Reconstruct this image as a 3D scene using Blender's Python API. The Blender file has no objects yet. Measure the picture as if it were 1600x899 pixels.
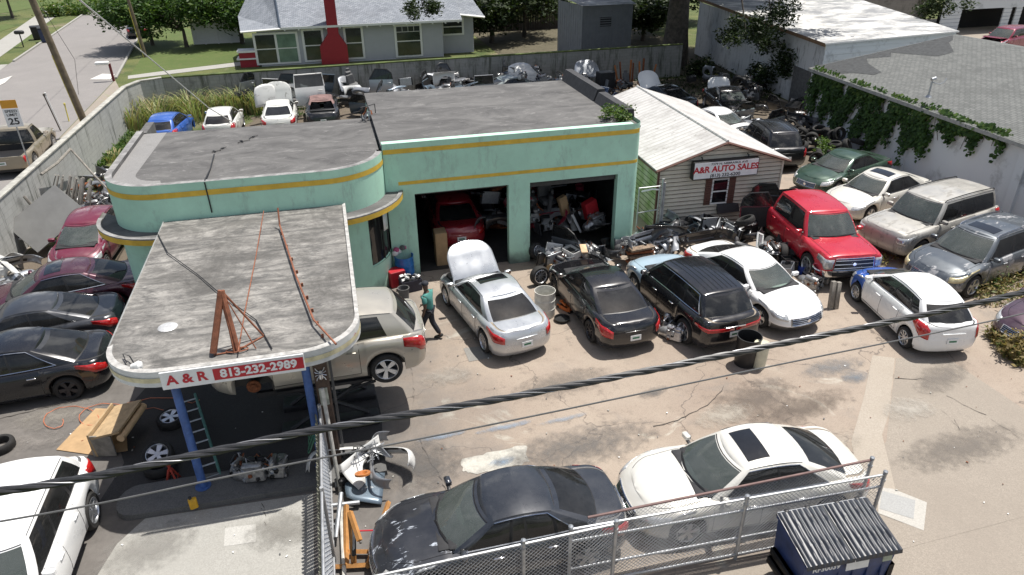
import bpy, bmesh, math, random
from mathutils import Vector, Matrix, Euler
R = math.radians
random.seed(7)
scn = bpy.context.scene
col = scn.collection

# ---------------------------------------------------------------- camera
F_PX, PITCH, YAW, ROLL, CAM_H = 1115.0, R(28.2), R(14.1), R(-0.63), 10.7
_fw = Vector((math.sin(YAW)*math.cos(PITCH), math.cos(YAW)*math.cos(PITCH), -math.sin(PITCH)))
_r0 = Vector((math.cos(YAW), -math.sin(YAW), 0)); _u0 = _r0.cross(_fw)
_rt = math.cos(ROLL)*_r0 + math.sin(ROLL)*_u0
_up = -math.sin(ROLL)*_r0 + math.cos(ROLL)*_u0
cam_d = bpy.data.cameras.new('camera'); cam = bpy.data.objects.new('camera', cam_d); col.objects.link(cam)
cam_d.sensor_width = 36; cam_d.lens = F_PX/1600*36; cam_d.clip_start = 0.1; cam_d.clip_end = 600
cam.matrix_world = Matrix(((_rt.x, _up.x, -_fw.x, 0), (_rt.y, _up.y, -_fw.y, 0), (_rt.z, _up.z, -_fw.z, CAM_H), (0, 0, 0, 1)))
scn.camera = cam

# ---------------------------------------------------------------- light
SUN = Vector((0.30, 0.13, 1.0)).normalized()
w = bpy.data.worlds.new('World'); scn.world = w; w.use_nodes = True
_n = w.node_tree.nodes; _bg = _n['Background']
_sky = _n.new('ShaderNodeTexSky'); _sky.sky_type = 'NISHITA'; _sky.sun_disc = False
_sky.sun_elevation = math.asin(SUN.z); _sky.sun_rotation = math.atan2(SUN.x, SUN.y)
_sky.air_density = 1.0; _sky.dust_density = 2.5; _sky.ozone_density = 1.0
# broken summer cloud in the sky (seen in the glass and paint)
_tc = _n.new('ShaderNodeTexCoord'); _cn = _n.new('ShaderNodeTexNoise'); _cn.inputs['Scale'].default_value = 2.6; _cn.inputs['Detail'].default_value = 8; _cn.inputs['Roughness'].default_value = .62
_cr = _n.new('ShaderNodeValToRGB'); _cr.color_ramp.elements[0].position = .52; _cr.color_ramp.elements[1].position = .64; _cm = _n.new('ShaderNodeMix'); _cm.data_type = 'RGBA'
_cm.inputs[7].default_value = (13, 13.2, 13.6, 1); _lk = w.node_tree.links.new
_lk(_tc.outputs['Generated'], _cn.inputs['Vector']); _lk(_cn.outputs['Fac'], _cr.inputs[0]); _lk(_cr.outputs[0], _cm.inputs[0]); _lk(_sky.outputs[0], _cm.inputs[6]); _lk(_cm.outputs[2], _bg.inputs[0]); _bg.inputs[1].default_value = 0.078
sun_d = bpy.data.lights.new('sun', 'SUN'); sun_d.energy = 4.8; sun_d.angle = R(0.5); sun_d.color = (1, 0.96, 0.9)
sun_o = bpy.data.objects.new('sun', sun_d); col.objects.link(sun_o); sun_o.rotation_euler = (-SUN).to_track_quat('-Z', 'Y').to_euler()
vs = scn.view_settings; vs.view_transform = 'Standard'; vs.look = 'None'; vs.exposure = 0.32; vs.gamma = 1; vs.use_curve_mapping = False

def P(x, y, z=0.0):
    """the real point at height z seen at photo position (x, y)"""
    d = _rt*((x-800)/F_PX) + _up*(-(y-449.5)/F_PX) + _fw
    t = (z-CAM_H)/d.z
    return Vector((d.x*t, d.y*t, z))

# ---------------------------------------------------------------- materials
def lin(c): return tuple(((v/12.92) if v <= 0.04045 else ((v+0.055)/1.055)**2.4) for v in c)
def H(s): return lin(tuple(int(s[i:i+2], 16)/255 for i in (0, 2, 4)))
class NT:
    def __init__(s, name):
        s.m = bpy.data.materials.new(name); s.m.use_nodes = True; s.t = s.m.node_tree; s.n = s.t.nodes
        s.b = s.n['Principled BSDF']; s.tc = s.n.new('ShaderNodeTexCoord'); s.co = s.tc.outputs['Object']
    def L(s, a, b): s.t.links.new(a, b)
    def mapping(s, scale=(1, 1, 1), rot=(0, 0, 0), src=None):
        m = s.n.new('ShaderNodeMapping'); m.inputs['Scale'].default_value = scale; m.inputs['Rotation'].default_value = rot
        s.L(src or s.co, m.inputs[0]); return m.outputs[0]
    def noise(s, sc, det=4, rough=.6, co=None, dist=0):
        n = s.n.new('ShaderNodeTexNoise'); n.inputs['Scale'].default_value = sc; n.inputs['Detail'].default_value = det
        n.inputs['Roughness'].default_value = rough; n.inputs['Distortion'].default_value = dist
        s.L(co or s.co, n.inputs['Vector']); return n.outputs['Fac']
    def vor(s, sc, co=None, feat='F1'):
        n = s.n.new('ShaderNodeTexVoronoi'); n.feature = feat; n.inputs['Scale'].default_value = sc; s.L(co or s.co, n.inputs['Vector']); return n.outputs['Distance']
    def ramp(s, f, a, b, c0=(0, 0, 0), c1=(1, 1, 1)):
        r = s.n.new('ShaderNodeValToRGB'); e = r.color_ramp.elements
        e[0].position = a; e[1].position = b; e[0].color = (*c0, 1); e[1].color = (*c1, 1); s.L(f, r.inputs[0]); return r.outputs[0]
    def mix(s, f, a, b):
        m = s.n.new('ShaderNodeMix'); m.data_type = 'RGBA'
        for i, v in ((0, f), (6, a), (7, b)):
            if isinstance(v, (int, float)): m.inputs[i].default_value = v
            elif isinstance(v, (tuple, list)): m.inputs[i].default_value = (*v[:3], 1)
            else: s.L(v, m.inputs[i])
        return m.outputs[2]
    def math(s, op, a, b=0.0):
        m = s.n.new('ShaderNodeMath'); m.operation = op
        for i, v in ((0, a), (1, b)):
            if isinstance(v, (int, float)): m.inputs[i].default_value = v
            else: s.L(v, m.inputs[i])
        return m.outputs[0]
    def sep(s, co=None):
        m = s.n.new('ShaderNodeSeparateXYZ'); s.L(co or s.co, m.inputs[0]); return m.outputs
    def bump(s, h, st=.3, d=.01):
        b = s.n.new('ShaderNodeBump'); b.inputs['Strength'].default_value = st; b.inputs['Distance'].default_value = d
        s.L(h, b.inputs['Height']); s.L(b.outputs[0], s.b.inputs['Normal'])
    def fin(s, colr=None, rough=None, metal=None, spec=None, coat=None, coat_r=.05):
        for k, v in (('Base Color', colr), ('Roughness', rough), ('Metallic', metal), ('Specular IOR Level', spec), ('Coat Weight', coat)):
            if v is None: continue
            if isinstance(v, (int, float)): s.b.inputs[k].default_value = v
            elif isinstance(v, tuple): s.b.inputs[k].default_value = (*v[:3], 1)
            else: s.L(v, s.b.inputs[k])
        s.b.inputs['Coat Roughness'].default_value = coat_r
        return s.m
_cache = {}
def flat(name, c, rough=.6, metal=0., var=.25, sc=6, coat=0, bump=0):
    """a plain colour with dirt variation"""
    if name in _cache: return _cache[name]
    t = NT(name); n = t.noise(sc, 5, .65)
    d = tuple(v*(1-var) for v in c); l = tuple(min(1, v*(1+var*.6)) for v in c)
    if bump: t.bump(t.noise(sc*4, 4), bump)
    _cache[name] = t.fin(t.ramp(n, .32, .68, d, l), rough, metal, coat=coat); return _cache[name]
def paint(name, c, rough=.3, metal=.3, wear=None, amt=.5, wsc=1.5, dust=.15):
    """car paint: clearcoat, film of dust, optional patches of worn paint"""
    if name in _cache: return _cache[name]
    t = NT(name)
    base = t.mix(t.ramp(t.noise(1.3, 5, .7), .4, .75), c, tuple(v*(1-dust)+.28*dust for v in c))
    rr = t.ramp(t.noise(2.2, 4), .3, .8, (rough*.8,)*3, (min(1, rough*1.6),)*3)
    if wear:
        co = t.mapping((1, 2.6, 1))
        m = t.ramp(t.noise(wsc, 7, .72, co, .4), 1-amt-.015, 1-amt+.03)
        base = t.mix(m, base, wear); coatv = t.math('SUBTRACT', 0.8, m); rr = t.mix(m, rr, (.7, .7, .7))
    else: coatv = .8
    _cache[name] = t.fin(base, rr, metal, coat=coatv, coat_r=.06); return _cache[name]
def glass(name, tint, trans=.5, rough=.03):
    if name in _cache: return _cache[name]
    t = NT(name); t.n.remove(t.b); out = t.n['Material Output']
    tr = t.n.new('ShaderNodeBsdfTransparent'); tr.inputs[0].default_value = (*tint, 1)
    df = t.n.new('ShaderNodeBsdfDiffuse'); dc = t.ramp(t.noise(2.5, 5, .7), .35, .8, tuple(.02+v*.28 if tint[0] > .3 else .02+v*.03 for v in tint), (.30, .33, .32) if tint[0] > .3 else (.06, .06, .06)); t.L(dc, df.inputs[0])
    gl = t.n.new('ShaderNodeBsdfGlossy'); gl.inputs['Roughness'].default_value = rough
    m1 = t.n.new('ShaderNodeMixShader'); m1.inputs[0].default_value = trans; t.L(df.outputs[0], m1.inputs[1]); t.L(tr.outputs[0], m1.inputs[2])
    fr = t.n.new('ShaderNodeFresnel'); fr.inputs['IOR'].default_value = 1.6
    m2 = t.n.new('ShaderNodeMixShader'); t.L(fr.outputs[0], m2.inputs[0]); t.L(m1.outputs[0], m2.inputs[1]); t.L(gl.outputs[0], m2.inputs[2])
    t.L(m2.outputs[0], out.inputs[0]); _cache[name] = t.m; return t.m

BLK = flat('black_plastic', (.018, .018, .019), .45)
RUB = flat('tyre_rubber', (.022, .021, .02), .8, var=.4, sc=9)
CHR = flat('chrome', (.75, .75, .76), .16, 1., var=.1)
ALU = flat('alloy', (.62, .63, .65), .32, .85, var=.15)
DALU = flat('dark_alloy', (.05, .05, .055), .35, .6)
GALV = flat('galvanised_steel', (.42, .44, .46), .45, .7, var=.2, sc=14)
DARKIN = flat('dark_interior', (.03, .03, .032), .8)
TANIN = flat('tan_interior', (.30, .25, .19), .8)
GREYIN = flat('grey_interior', (.13, .13, .13), .8)
G_DARK = glass('tinted_glass', (.10, .12, .12), .45)
G_MID = glass('light_glass', (.62, .74, .68), .72)
G_LAMP = flat('headlamp_lens', (.55, .56, .56), .12, .4, var=.3, sc=12, coat=1)
G_LAMPY = flat('yellowed_headlamp_lens', (.50, .44, .26), .3, .1, var=.3, sc=12, coat=.5)
REDL = flat('red_lens', (.42, .012, .012), .15, 0., var=.3, sc=14, coat=1)
RUST = flat('rust', (.22, .075, .03), .85, .1, var=.5, sc=14, bump=.3)
WHT = flat('white_paint', (.78, .78, .76), .5, var=.12)

# ---------------------------------------------------------------- mesh builder
class MB:
    def __init__(s): s.v = []; s.f = []; s.m = []; s.mats = []; s.M = Matrix()
    def mi(s, mat):
        if mat not in s.mats: s.mats.append(mat)
        return s.mats.index(mat)
    def add(s, vs, fs, mat):
        o = len(s.v); s.v += [s.M @ Vector(p) for p in vs]; k = s.mi(mat)
        for f in fs: s.f.append([o+i for i in f]); s.m.append(k)
        return s
    def box(s, c, d, mat, rz=0, rx=0, ry=0, taper=(1, 1), bev=0):
        x, y, z = d[0]/2, d[1]/2, d[2]/2; tx, ty = taper
        m = Matrix.Translation(Vector(c)) @ Euler((rx, ry, rz)).to_matrix().to_4x4()
        b = min(bev, .45*min(x, y, z)) if bev else 0
        if not b:
            V = [(-x, -y, -z), (x, -y, -z), (x, y, -z), (-x, y, -z), (-x*tx, -y*ty, z), (x*tx, -y*ty, z), (x*tx, y*ty, z), (-x*tx, y*ty, z)]
            return s.add([m @ Vector(p) for p in V], [(0, 3, 2, 1), (4, 5, 6, 7), (0, 1, 5, 4), (1, 2, 6, 5), (2, 3, 7, 6), (3, 0, 4, 7)], mat)
        rings = []
        for zz, inn, t in ((-z, b, 0), (-z+b, 0, 0), (z-b, 0, 1), (z, b, 1)):
            ax, ay = x*(tx if t else 1), y*(ty if t else 1); a, c2 = ax-inn, ay-inn
            rings.append([(-a+b, -c2, zz), (a-b, -c2, zz), (a, -c2+b, zz), (a, c2-b, zz), (a-b, c2, zz), (-a+b, c2, zz), (-a, c2-b, zz), (-a, -c2+b, zz)])
        V = [m @ Vector(p) for r in rings for p in r]; F = [tuple(range(7, -1, -1)), tuple(range(24, 32))]
        for k in range(3):
            for i in range(8): j = (i+1) % 8; F.append((k*8+i, k*8+j, k*8+8+j, k*8+8+i))
        return s.add(V, F, mat)
    def prism(s, pts, z0, z1, mat, top=None):
        """vertical prism over an outline (counter-clockwise xy)"""
        n = len(pts); V = [(x, y, z0) for x, y in pts]+[(x, y, z1) for x, y in (top or pts)]
        F = [tuple(range(n-1, -1, -1)), tuple(range(n, 2*n))]+[(i, (i+1) % n, n+(i+1) % n, n+i) for i in range(n)]
        return s.add(V, F, mat)
    def tube(s, pts, r, mat, n=6, cap=True, closed=False):
        pts = [Vector(p) for p in pts]; N = len(pts); V = []; F = []; prev = None
        for i, p in enumerate(pts):
            a = pts[i-1] if (i > 0 or closed) else p; b = pts[(i+1) % N] if (i < N-1 or closed) else p
            d = (b-a).normalized() if (b-a).length > 1e-9 else Vector((0, 0, 1))
            if prev is None: up = Vector((0, 0, 1)) if abs(d.z) < .9 else Vector((1, 0, 0)); prev = d.cross(up).normalized()
            sx = (prev-d*prev.dot(d)).normalized(); sy = d.cross(sx); prev = sx
            rr = r[i] if isinstance(r, (list, tuple)) else r
            V += [p+(sx*math.cos(2*math.pi*k/n)+sy*math.sin(2*math.pi*k/n))*rr for k in range(n)]
        for i in range(N if closed else N-1):
            j = (i+1) % N
            for k in range(n): k2 = (k+1) % n; F.append((i*n+k, i*n+k2, j*n+k2, j*n+k))
        if cap and not closed: F += [tuple(range(n-1, -1, -1)), tuple((N-1)*n+k for k in range(n))]
        return s.add(V, F, mat)
    def lathe(s, prof, mat, n=24, axis='z', c=(0, 0, 0), cap=False):
        V = []; F = []
        for r, h in prof:
            for k in range(n):
                a = 2*math.pi*k/n; x, y = r*math.cos(a), r*math.sin(a)
                p = (x, y, h) if axis == 'z' else ((x, h, y) if axis == 'y' else (h, x, y))
                V.append((p[0]+c[0], p[1]+c[1], p[2]+c[2]))
        for i in range(len(prof)-1):
            for k in range(n): k2 = (k+1) % n; F.append((i*n+k, i*n+k2, (i+1)*n+k2, (i+1)*n+k))
        if cap: F += [tuple(range(n)), tuple((len(prof)-1)*n+k for k in range(n))]
        return s.add(V, F, mat)
    def grid(s, rows, mat, closed=False):
        n = len(rows[0]); V = [p for r in rows for p in r]; F = []
        for i in range(len(rows)-1):
            for k in range(n if closed else n-1): k2 = (k+1) % n; F.append((i*n+k, i*n+k2, (i+1)*n+k2, (i+1)*n+k))
        return s.add(V, F, mat)
    def build(s, name, parent=None, smooth=True, ang=38, thick=0, normals=False, weld=False):
        me = bpy.data.meshes.new(name); me.from_pydata(s.v, [], s.f)
        for m in s.mats: me.materials.append(m)
        me.polygons.foreach_set('material_index', s.m)
        if normals or thick or weld:
            bm = bmesh.new(); bm.from_mesh(me); bmesh.ops.remove_doubles(bm, verts=bm.verts, dist=2e-4)
            if not weld: bmesh.ops.recalc_face_normals(bm, faces=bm.faces)
            bm.to_mesh(me); bm.free()
        me.update()
        if smooth:
            me.polygons.foreach_set('use_smooth', [True]*len(me.polygons)); me.set_sharp_from_angle(angle=R(ang))
        o = bpy.data.objects.new(name, me); col.objects.link(o)
        if parent is not None: o.parent = parent
        if thick: md = o.modifiers.new('solid', 'SOLIDIFY'); md.thickness = thick; md.offset = 0
        return o
def tag(o, label=None, cat=None, group=None, kind=None):
    if label: o['label'] = label
    if cat: o['category'] = cat
    if group: o['group'] = group
    if kind: o['kind'] = kind
    return o
def thing(name, label, cat, loc=(0, 0, 0), rz=0, group=None):
    o = bpy.data.objects.new(name, None); col.objects.link(o); o.location = loc; o.rotation_euler = (0, 0, rz); o.empty_display_size = .2
    return tag(o, label, cat, group)
def kids(o): return [c for c in bpy.data.objects if c.parent is o]
def copy_tree(o, parent=None, ch=None):
    c = o.copy(); col.objects.link(c)
    if parent is not None: c.parent = parent
    for k in kids(o): copy_tree(k, c)
    return c
def lerp(a, b, t): return a+(b-a)*t
def itp(pts, x):
    if x <= pts[0][0]: return pts[0][1]
    for (a, p), (b, q) in zip(pts, pts[1:]):
        if x <= b:
            t = (x-a)/(b-a); t = t*t*(3-2*t)*.5+t*.5; return p+(q-p)*t
    return pts[-1][1]
def clamp(x, a=0., b=1.): return max(a, min(b, x))
# ---------------------------------------------------------------- wheels
_wheels = {}
def wheel_meshes(r, style, wdt=.22):
    k = (round(r, 3), style)
    if k in _wheels: return _wheels[k]
    t = MB(); rr = r*(.70 if style != 'steel' else .62)
    t.lathe([(rr, -wdt/2+.01), (r-.035, -wdt/2), (r-.01, -wdt/2+.025), (r, -wdt/2+.06), (r, wdt/2-.06), (r-.01, wdt/2-.025), (r-.035, wdt/2), (rr, wdt/2-.01), (rr-.01, wdt/2-.03), (rr-.01, -wdt/2+.03), (rr, -wdt/2+.01)], RUB, 28, 'y')
    to = t.build('tyre'); tm = to.data; bpy.data.objects.remove(to)
    m = DALU if style.startswith('black') else (RUST if style == 'rusty' else ALU)
    w_ = MB(); h = wdt/2
    w_.lathe([(rr+.004, h-.012), (rr-.012, h-.004), (rr-.022, h-.02), (rr-.03, h-.10), (rr-.03, -h+.03)], m, 28, 'y')
    w_.lathe([(.001, h-.125), (rr*.62, h-.125), (rr-.03, h-.105)], DALU if style != 'rusty' else RUST, 28, 'y')
    w_.lathe([(.001, h-.022), (.05, h-.024), (.065, h-.04), (.065, h-.1)], m, 14, 'y')
    ns = {'five': 5, 'seven': 7, 'ten': 10, 'black_five': 5, 'black_ten': 9, 'steel': 0, 'cap': 9, 'rusty': 0}[style]
    if ns:
        sw = .05 if ns == 5 else (.034 if ns <= 7 else .024)
        for i in range(ns):
            a = 2*math.pi*i/ns
            for da in ((-.09, .09) if ns == 5 else (0,)):
                c_, s_ = math.cos(a+da), math.sin(a+da); tx, tz = -s_, c_
                def q(rad, off, dep): return (c_*rad+tx*off, dep, s_*rad+tz*off)
                a0, a1, b0, b1 = q(.045, -sw*.55, h-.026), q(.045, sw*.55, h-.026), q(rr-.014, -sw*.8, h-.022), q(rr-.014, sw*.8, h-.022)
                c0, c1, d0, d1 = q(.045, -sw*.55, h-.075), q(.045, sw*.55, h-.075), q(rr-.014, -sw*.8, h-.07), q(rr-.014, sw*.8, h-.07)
                w_.add([a0, a1, b1, b0, c0, c1, d1, d0], [(0, 1, 2, 3), (0, 3, 7, 4), (1, 5, 6, 2), (2, 6, 7, 3)], m)
    else:
        w_.lathe([(.065, h-.04), (rr*.6, h-.06), (rr*.75, h-.04), (rr-.02, h-.03)], m, 24, 'y')
        for i in range(8): a = i*math.pi/4; w_.box((math.cos(a)*rr*.62, h-.052, math.sin(a)*rr*.62), (.035, .01, .035), BLK)
    wo = w_.build('rim'); wm = wo.data; bpy.data.objects.remove(wo)
    _wheels[k] = (tm, wm); return _wheels[k]
def add_wheel(parent, x, y, z, r, style, steer=0, name='wheel'):
    tm, wm = wheel_meshes(r, style)
    e = bpy.data.objects.new(name, tm); col.objects.link(e); e.parent = parent; e.location = (x, y, z)
    e.rotation_euler = (0, random.uniform(0, 6), (0 if y > 0 else math.pi)+steer)
    o = bpy.data.objects.new('rim', wm); col.objects.link(o); o.parent = e
    return e
def loose_wheel(label, loc, r=.33, style='five', rot=(math.pi/2, 0, 0), group=None, rim=True, name=None):
    tm, wm = wheel_meshes(r, style)
    e = bpy.data.objects.new(name or ('wheel' if rim else 'tyre'), tm); col.objects.link(e); e.location = loc; e.rotation_euler = rot
    tag(e, label, 'wheel' if rim else 'tyre', group)
    if rim: o = bpy.data.objects.new('rim', wm); col.objects.link(o); o.parent = e
    return e

# ---------------------------------------------------------------- cars
def spec(**k):
    d = dict(L=4.8, W=1.82, H=1.45, r=.33, xa=1.42, xb=-1.38, sill=.2,
             zs=[(-2.4, .86), (-2.2, .95), (-1.6, .98), (-.6, .93), (.5, .91), (1.1, .90), (1.7, .82), (2.2, .72), (2.4, .66)],
             crown=[(-2.4, .03), (-1.8, .05), (0, .05), (1.2, .08), (2.1, .08), (2.4, .04)],
             gh=(1.08, .38, -.85, -1.78), hb=.045, ht=.60, ra=.10, rc=.05, B=(.20, .14), RR=(.34, .26),
             front=[.12, .03, 0, .01, .05, .12, .24], rear=[.12, .04, 0, 0, .02, .05, .10],
             bp=[.50], cp=.13, qg=(.90, .86), doors=[(.98, .02), (.02, -.95)], deck=True, bed=None, wheels='five', grille='bars')
    d.update(k); return d
VL = [0, .14, .34, .55, .76, .90, 1.0]
INS = [.07, .02, 0, 0, .012, .034, .085]
def make_car(name, label, cat, loc, rz, sp, mat, hood=None, glassw=None, inside=None, tilt=(0, 0), hood_open=0, trunk_open=0, trim=None,
             wheels=None, lamp=None, roofmat=None, steer=0, sunroof=False, rails=False, missing=(), trunkm=None, plate=True, group=None, door_mats=None, mirrors=True, ribs=False, bumper=None, front_off=False):
    root = thing(name, label, cat, loc, rz, group); root.rotation_euler = (tilt[0], tilt[1], rz)
    S = sp; L, W, Hh, r = S['L'], S['W'], S['H'], S['r']; hood = hood or mat; roofmat = roofmat or mat; glassw = glassw or G_MID; inside = inside or GREYIN
    wheels = wheels or S['wheels']; lamp = lamp or G_LAMP; trunkm = trunkm or mat; bumper = bumper or mat
    xa, xb = S['xa'], S['xb']; Ra = r+.055
    def taper(x): s = clamp((abs(x)-.22*L)/(.28*L)); return .075*s*s
    def vint(tab, v):
        for i in range(len(VL)-1):
            if v <= VL[i+1]: return lerp(tab[i], tab[i+1], (v-VL[i])/(VL[i+1]-VL[i]))
        return tab[-1]
    def per(t, Xf, Bf, Rf, Xr, Br, Rr, wf):
        if t <= 1 or t >= 2:
            fr = t <= 1; q = math.sin((t if fr else 3-t)*math.pi/2); X, Bq, Rq = (Xf, Bf, Rf) if fr else (Xr, Br, Rr); sg = 1 if fr else -1
            xe = X-sg*(Bq+Rq); wE = wf(xe); qc = 1-Rq/wE; c = clamp((q-qc)/(1-qc))
            return X-sg*(Bq*q*q+Rq*(1-math.sqrt(max(0, 1-c*c)))), q*wE
        x = lerp(Xf-Bf-Rf, Xr+Br+Rr, t-1); return x, wf(x)
    def flare(x):
        return sum(.022*clamp(1-((x-a)/(Ra+.16))**2)for a in (xa, xb))
    def low(t, v, off=0):
        iv = vint(INS, v)-off
        x, y = per(t, L/2-vint(S['front'], v)+off, S['B'][0], S['RR'][0], -L/2+vint(S['rear'], v)-off, S['B'][1], S['RR'][1], lambda x: W/2-taper(x)-iv+flare(x)*(1-v))
        zb = S['sill']+.03*clamp(abs(x)/(L/2)-.75)*4
        if 1 <= t <= 2:
            for a in (xa, xb):
                if abs(x-a) < Ra: zb = max(zb, r+math.sqrt(Ra*Ra-(x-a)**2))
        return Vector((x, y, lerp(zb, itp(S['zs'], x), v)))
    XF0, XR0 = L/2-S['front'][-1]-S['B'][0]-S['RR'][0], -L/2+S['rear'][-1]+S['B'][1]+S['RR'][1]
    def tx(x, v=1):
        a = L/2-vint(S['front'], v)-S['B'][0]-S['RR'][0]; b = -L/2+vint(S['rear'], v)+S['B'][1]+S['RR'][1]; return 1+(x-a)/(b-a)
    # sample list: arches and door gaps get their own lines
    dx = sorted({d for p in S['doors'] for d in p}, reverse=True)
    xs = set()
    for a in (xa, xb):
        for k in range(13): xs.add(round(a+Ra*math.cos(math.pi*k/12)*.9999, 3))
    for d in dx: xs.add(d)
    x = XR0+.1
    while x < XF0-.05:
        if all(abs(x-q) > .06 for q in xs): xs.add(round(x, 3))
        x += .2
    if S['bed']: xs |= set(S['bed'])|{S['bed'][0]-.02, S['bed'][1]+.02}
    gx = S['gh']; 
    tf = [0, .2, .38, .52, .64, .74, .83, .91, .96]
    tl = [(t, None) for t in tf]+[(None, q) for q in sorted(xs, reverse=True)]+[(3-t, None) for t in reversed(tf)]
    def lowp(e, v, off=0): return low(e[0] if e[0] is not None else clamp(tx(e[1], v), 1.0001, 1.9999), v, off)
    rings = [[lowp(e, v) for e in tl] for v in VL]
    parts = {}
    def pt(n): return parts.setdefault(n, MB())
    NS = len(tl)
    def isdoor(j):
        a, b = tl[j], tl[j+1]
        if a[1] is None or b[1] is None: return None
        m_ = (a[1]+b[1])/2
        for k, (p, q) in enumerate(S['doors']):
            if q < m_ < p: return k
    for sg in (1, -1):
        for i in range(len(VL)-1):
            for j in range(NS-1):
                q = [rings[i][j], rings[i][j+1], rings[i+1][j+1], rings[i+1][j]]
                q = [(p.x, p.y*sg, p.z) for p in q]
                if sg < 0: q = q[::-1]
                k = isdoor(j); mm = mat
                if k is not None and i >= 1: n_ = ('door', sg, k); mm = (door_mats or {}).get((sg, k), mat)
                elif j < 8 and i < 4: n_ = ('front_bumper', 0, 0); mm = bumper if i < 2 else mat
                elif j > NS-10 and i < 3: n_ = ('rear_bumper', 0, 0); mm = bumper if i < 2 else mat
                else: n_ = ('body', 0, 0); mm = hood if (hood is not mat and j < NS//2 and tl[j][0] is not None or (hood is not mat and tl[j][1] is not None and tl[j][1] > dx[0]+.05)) else mat
                if n_[0] in missing: n_ = ('body', 0, 0); mm = BLK
                pt(n_).add(q, [(0, 1, 2, 3)], mm)
    # deck, hood, boot lid
    Q = [-1, -.97, -.91, -.84, -.72, -.55, -.3, 0, .3, .55, .72, .84, .91, .97, 1]
    top = rings[-1]; fx, rx = gx[0], gx[3]
    def deck(j, q):
        p = top[j]; y = p.y*q; z = p.z+itp(S['crown'], p.x)*(.45 if hood_open and p.x > fx-.3 else 1)*clamp(p.y/(W/2-.1))*(1-abs(q)**2.3)
        z += .010*math.exp(-((abs(q)-.62)/.12)**2)*(1 if p.x > fx or p.x < rx else 0)
        if rx+.22 < p.x < fx-.1 and abs(q) < .88: z -= .42
        if S['bed'] and S['bed'][0] < p.x < S['bed'][1] and abs(q) < .86: z = .78
        return Vector((p.x, y, z))
    cap = [[deck(j, q) for q in Q] for j in range(NS)]
    hx1 = top[0].x-.10
    for j in range(NS-1):
        for k in range(len(Q)-1):
            q = [cap[j][k], cap[j][k+1], cap[j+1][k+1], cap[j+1][k]]; xm = (q[0].x+q[3].x)/2; qm = abs(Q[k]+Q[k+1])/2
            n_, mm = ('body', 0, 0), mat
            if xm > fx-.30 and qm < .88: n_ = ('hood', 0, 0); mm = hood
            elif xm > fx-.1: mm = hood
            elif S['bed'] and S['bed'][0]-.03 < xm < S['bed'][1]+.03:
                if qm < .87: mm = BLK
            elif xm < rx+.22 and qm < .85: n_ = ('trunk_lid', 0, 0) if S['deck'] else n_; mm = trunkm
            elif qm < .9: mm = inside
            if n_[0] == 'hood' and (hood_open or 'hood' in missing):
                q2 = [p-Vector((0, 0, .22)) if abs(Q[kk]) < .84 and qq.x > fx-.15 and qq.x < hx1-.1 else p for p, kk, qq in zip(q, (k, k+1, k+1, k), q)]
                pt(('body', 0, 0)).add(q2, [(0, 1, 2, 3)], BLK)
                if 'hood' in missing: continue
            if n_[0] == 'trunk_lid' and (trunk_open or 'trunk_lid' in missing):
                q2 = [p-Vector((0, 0, .3)) if abs(Q[kk]) < .82 and top[-1].x+.15 < p.x < rx+.1 else p for p, kk in zip(q, (k, k+1, k+1, k))]
                pt(('body', 0, 0)).add(q2, [(0, 1, 2, 3)], BLK)
                if 'trunk_lid' in missing: continue
            pt(n_).add(q, [(0, 1, 2, 3)], mm)
    # greenhouse
    def zdeck(x, y):
        wv = W/2-taper(x)-.085; return itp(S['zs'], x)+itp(S['crown'], x)*(1-clamp(abs(y)/wv)**2.3)
    ht = S['ht']
    xm_ = (gx[1]+gx[2])/2; hl = (gx[1]-gx[2])/2
    def gh(t, v, off=0):
        xb_, yb_ = per(t, gx[0]+.16, .26, .06, gx[3]-.08, .16, .08, lambda x: W/2-taper(x)-.085-S['hb'])
        xt_, yt_ = per(t, gx[1]+.05, .12, .06, gx[2]-.04, .08, .07, lambda x: ht-.03*((x-xm_)/hl)**2)
        zb = zdeck(xb_, yb_)-.012; zt = Hh-S['rc']-S['ra']*((xt_-xm_)/hl)**2
        bl = math.sin(math.pi*v)
        x_, y_, z_ = lerp(xb_, xt_, v), lerp(yb_, yt_, v), lerp(zb, zt, v)
        if t <= 1: w1, w2 = math.cos(t*math.pi/2), math.sin(t*math.pi/2)
        elif t >= 2: w1, w2 = -math.cos((3-t)*math.pi/2), math.sin((3-t)*math.pi/2)
        else: w1, w2 = 0, 1
        ex = .035*bl*w1+off*w1; ey = (.03*bl+off)*w2
        return Vector((x_+ex, y_+ey, z_+abs(w1)*.02*bl+off*.6))
    qF, qR = S['qg']; tF, tR = math.asin(qF)/(math.pi/2), 3-math.asin(qR)/(math.pi/2)
    A0, C0 = 1.03, 2-S['cp']; Bp = [1+b for b in S['bp']]
    tg = [0, .2, .4, .55, tF, .85, .93, 1.0, A0]
    edges = [A0]+[e for b in Bp for e in (b-.014, b+.014)]+[C0]
    for a, b in zip(edges, edges[1:]):
        nn = max(1, int((b-a)/.12)); tg += [lerp(a, b, k/nn) for k in range(1, nn+1)]
    tg += [2.0, 2.07, 2.15, tR, 2.45, 2.6, 2.8, 3.0]; tg = sorted(set(round(t, 5) for t in tg))
    vg = [0, .07, .3, .55, .78, .90, 1.0]
    G = [[gh(t, v) for t in tg] for v in vg]
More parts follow.
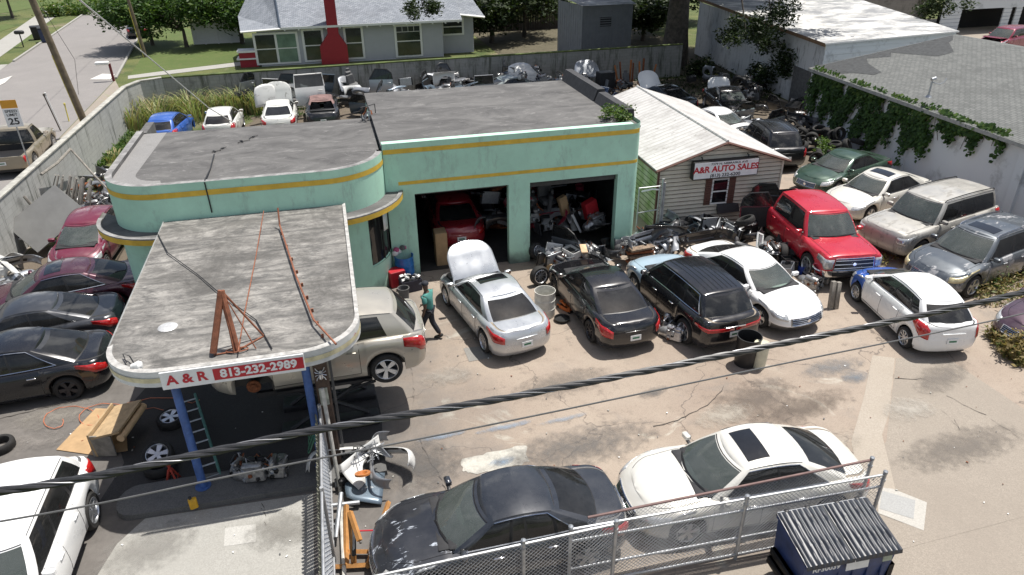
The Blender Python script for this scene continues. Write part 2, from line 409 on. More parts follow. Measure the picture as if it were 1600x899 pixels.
    for sg in (1, -1):
        for i in range(len(vg)-1):
            gl = 1 <= i <= 4
            for j in range(len(tg)-1):
                q = [G[i][j], G[i][j+1], G[i+1][j+1], G[i+1][j]]; q = [(p.x, p.y*sg, p.z) for p in q]
                if sg < 0: q = q[::-1]
                tm = (tg[j]+tg[j+1])/2; n_, mm = ('body', 0, 0), roofmat if i >= 3 else mat
                if gl and tm < tF: n_, mm = ('windshield', 0, 0), glassw
                elif (gl or i == 5 and False) and tm > tR: n_, mm = ('rear_window', 0, 0), G_DARK
                elif gl and A0 < tm < C0:
                    win = None
                    for k in range(0, len(edges)-1, 2):
                        if edges[k] < tm < edges[k+1]: win = k//2
                    if win is None: mm = BLK
                    else: n_, mm = ('side_window', sg, win), G_DARK
                elif i == 0 and (tm < tF or tm > tR): mm = BLK
                if n_[0] in missing: continue
                pt(n_).add(q, [(0, 1, 2, 3)], mm)
    rt = G[-1]
    def roofz(p, q): return p.z+(S['rc'])*clamp(p.y/ht)**.6*(1-abs(q)**2.4)
    QR = [-1, -.95, -.85, -.7, -.45, -.2, 0, .2, .45, .7, .85, .95, 1]
    rc_ = [[Vector((p.x+.0, p.y*q, roofz(p, q))) for q in QR] for p in rt]
    for j in range(len(tg)-1):
        for k in range(len(QR)-1):
            q = [rc_[j][k], rc_[j][k+1], rc_[j+1][k+1], rc_[j+1][k]]; xm = (q[0].x+q[3].x)/2; qm = abs(QR[k]+QR[k+1])/2
            pt(('roof', 0, 0)).add(q, [(0, 1, 2, 3)], roofmat)
    def roof_at(x, y):
        e = Hh-S['rc']-S['ra']*((x-xm_)/hl)**2; return e+S['rc']*(1-clamp(abs(y)/(ht-.02))**2.4)
    # seams
    b_ = pt(('body', 0, 0))
    for sg in (1, -1):
        for d in dx:
            path = [low(tx(d, v), v, .001) for v in (.14, .3, .5, .7, .85, 1)]; b_.tube([(p.x, p.y*sg, p.z) for p in path], .006, BLK, 4)
        path = [low(tx(x_, .13), .13, .002) for x_ in (dx[0], (dx[0]+dx[-1])/2, dx[-1])]; b_.tube([(p.x, p.y*sg, p.z) for p in path], .006, BLK, 4)
        if not (hood_open or 'hood' in missing):
            jj = [j for j in range(NS) if fx-.15 < top[j].x]; b_.tube([deck(j, .875*sg)+Vector((0, 0, .001)) for j in jj[3:]], .006, BLK, 4)
        if S['deck'] and not trunk_open:
            jj = [j for j in range(NS) if top[j].x < rx+.05]; b_.tube([deck(j, .845*sg)+Vector((0, 0, .001)) for j in jj[:-4]], .006, BLK, 4)
        # window surround
        if trim:
            pth = [gh(t, .055, .008) for t in tg if A0 <= t <= C0]; pt(('window_trim', sg, 0)).tube([(p.x, p.y*sg, p.z) for p in pth], .013, trim, 4)
            pth = [gh(C0+.01, v, .008) for v in (.05, .3, .6, .92)]+[gh(t, .92, .008) for t in reversed(tg) if A0 <= t <= C0]; pt(('window_trim', sg, 0)).tube([(p.x, p.y*sg, p.z) for p in pth], .010, trim, 4)
        pth = [gh(t, .06, .004) for t in (tF, .55, .4, .2, 0)]; b_.tube([(p.x, p.y*sg, p.z+.004) for p in pth], .018, BLK, 4)
        pth = [gh(t, .93, .002) for t in (tF, .55, .4, .2, 0)]; b_.tube([(p.x, p.y*sg, p.z+.002) for p in pth], .010, BLK, 4)
        b_.tube([(lambda p: (p.x, p.y*sg, p.z))(gh(t, 1, .0)) for t in tg if 1.0 <= t <= 2.0], .007, BLK, 4)
    # under body, wells
    b_.box(((xa+xb)/2, 0, .32), (xa-xb-2*Ra+.1, W-.24, .24), BLK)
    b_.box((0, 0, .36), (L-.5, W-.75, .2), BLK)
    for a in (xa, xb):
        for sg in (1, -1):
            rows = []
            for yy in (W/2-.09, W/2-.36):
                rows.append([(a+Ra*math.cos(math.pi*k/12), yy*sg, r+Ra*math.sin(math.pi*k/12)) for k in range(13)])
            b_.grid(rows, BLK); yy = (W/2-.36)*sg
            b_.add([(a, yy, .2)]+[(a+Ra*math.cos(math.pi*k/12), yy, r+Ra*math.sin(math.pi*k/12)) for k in range(13)], [(0, k+1, k+2) for k in range(12)], BLK)
    # build shells
    out = {}
    for (n_, a, b), mb in parts.items():
        if not mb.f: continue
        o = mb.build(n_, root, weld=True, ang=42); out[(n_, a, b)] = o
    for o in out.values():
        if o.name.split('.')[0] in ('hood', 'trunk_lid'):
            opn = hood_open if o.name.startswith('hood') else trunk_open
            if opn:
                xh = fx-.12 if o.name.startswith('hood') else rx+.2; zh = zdeck(xh, 0)+.01; sgn = -1 if o.name.startswith('hood') else 1
                M_ = Matrix.Translation((xh, 0, zh)) @ Matrix.Rotation(sgn*opn, 4, 'Y') @ Matrix.Translation((-xh, 0, -zh))
                o.data.transform(M_); md = o.modifiers.new('thick', 'SOLIDIFY'); md.thickness = .03
    def patch(nm, t0, t1, v0, v1, mt, off=.006, nt=8, nv=3, sides=(1, -1), join=False, shape=None):
        res = []
        for sg in sides:
            mb = MB(); rows = []
            for i in range(nv+1):
                rw = []
                for j in range(nt+1):
                    a, b = j/nt, i/nv; t = lerp(t0, t1, a); va, vb = v0, v1
                    if shape: va, vb = shape(a, v0, v1)
                    p = low(t, lerp(va, vb, b), off); rw.append((p.x, p.y*sg, p.z))
                rows.append(rw if sg > 0 else rw[::-1])
            mb.grid(rows, mt); o = mb.build(nm, root); md = o.modifiers.new('thick', 'SOLIDIFY'); md.thickness = .012; md.offset = 0; res.append(o)
        return res
    if 'headlight' not in missing:
        patch('headlight', S.get('hl', (.50, 1.12))[0], S.get('hl', (.50, 1.12))[1], S.get('hlv', (.66, .93))[0], S.get('hlv', (.66, .93))[1], lamp, shape=lambda a, v0, v1: (v0+(v1-v0)*.55*max(0, a-.6)/.4, v1))
    if 'taillight' not in missing:
        a, b = S.get('tl', (1.93, 2.5)); c, d = S.get('tlv', (.62, .92))
        patch('taillight', a, b, c, d, REDL, shape=lambda k, v0, v1: (v0+(v1-v0)*.45*max(0, .35-k)/.35, v1-(v1-v0)*.25*max(0, k-.6)/.4))
    if 'grille' not in missing:
        g1 = S.get('gr', .34); g0, gv = S.get('grv', (.42, .80))
        for nm, v0, v1, tt in (('grille', g0, gv, g1), ('air_intake', .06, .26, .5)):
            mb = MB()
            rows = [[(lambda p, s_: (p.x, p.y*s_, p.z))(low(abs(t), v, .006), 1 if t > 0 else -1) for t in [tt*k/6 for k in range(6, -7, -1)]] for v in [lerp(v0, v1, i/3) for i in range(4)]]
            mb.grid(rows, BLK)
            if nm == 'grille':
                nb = {'bars': 4, 'fine': 8, 'big': 3}.get(S['grille'], 4)
                for i in range(nb):
                    v = lerp(v0, v1, (i+.5)/nb); mb.tube([(lambda p, s_: (p.x, p.y*s_, p.z))(low(abs(t), v, .014), 1 if t > 0 else -1) for t in [tt*.96*k/6 for k in range(-6, 7)]], .016 if S['grille'] == 'big' else .009, CHR, 4)
                fr_ = [(t, v0) for t in [tt*k/6 for k in range(-6, 7)]]+[(t, gv) for t in [tt*k/6 for k in range(6, -7, -1)]]
                mb.tube([(lambda p, s_: (p.x, p.y*s_, p.z))(low(abs(t), v, .012), 1 if t > 0 else -1) for t, v in fr_], .016, CHR, 5, closed=True)
                mb.lathe([(.001, .012), (.05, .012), (.06, 0)], CHR, 14, 'x', c=(low(0, (v0+gv)/2, .016).x, 0, low(0, (v0+gv)/2).z))
            mb.build(nm, root)
    if plate:
        p = low(3.0, .52, .01); mb = MB(); mb.box((p.x, 0, p.z), (.012, .31, .155), WHT, ry=.08, bev=.004)
        mb.box((p.x-.008, 0, p.z), (.004, .20, .05), flat('plate_green', (.03, .16, .08), .5)); mb.build('licence_plate', root)
        p = low(3.0, .80, .01); mb = MB(); mb.box((p.x-.002, 0, p.z), (.02, .62, .035), CHR if trim else mat, ry=.1, bev=.008); mb.build('trunk_handle', root)
    # handles, mirrors
    for sg in (1, -1):
        for k, (p_, q_) in enumerate(S['doors']):
            xh = q_+.17; p = low(tx(xh, .8), .8, .012); mb = MB(); mb.box((p.x, p.y*sg, p.z), (.20, .035, .032), trim or mat, rx=-.1*sg, bev=.012); o = mb.build('door_handle', root)
            d = out.get(('door', sg, k)); 
            if d: o.parent = d
        if mirrors:
            xm0 = dx[0]-.18; p = gh(clamp(1.03, 1, 2), .12); mb = MB()
            mb.box((xm0, (W/2+.03)*sg, p.z+.06), (.11, .20, .13), mat if mat is not None else BLK, rz=-.15*sg, bev=.04)
            mb.box((xm0, (W/2-.08)*sg, p.z+.01), (.07, .28, .04), BLK, bev=.01)
            mb.box((xm0-.056, (W/2+.03)*sg, p.z+.06), (.006, .165, .10), CHR, rz=-.15*sg); mb.build('side_mirror', root)
    # wipers
    mb = MB()
    for y0, y1 in ((-.05, .55), (-.62, -.08)):
        f = lambda y, v: (lambda p: Vector((p.x, y, p.z)))(gh(math.asin(clamp(abs(y)/(W/2-.2)))/(math.pi/2)*.98, v, .012))
        mb.tube([f(y0, .02), f(lerp(y0, y1, .5), .08), f(y1, .07)], .010, BLK, 4)
    mb.build('wiper', root)
    # wheels
    for x_, st in ((xa, steer), (xb, 0)):
        for sg in (1, -1):
            if 'wheel' in missing: continue
            if front_off and x_ == xa:
                mb = MB(); mb.lathe([(.001, .03), (.07, .03), (.08, .0), (.15, .0), (.15, -.03), (.05, -.03)], RUST, 20, 'y', c=(x_, sg*(W/2-.12), r)); mb.build('brake_rotor', root); continue
            add_wheel(root, x_, sg*(W/2-.115), r, r, wheels, st)
    # interior
    mb = MB(); dk = DARKIN
    xd = gx[0]-.05; zd = zdeck(xd, 0)
    mb.box((xd-.12, 0, zd-.06), (.36, W-.45, .16), dk, bev=.05); mb.box((xd+.1, 0, zd-.04), (.26, W-.5, .06), dk, bev=.02)
    rowx = [gx[0]-.98]+([gx[0]-1.85] if gx[0]-1.85 > gx[3]+.1 else [])
    if W > 1.85 and not S['deck'] and not S['bed']: rowx.append(gx[0]-2.6)
    for k, x_ in enumerate(rowx):
        for y_ in (-.36, .36):
            mb.box((x_, y_, zd-.12), (.17, .50, .56), inside, ry=-.22, bev=.07); mb.box((x_-.09, y_, zd+.21), (.10, .26, .16), inside, bev=.04)
            mb.box((x_+.26, y_, zd-.36), (.5, .50, .14), inside, bev=.05)
    sw = Vector((gx[0]-.5, .36, zd-.02)); mb.tube([sw+Vector((math.sin(a)*.07, math.cos(a)*.18, math.sin(a)*.17)) for a in [i*math.pi/8 for i in range(16)]], .016, BLK, 5, closed=True)
    mb.box(sw, (.04, .34, .04), BLK); mb.build('interior', root)
    if sunroof:
        x0, x1 = gx[1]-.18, gx[1]-.62; rows = [[(x_, y_, roof_at(x_, y_)+.006) for y_ in [-.42+.84*k/6 for k in range(7)]] for x_ in [lerp(x1, x0, i/4) for i in range(5)]]
        mb = MB(); mb.grid(rows, flat('sunroof_glass', (.012, .013, .015), .1, coat=.6)); mb.build('sunroof', root)
    if ribs:
        rb = pt(('roof_rib', 0, 0)); rb = MB()
        for k in range(-3, 4):
            y_ = k*ht*.22; rb.tube([(x_, y_, roof_at(x_, y_)+.0) for x_ in [lerp(gx[2]+.12, gx[1]-.15, i/6) for i in range(7)]], .012, roofmat, 6)
        rb.build('roof_rib', root)
    if rails:
        for sg in (1, -1):
            mb = MB(); yy = (ht-.06)*sg; pts = [(x_, yy, roof_at(x_, yy)+.055) for x_ in [lerp(gx[2]+.1, gx[1]-.15, i/6) for i in range(7)]]
            pts = [(pts[0][0]-.06, yy, roof_at(pts[0][0], yy))]+pts+[(pts[-1][0]+.06, yy, roof_at(pts[-1][0], yy))]
            mb.tube(pts, .018, rails, 6); mb.build('roof_rail', root)
    if 'engine' in missing or hood_open or 'hood' in missing:
        mb = MB(); xe = (fx+top[0].x)/2; ze = zdeck(xe, 0)-.16
        mb.box((xe, 0, ze), (.55, .6, .18), ALU, bev=.04); mb.box((xe, .12, ze+.1), (.4, .3, .06), BLK, bev=.02)
        mb.box((xe+.05, -.5, ze+.02), (.3, .22, .2), BLK, bev=.02); mb.tube([(xe+.3, -.3, ze), (xe+.2, .1, ze+.15), (xe-.1, .4, ze+.1)], .03, BLK)
        mb.lathe([(.001, .12), (.1, .12), (.1, 0)], GALV, 12, c=(xe-.1, .55, ze)); mb.build('engine', root)
    root['cargeo'] = 1; del root['cargeo']
    return root

SEDAN = spec()
LUX = spec(L=4.9, W=1.84, H=1.5, xa=1.45, xb=-1.45, wheels='five', gh=(1.05, .36, -.95, -1.85))
COUPEY = spec(L=4.75, W=1.79, H=1.46, xa=1.42, xb=-1.43, gh=(1.02, .32, -.92, -1.72), wheels='ten')
SUV = spec(L=4.75, W=1.92, H=1.70, r=.37, xa=1.43, xb=-1.40, sill=.26,
           zs=[(-2.4, 1.02), (-2.2, 1.10), (-.6, 1.08), (.5, 1.04), (1.1, 1.02), (1.7, .98), (2.15, .88), (2.4, .80)],
           gh=(1.12, .48, -1.72, -2.10), ht=.66, ra=.07, rc=.05, rear=[.12, .03, 0, 0, .01, .02, .03], B=(.16, .08), RR=(.32, .18),
           bp=[.36, .70], cp=.035, qg=(.9, .9), doors=[(1.0, .05), (.05, -.85)], deck=False, wheels='seven', tl=(1.93, 2.4), tlv=(.55, .95), front=[.12, .03, 0, .01, .03, .07, .16])
MURANO = dict(SUV); MURANO.update(cp=.16, H=1.72, gh=(1.15, .45, -1.72, -2.14), bp=[.40], wheels='five', zs=[(-2.4, 1.0), (-2.2, 1.12), (-1.2, 1.14), (-.6, 1.08), (.5, 1.02), (1.1, 1.0), (1.7, .96), (2.15, .86), (2.4, .78)])
BIGSUV = spec(L=5.1, W=2.0, H=1.92, r=.40, xa=1.60, xb=-1.42, sill=.36,
           zs=[(-2.55, 1.15), (-2.4, 1.22), (-.6, 1.20), (1.0, 1.17), (1.7, 1.15), (2.3, 1.10), (2.55, 1.04)],
           gh=(1.12, .62, -2.15, -2.38), ht=.74, ra=.05, rc=.04, rear=[.10, .02, 0, 0, .0, .01, .02], B=(.07, .04), RR=(.22, .14),
           bp=[.30, .60], cp=.03, qg=(.92, .93), doors=[(1.0, .05), (.05, -.95)], deck=False, wheels='five', tl=(1.95, 2.25), tlv=(.5, .97), front=[.10, .02, 0, 0, .01, .03, .08],
           crown=[(-2.5, .03), (1.0, .05), (2.3, .06), (2.5, .03)], gr=.44, grv=(.50, .86), hl=(.46, 1.05), hlv=(.55, .88), grille='fine')
HATCH = spec(L=4.14, W=1.69, H=1.53, r=.30, xa=1.27, xb=-1.33,
           zs=[(-2.1, .92), (-1.9, 1.02), (-.6, 1.0), (.5, .95), (1.1, .93), (1.6, .84), (1.9, .76), (2.1, .70)],
           gh=(1.16, .30, -1.35, -1.86), ht=.57, ra=.10, rear=[.10, .02, 0, 0, .02, .03, .05], B=(.20, .10), RR=(.34, .20),
           bp=[.44, .80], cp=.05, qg=(.9, .88), doors=[(.9, .0), (0, -.85)], deck=False, wheels='cap', tl=(1.92, 2.42), tlv=(.55, 1.0))
PICKUP = spec(L=5.9, W=2.02, H=1.92, r=.41, xa=1.95, xb=-1.75, sill=.40,
           zs=[(-2.95, 1.12), (-2.8, 1.18), (-.9, 1.18), (1.0, 1.17), (1.9, 1.16), (2.6, 1.14), (2.95, 1.10)],
           gh=(1.52, .98, -.98, -1.16), ht=.72, ra=.05, rc=.05, rear=[.06, .02, 0, 0, 0, 0, .0], B=(.04, .02), RR=(.11, .08), hb=.02,
           bp=[.46], cp=.05, qg=(.92, .92), doors=[(1.4, .25), (.25, -.82)], deck=False, bed=(-2.85, -1.24), wheels='five', tl=(1.97, 2.2), tlv=(.5, .97), front=[.04, .0, .03, .03, .03, .035, .06],
           crown=[(-2.9, 0), (-1, .0), (1.0, .05), (2.7, .07), (2.95, .05)], gr=.47, grv=(.36, .94), hl=(.50, 1.06), hlv=(.42, .90), grille='big')
OLDPICK = dict(PICKUP); OLDPICK.update(H=1.8, gh=(1.0, .5, -.35, -.5), bed=(-2.85, -.6), bp=[.55], doors=[(.95, -.35)], wheels='cap')
VAN = dict(BIGSUV); VAN.update(H=1.75, r=.34, xa=1.6, xb=-1.4, sill=.24, zs=[(-2.55, 1.0), (-2.4, 1.1), (-.6, 1.1), (1.0, 1.05), (1.7, 1.0), (2.3, .88), (2.55, .8)], gh=(1.5, .7, -2.0, -2.38), hl=(.5, 1.1), hlv=(.66, .93), gr=.3)
WAGON = dict(SUV); WAGON.update(L=5.05, W=2.0, H=1.69, xa=1.55, xb=-1.4, gh=(1.2, .45, -1.9, -2.3), wheels='five', zs=[(-2.5, 1.0), (-2.3, 1.06), (-.6, 1.05), (.5, 1.0), (1.2, .98), (1.9, .9), (2.3, .80), (2.5, .74)])
# ---------------------------------------------------------------- text
def text_obj(name, body, size, mat, parent, loc, rot=(math.pi/2, 0, 0), off=.0, ext=.004, sx=1.0, align='CENTER', lab=None):
    cu = bpy.data.curves.new('t', 'FONT'); cu.body = body; cu.size = size; cu.align_x = align; cu.align_y = 'CENTER'; cu.offset = off; cu.extrude = ext; cu.resolution_u = 3
    o = bpy.data.objects.new('t', cu); col.objects.link(o); dg = bpy.context.evaluated_depsgraph_get(); dg.update()
    me = bpy.data.meshes.new_from_object(o.evaluated_get(dg)); bpy.data.objects.remove(o); bpy.data.curves.remove(cu)
    me.transform(Matrix.Diagonal((sx, 1, 1, 1))); me.materials.clear(); me.materials.append(mat)
    o = bpy.data.objects.new(name, me); col.objects.link(o); o.parent = parent; o.location = loc; o.rotation_euler = rot
    return o
def struct(o): o['kind'] = 'structure'; return o
def sheet(name, pts, z, mat, parent=None, kind='structure'):
    mb = MB(); mb.add([(x, y, z) for x, y in pts], [tuple(range(len(pts)))], mat); o = mb.build(name, parent, smooth=False)
    if sum((a[0]*b[1]-b[0]*a[1]) for a, b in zip(pts, pts[1:]+pts[:1])) < 0: o.data.flip_normals()
    if parent is None: o['kind'] = kind
    return o
def PG(*pp): return [tuple(P(*p)[:2]) for p in pp]

# ---------------------------------------------------------------- ground
t = NT('grass_ground'); t.bump(t.noise(9, 5, .7), .8, .1)
g1 = t.mix(t.ramp(t.noise(.35, 5, .6), .35, .65), (.055, .085, .02), (.13, .14, .045))
M_GRASS = t.fin(t.mix(t.ramp(t.noise(.22, 6, .7, dist=.5), .56, .66), g1, (.22, .18, .12)), .95)
struct_g = sheet('ground', [(-150, -60), (170, -60), (170, 260), (-150, 260)], 0, M_GRASS)
t = NT('lot_surface')
a = t.mix(t.ramp(t.noise(.28, 6, .62), .3, .7), (.24, .19, .15), (.33, .275, .22))
a = t.mix(t.ramp(t.noise(.75, 7, .7, dist=.6), .56, .80), a, (.18, .16, .14))
a = t.mix(t.ramp(t.noise(.42, 6, .66, t.mapping((1, 1, 1), (0, 0, 1.1)), 1.0), .60, .68), a, (.40, .37, .31))
a = t.mix(t.ramp(t.noise(2.2, 6, .75), .56, .8), a, (.10, .085, .075))
v_ = t.ramp(t.vor(34), .0, .5, (.72, .72, .72), (1.12, 1.12, 1.12))
m_ = t.n.new('ShaderNodeMix'); m_.data_type = 'RGBA'; m_.blend_type = 'MULTIPLY'; m_.inputs[0].default_value = .8; t.L(a, m_.inputs[6]); t.L(v_, m_.inputs[7]); a = m_.outputs[2]
cr = t.n.new('ShaderNodeTexVoronoi'); cr.feature = 'DISTANCE_TO_EDGE'; cr.inputs['Scale'].default_value = .22
wv = t.n.new('ShaderNodeVectorMath'); nz = t.n.new('ShaderNodeTexNoise'); nz.inputs['Scale'].default_value = 1.2; nz.inputs['Detail'].default_value = 5; t.L(t.co, nz.inputs[0])
t.L(t.co, wv.inputs[0]); t.L(nz.outputs['Color'], wv.inputs[1]); t.L(wv.outputs[0], cr.inputs['Vector'])
a = t.mix(t.math('MULTIPLY', t.ramp(cr.outputs['Distance'], .0005, .003, (1, 1, 1), (0, 0, 0)), .7), a, (.06, .05, .045))
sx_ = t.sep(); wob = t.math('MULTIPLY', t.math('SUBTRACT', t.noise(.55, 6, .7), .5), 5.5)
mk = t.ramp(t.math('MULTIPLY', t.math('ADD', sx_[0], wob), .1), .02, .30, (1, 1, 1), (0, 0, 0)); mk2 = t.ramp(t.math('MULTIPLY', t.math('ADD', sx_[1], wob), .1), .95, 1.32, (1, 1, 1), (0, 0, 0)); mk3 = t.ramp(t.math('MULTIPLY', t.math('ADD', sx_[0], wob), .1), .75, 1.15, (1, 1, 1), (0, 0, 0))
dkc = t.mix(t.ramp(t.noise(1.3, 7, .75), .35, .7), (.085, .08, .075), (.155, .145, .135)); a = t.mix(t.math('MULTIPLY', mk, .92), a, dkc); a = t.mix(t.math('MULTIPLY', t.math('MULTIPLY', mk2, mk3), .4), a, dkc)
t.bump(t.noise(60, 3), .25, .01); M_LOT = t.fin(a, t.ramp(t.noise(1.1, 4), .3, .7, (.7,)*3, (.95,)*3))
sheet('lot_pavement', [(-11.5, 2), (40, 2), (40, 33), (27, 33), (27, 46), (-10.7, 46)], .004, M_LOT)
def tarmac(name, c0, c1, c2, stain=.62):
    t = NT(name); a = t.mix(t.ramp(t.noise(.5, 6, .65, dist=.4), .35, .68), c0, c1)
    a = t.mix(t.ramp(t.noise(1.6, 7, .72), stain, stain+.12), a, c2)
    a = t.mix(t.ramp(t.noise(38, 3, .8), .38, .7), tuple(v*.8 for v in c0), a); t.bump(t.noise(70, 3), .3, .01); return t.fin(a, .88)
M_DARK = tarmac('dark_asphalt', (.085, .080, .078), (.125, .118, .112), (.045, .043, .042))
M_CONC = tarmac('pale_concrete', (.36, .35, .32), (.44, .43, .40), (.20, .19, .17))
M_CONC2 = tarmac('worn_concrete', (.30, .26, .215), (.37, .325, .27), (.19, .17, .15), .6)
M_ROAD = tarmac('road_asphalt', (.24, .225, .215), (.31, .29, .275), (.13, .12, .115), .66)
M_DIRT = tarmac('dirt', (.12, .095, .07), (.19, .155, .11), (.06, .065, .03), .55)
def jag(pts, n=6, a=.12):
    out = []
    for i, p in enumerate(pts):
        q = pts[(i+1) % len(pts)]
        for k in range(n):
            f = k/n; out.append((lerp(p[0], q[0], f)+(random.uniform(-a, a) if k else 0), lerp(p[1], q[1], f)+(random.uniform(-a, a) if k else 0)))
    return out
sheet('yard_dirt', jag([(-10.9, 19.5), (-6.6, 19.6), (-6.5, 28), (1, 28.6), (10, 29), (12, 31), (17, 31), (18, 27), (24, 26), (26.8, 35), (27, 46), (-10.6, 45)], 8, .3), .010, M_DIRT)
sheet('grass_strip', jag([(-10.9, 27), (-7.2, 26), (-6.6, 30), (-5.5, 38), (-4, 45), (-10.7, 45)], 8, .3), .013, M_GRASS)
sheet('concrete_pad', [(-6.4, 6), (-1.35, 6), (-1.35, 11.70), (-4.6, 11.86), (-5.0, 11.3)], .012, M_CONC)
sheet('concrete_apron', PG((1600, 640), (1600, 1100), (1180, 1100), (1330, 899), (1345, 735), (1385, 690), (1400, 560), (1480, 560)), .008, M_CONC2)
sheet('concrete_strip', PG((1363, 556), (1398, 560), (1388, 650), (1378, 680), (1400, 770), (1345, 770), (1330, 690), (1350, 620)), .012, tarmac('strip_concrete', (.38, .33, .27), (.44, .39, .33), (.28, .24, .2), .7))
sheet('gutter', [(.5, 7.15), (15, 7.5), (15, 8.0), (.5, 7.7)], .012, M_CONC2)
# oval roof of the fuel island
isl = [(-4.95+.35*math.cos(a)+.1, 12.32+.44*math.sin(a)) for a in [math.pi/2+k*math.pi/8 for k in range(9)]]+[(-1.0, 11.78), (.2, 11.85), (.2, 12.75), (-1.0, 12.7)]
sheet('canopy_shade_sheet', jag([(-5.6, 12.6), (-1.1, 12.9), (.2, 13.0), (.2, 19.0), (-5.6, 19.3)], 7, .25), .009, tarmac('shade_dark_asphalt', (.045, .043, .042), (.075, .072, .07), (.025, .024, .024)))  # near-black sheet: the canopy's shade put into the ground colour
mb = MB(); mb.prism(isl, .0, .14, tarmac('island_concrete', (.12, .12, .118), (.19, .185, .175), (.06, .06, .06), .55), top=[(x*.995-.01, y*.998+.02) for x, y in isl]); tag(mb.build('kerb_island', smooth=False), kind='structure')
# repair plates and cover slabs let into the lot
def slab(px, z, c, c2=None, inner=None):
    m = tarmac('slab_%d' % px[0][0], c, tuple(v*1.12 for v in c), tuple(v*.7 for v in c), .68); sheet('pavement_patch', PG(*px), z, m)
slab(((1372, 762), (1395, 765), (1448, 786), (1443, 830), (1372, 803)), .016, (.46, .44, .40)); slab(((1378, 768), (1430, 783), (1427, 812), (1374, 796)), .020, (.37, .37, .36))
slab(((724, 545), (757, 541), (770, 559), (733, 566)), .013, (.25, .24, .22)); slab(((352, 826), (400, 820), (400, 848), (350, 855)), .016, (.47, .46, .43))
sheet('pavement_patch', jag(PG((722, 718), (760, 708), (822, 697), (828, 722), (790, 735), (745, 742), (724, 738)), 5, .05), .013, tarmac('flaking_paint', (.52, .50, .44), (.6, .58, .52), (.16, .15, .14), .48))
def decal(name, c, e, rz, colr, lo=.36, hi=.66, sc=4):
    """irregular stain or worn paint lying on the paving"""
    t = NT(name+'_mat'); uv = t.tc.outputs['Generated']; s = t.sep(uv)
    dx = t.math('MULTIPLY', t.math('ABSOLUTE', t.math('SUBTRACT', s[0], .5)), 2.0); dy = t.math('MULTIPLY', t.math('ABSOLUTE', t.math('SUBTRACT', s[1], .5)), 2.0)
    r_ = t.math('SQRT', t.math('ADD', t.math('MULTIPLY', dx, dx), t.math('MULTIPLY', dy, dy)))
    f = t.math('SUBTRACT', t.noise(sc, 7, .75), t.math('MULTIPLY', r_, .35)); al = t.ramp(f, lo-.22, hi-.15)
    al2 = t.math('MULTIPLY', t.math('MULTIPLY', al, .68), t.ramp(r_, .85, 1.0, (1, 1, 1), (0, 0, 0))); t.L(al2, t.b.inputs['Alpha']); m = t.fin(colr, .85)
    mb = MB(); hx, hy = e[0]/2, e[1]/2; mb.add([(-hx, -hy, 0), (hx, -hy, 0), (hx, hy, 0), (-hx, hy, 0)], [(0, 1, 2, 3)], m); o = mb.build(name, smooth=False); decal.k += 1; o.location = (c[0], c[1], .022+decal.k*.0007); o.rotation_euler.z = rz; o['kind'] = 'structure'; return o
decal.k = 0
for (x, y, ex, ey, rz, c_) in ((690, 683, 1.3, .22, .06, (.24, .30, .38)), (790, 668, 1.6, .22, .08, (.24, .30, .38)), (880, 656, 1.4, .2, .1, (.27, .31, .36)), (785, 722, .7, .3, .2, (.22, .31, .42)),
    (1335, 590, .9, .6, .3, (.15, .175, .20)), (1300, 575, 2.2, .8, .1, (.19, .19, .19)), (1020, 614, 1.0, .4, .3, (.13, .125, .12)), (1180, 625, 3, 1.5, .3, (.14, .115, .095)),
    (1250, 640, 3.5, 1.0, .2, (.13, .105, .085)), (1500, 700, 4, 1.2, .1, (.17, .15, .13)), (1470, 590, 2.5, 1, .4, (.18, .16, .14)), (880, 600, 3.2, 1.2, .1, (.19, .165, .14)), (900, 700, 4.6, 1.5, .1, (.14, .13, .12)),
    (650, 730, 2.4, 1.8, 0, (.11, .105, .10)), (250, 770, 1.2, .8, 0, (.2, .2, .2)), (440, 830, 1.5, 1.2, 0, (.22, .21, .19)), (230, 860, 2, 1.4, .4, (.25, .24, .22)), (90, 650, 2.2, 1.2, .1, (.25, .23, .2)), (60, 690, 1.6, .8, 0, (.24, .22, .2)),
    (1130, 650, 1.8, .9, .2, (.42, .38, .32)), (1290, 700, 2.2, .9, .2, (.40, .36, .30)), (1230, 780, 2.4, 1, .1, (.34, .31, .27)), (1420, 640, 1.6, 1, .1, (.42, .39, .34)), (700, 590, 1.6, 1.0, .1, (.33, .30, .26)), (300, 780, 1.2, .7, .2, (.19, .19, .19))):
    decal('pavement_stain', P(x, y), (ex, ey), rz, c_, sc=3.5)
def crack(pts, wd=.018):
    pp = [P(*p) for p in pts]; out = []
    for a_, b_ in zip(pp, pp[1:]):
        n = max(2, int((b_-a_).length/.12)); out += [a_.lerp(b_, k/n)+Vector((random.uniform(-.03, .03), random.uniform(-.03, .03), 0)) for k in range(n)]
    mb = MB(); rows = [[(p.x, p.y-wd*random.uniform(.3, .8), .0195), (p.x+.004, p.y+wd*random.uniform(.3, .8), .0195)] for p in out]; mb.grid(rows, flat('crack', (.055, .048, .042), .95)); struct(mb.build('pavement_crack', smooth=False))
for c_ in (((1398, 592), (1445, 593), (1480, 620), (1540, 650), (1600, 690)), ((1020, 668), (1065, 655), (1110, 630), (1135, 600)), ((640, 560), (646, 610), (642, 680)), ((0, 655), (60, 640), (150, 622)), ((655, 690), (700, 770), (735, 800)), ((1470, 640), (1500, 672), (1485, 650)), ((420, 700), (410, 780), (418, 830))): crack(c_)
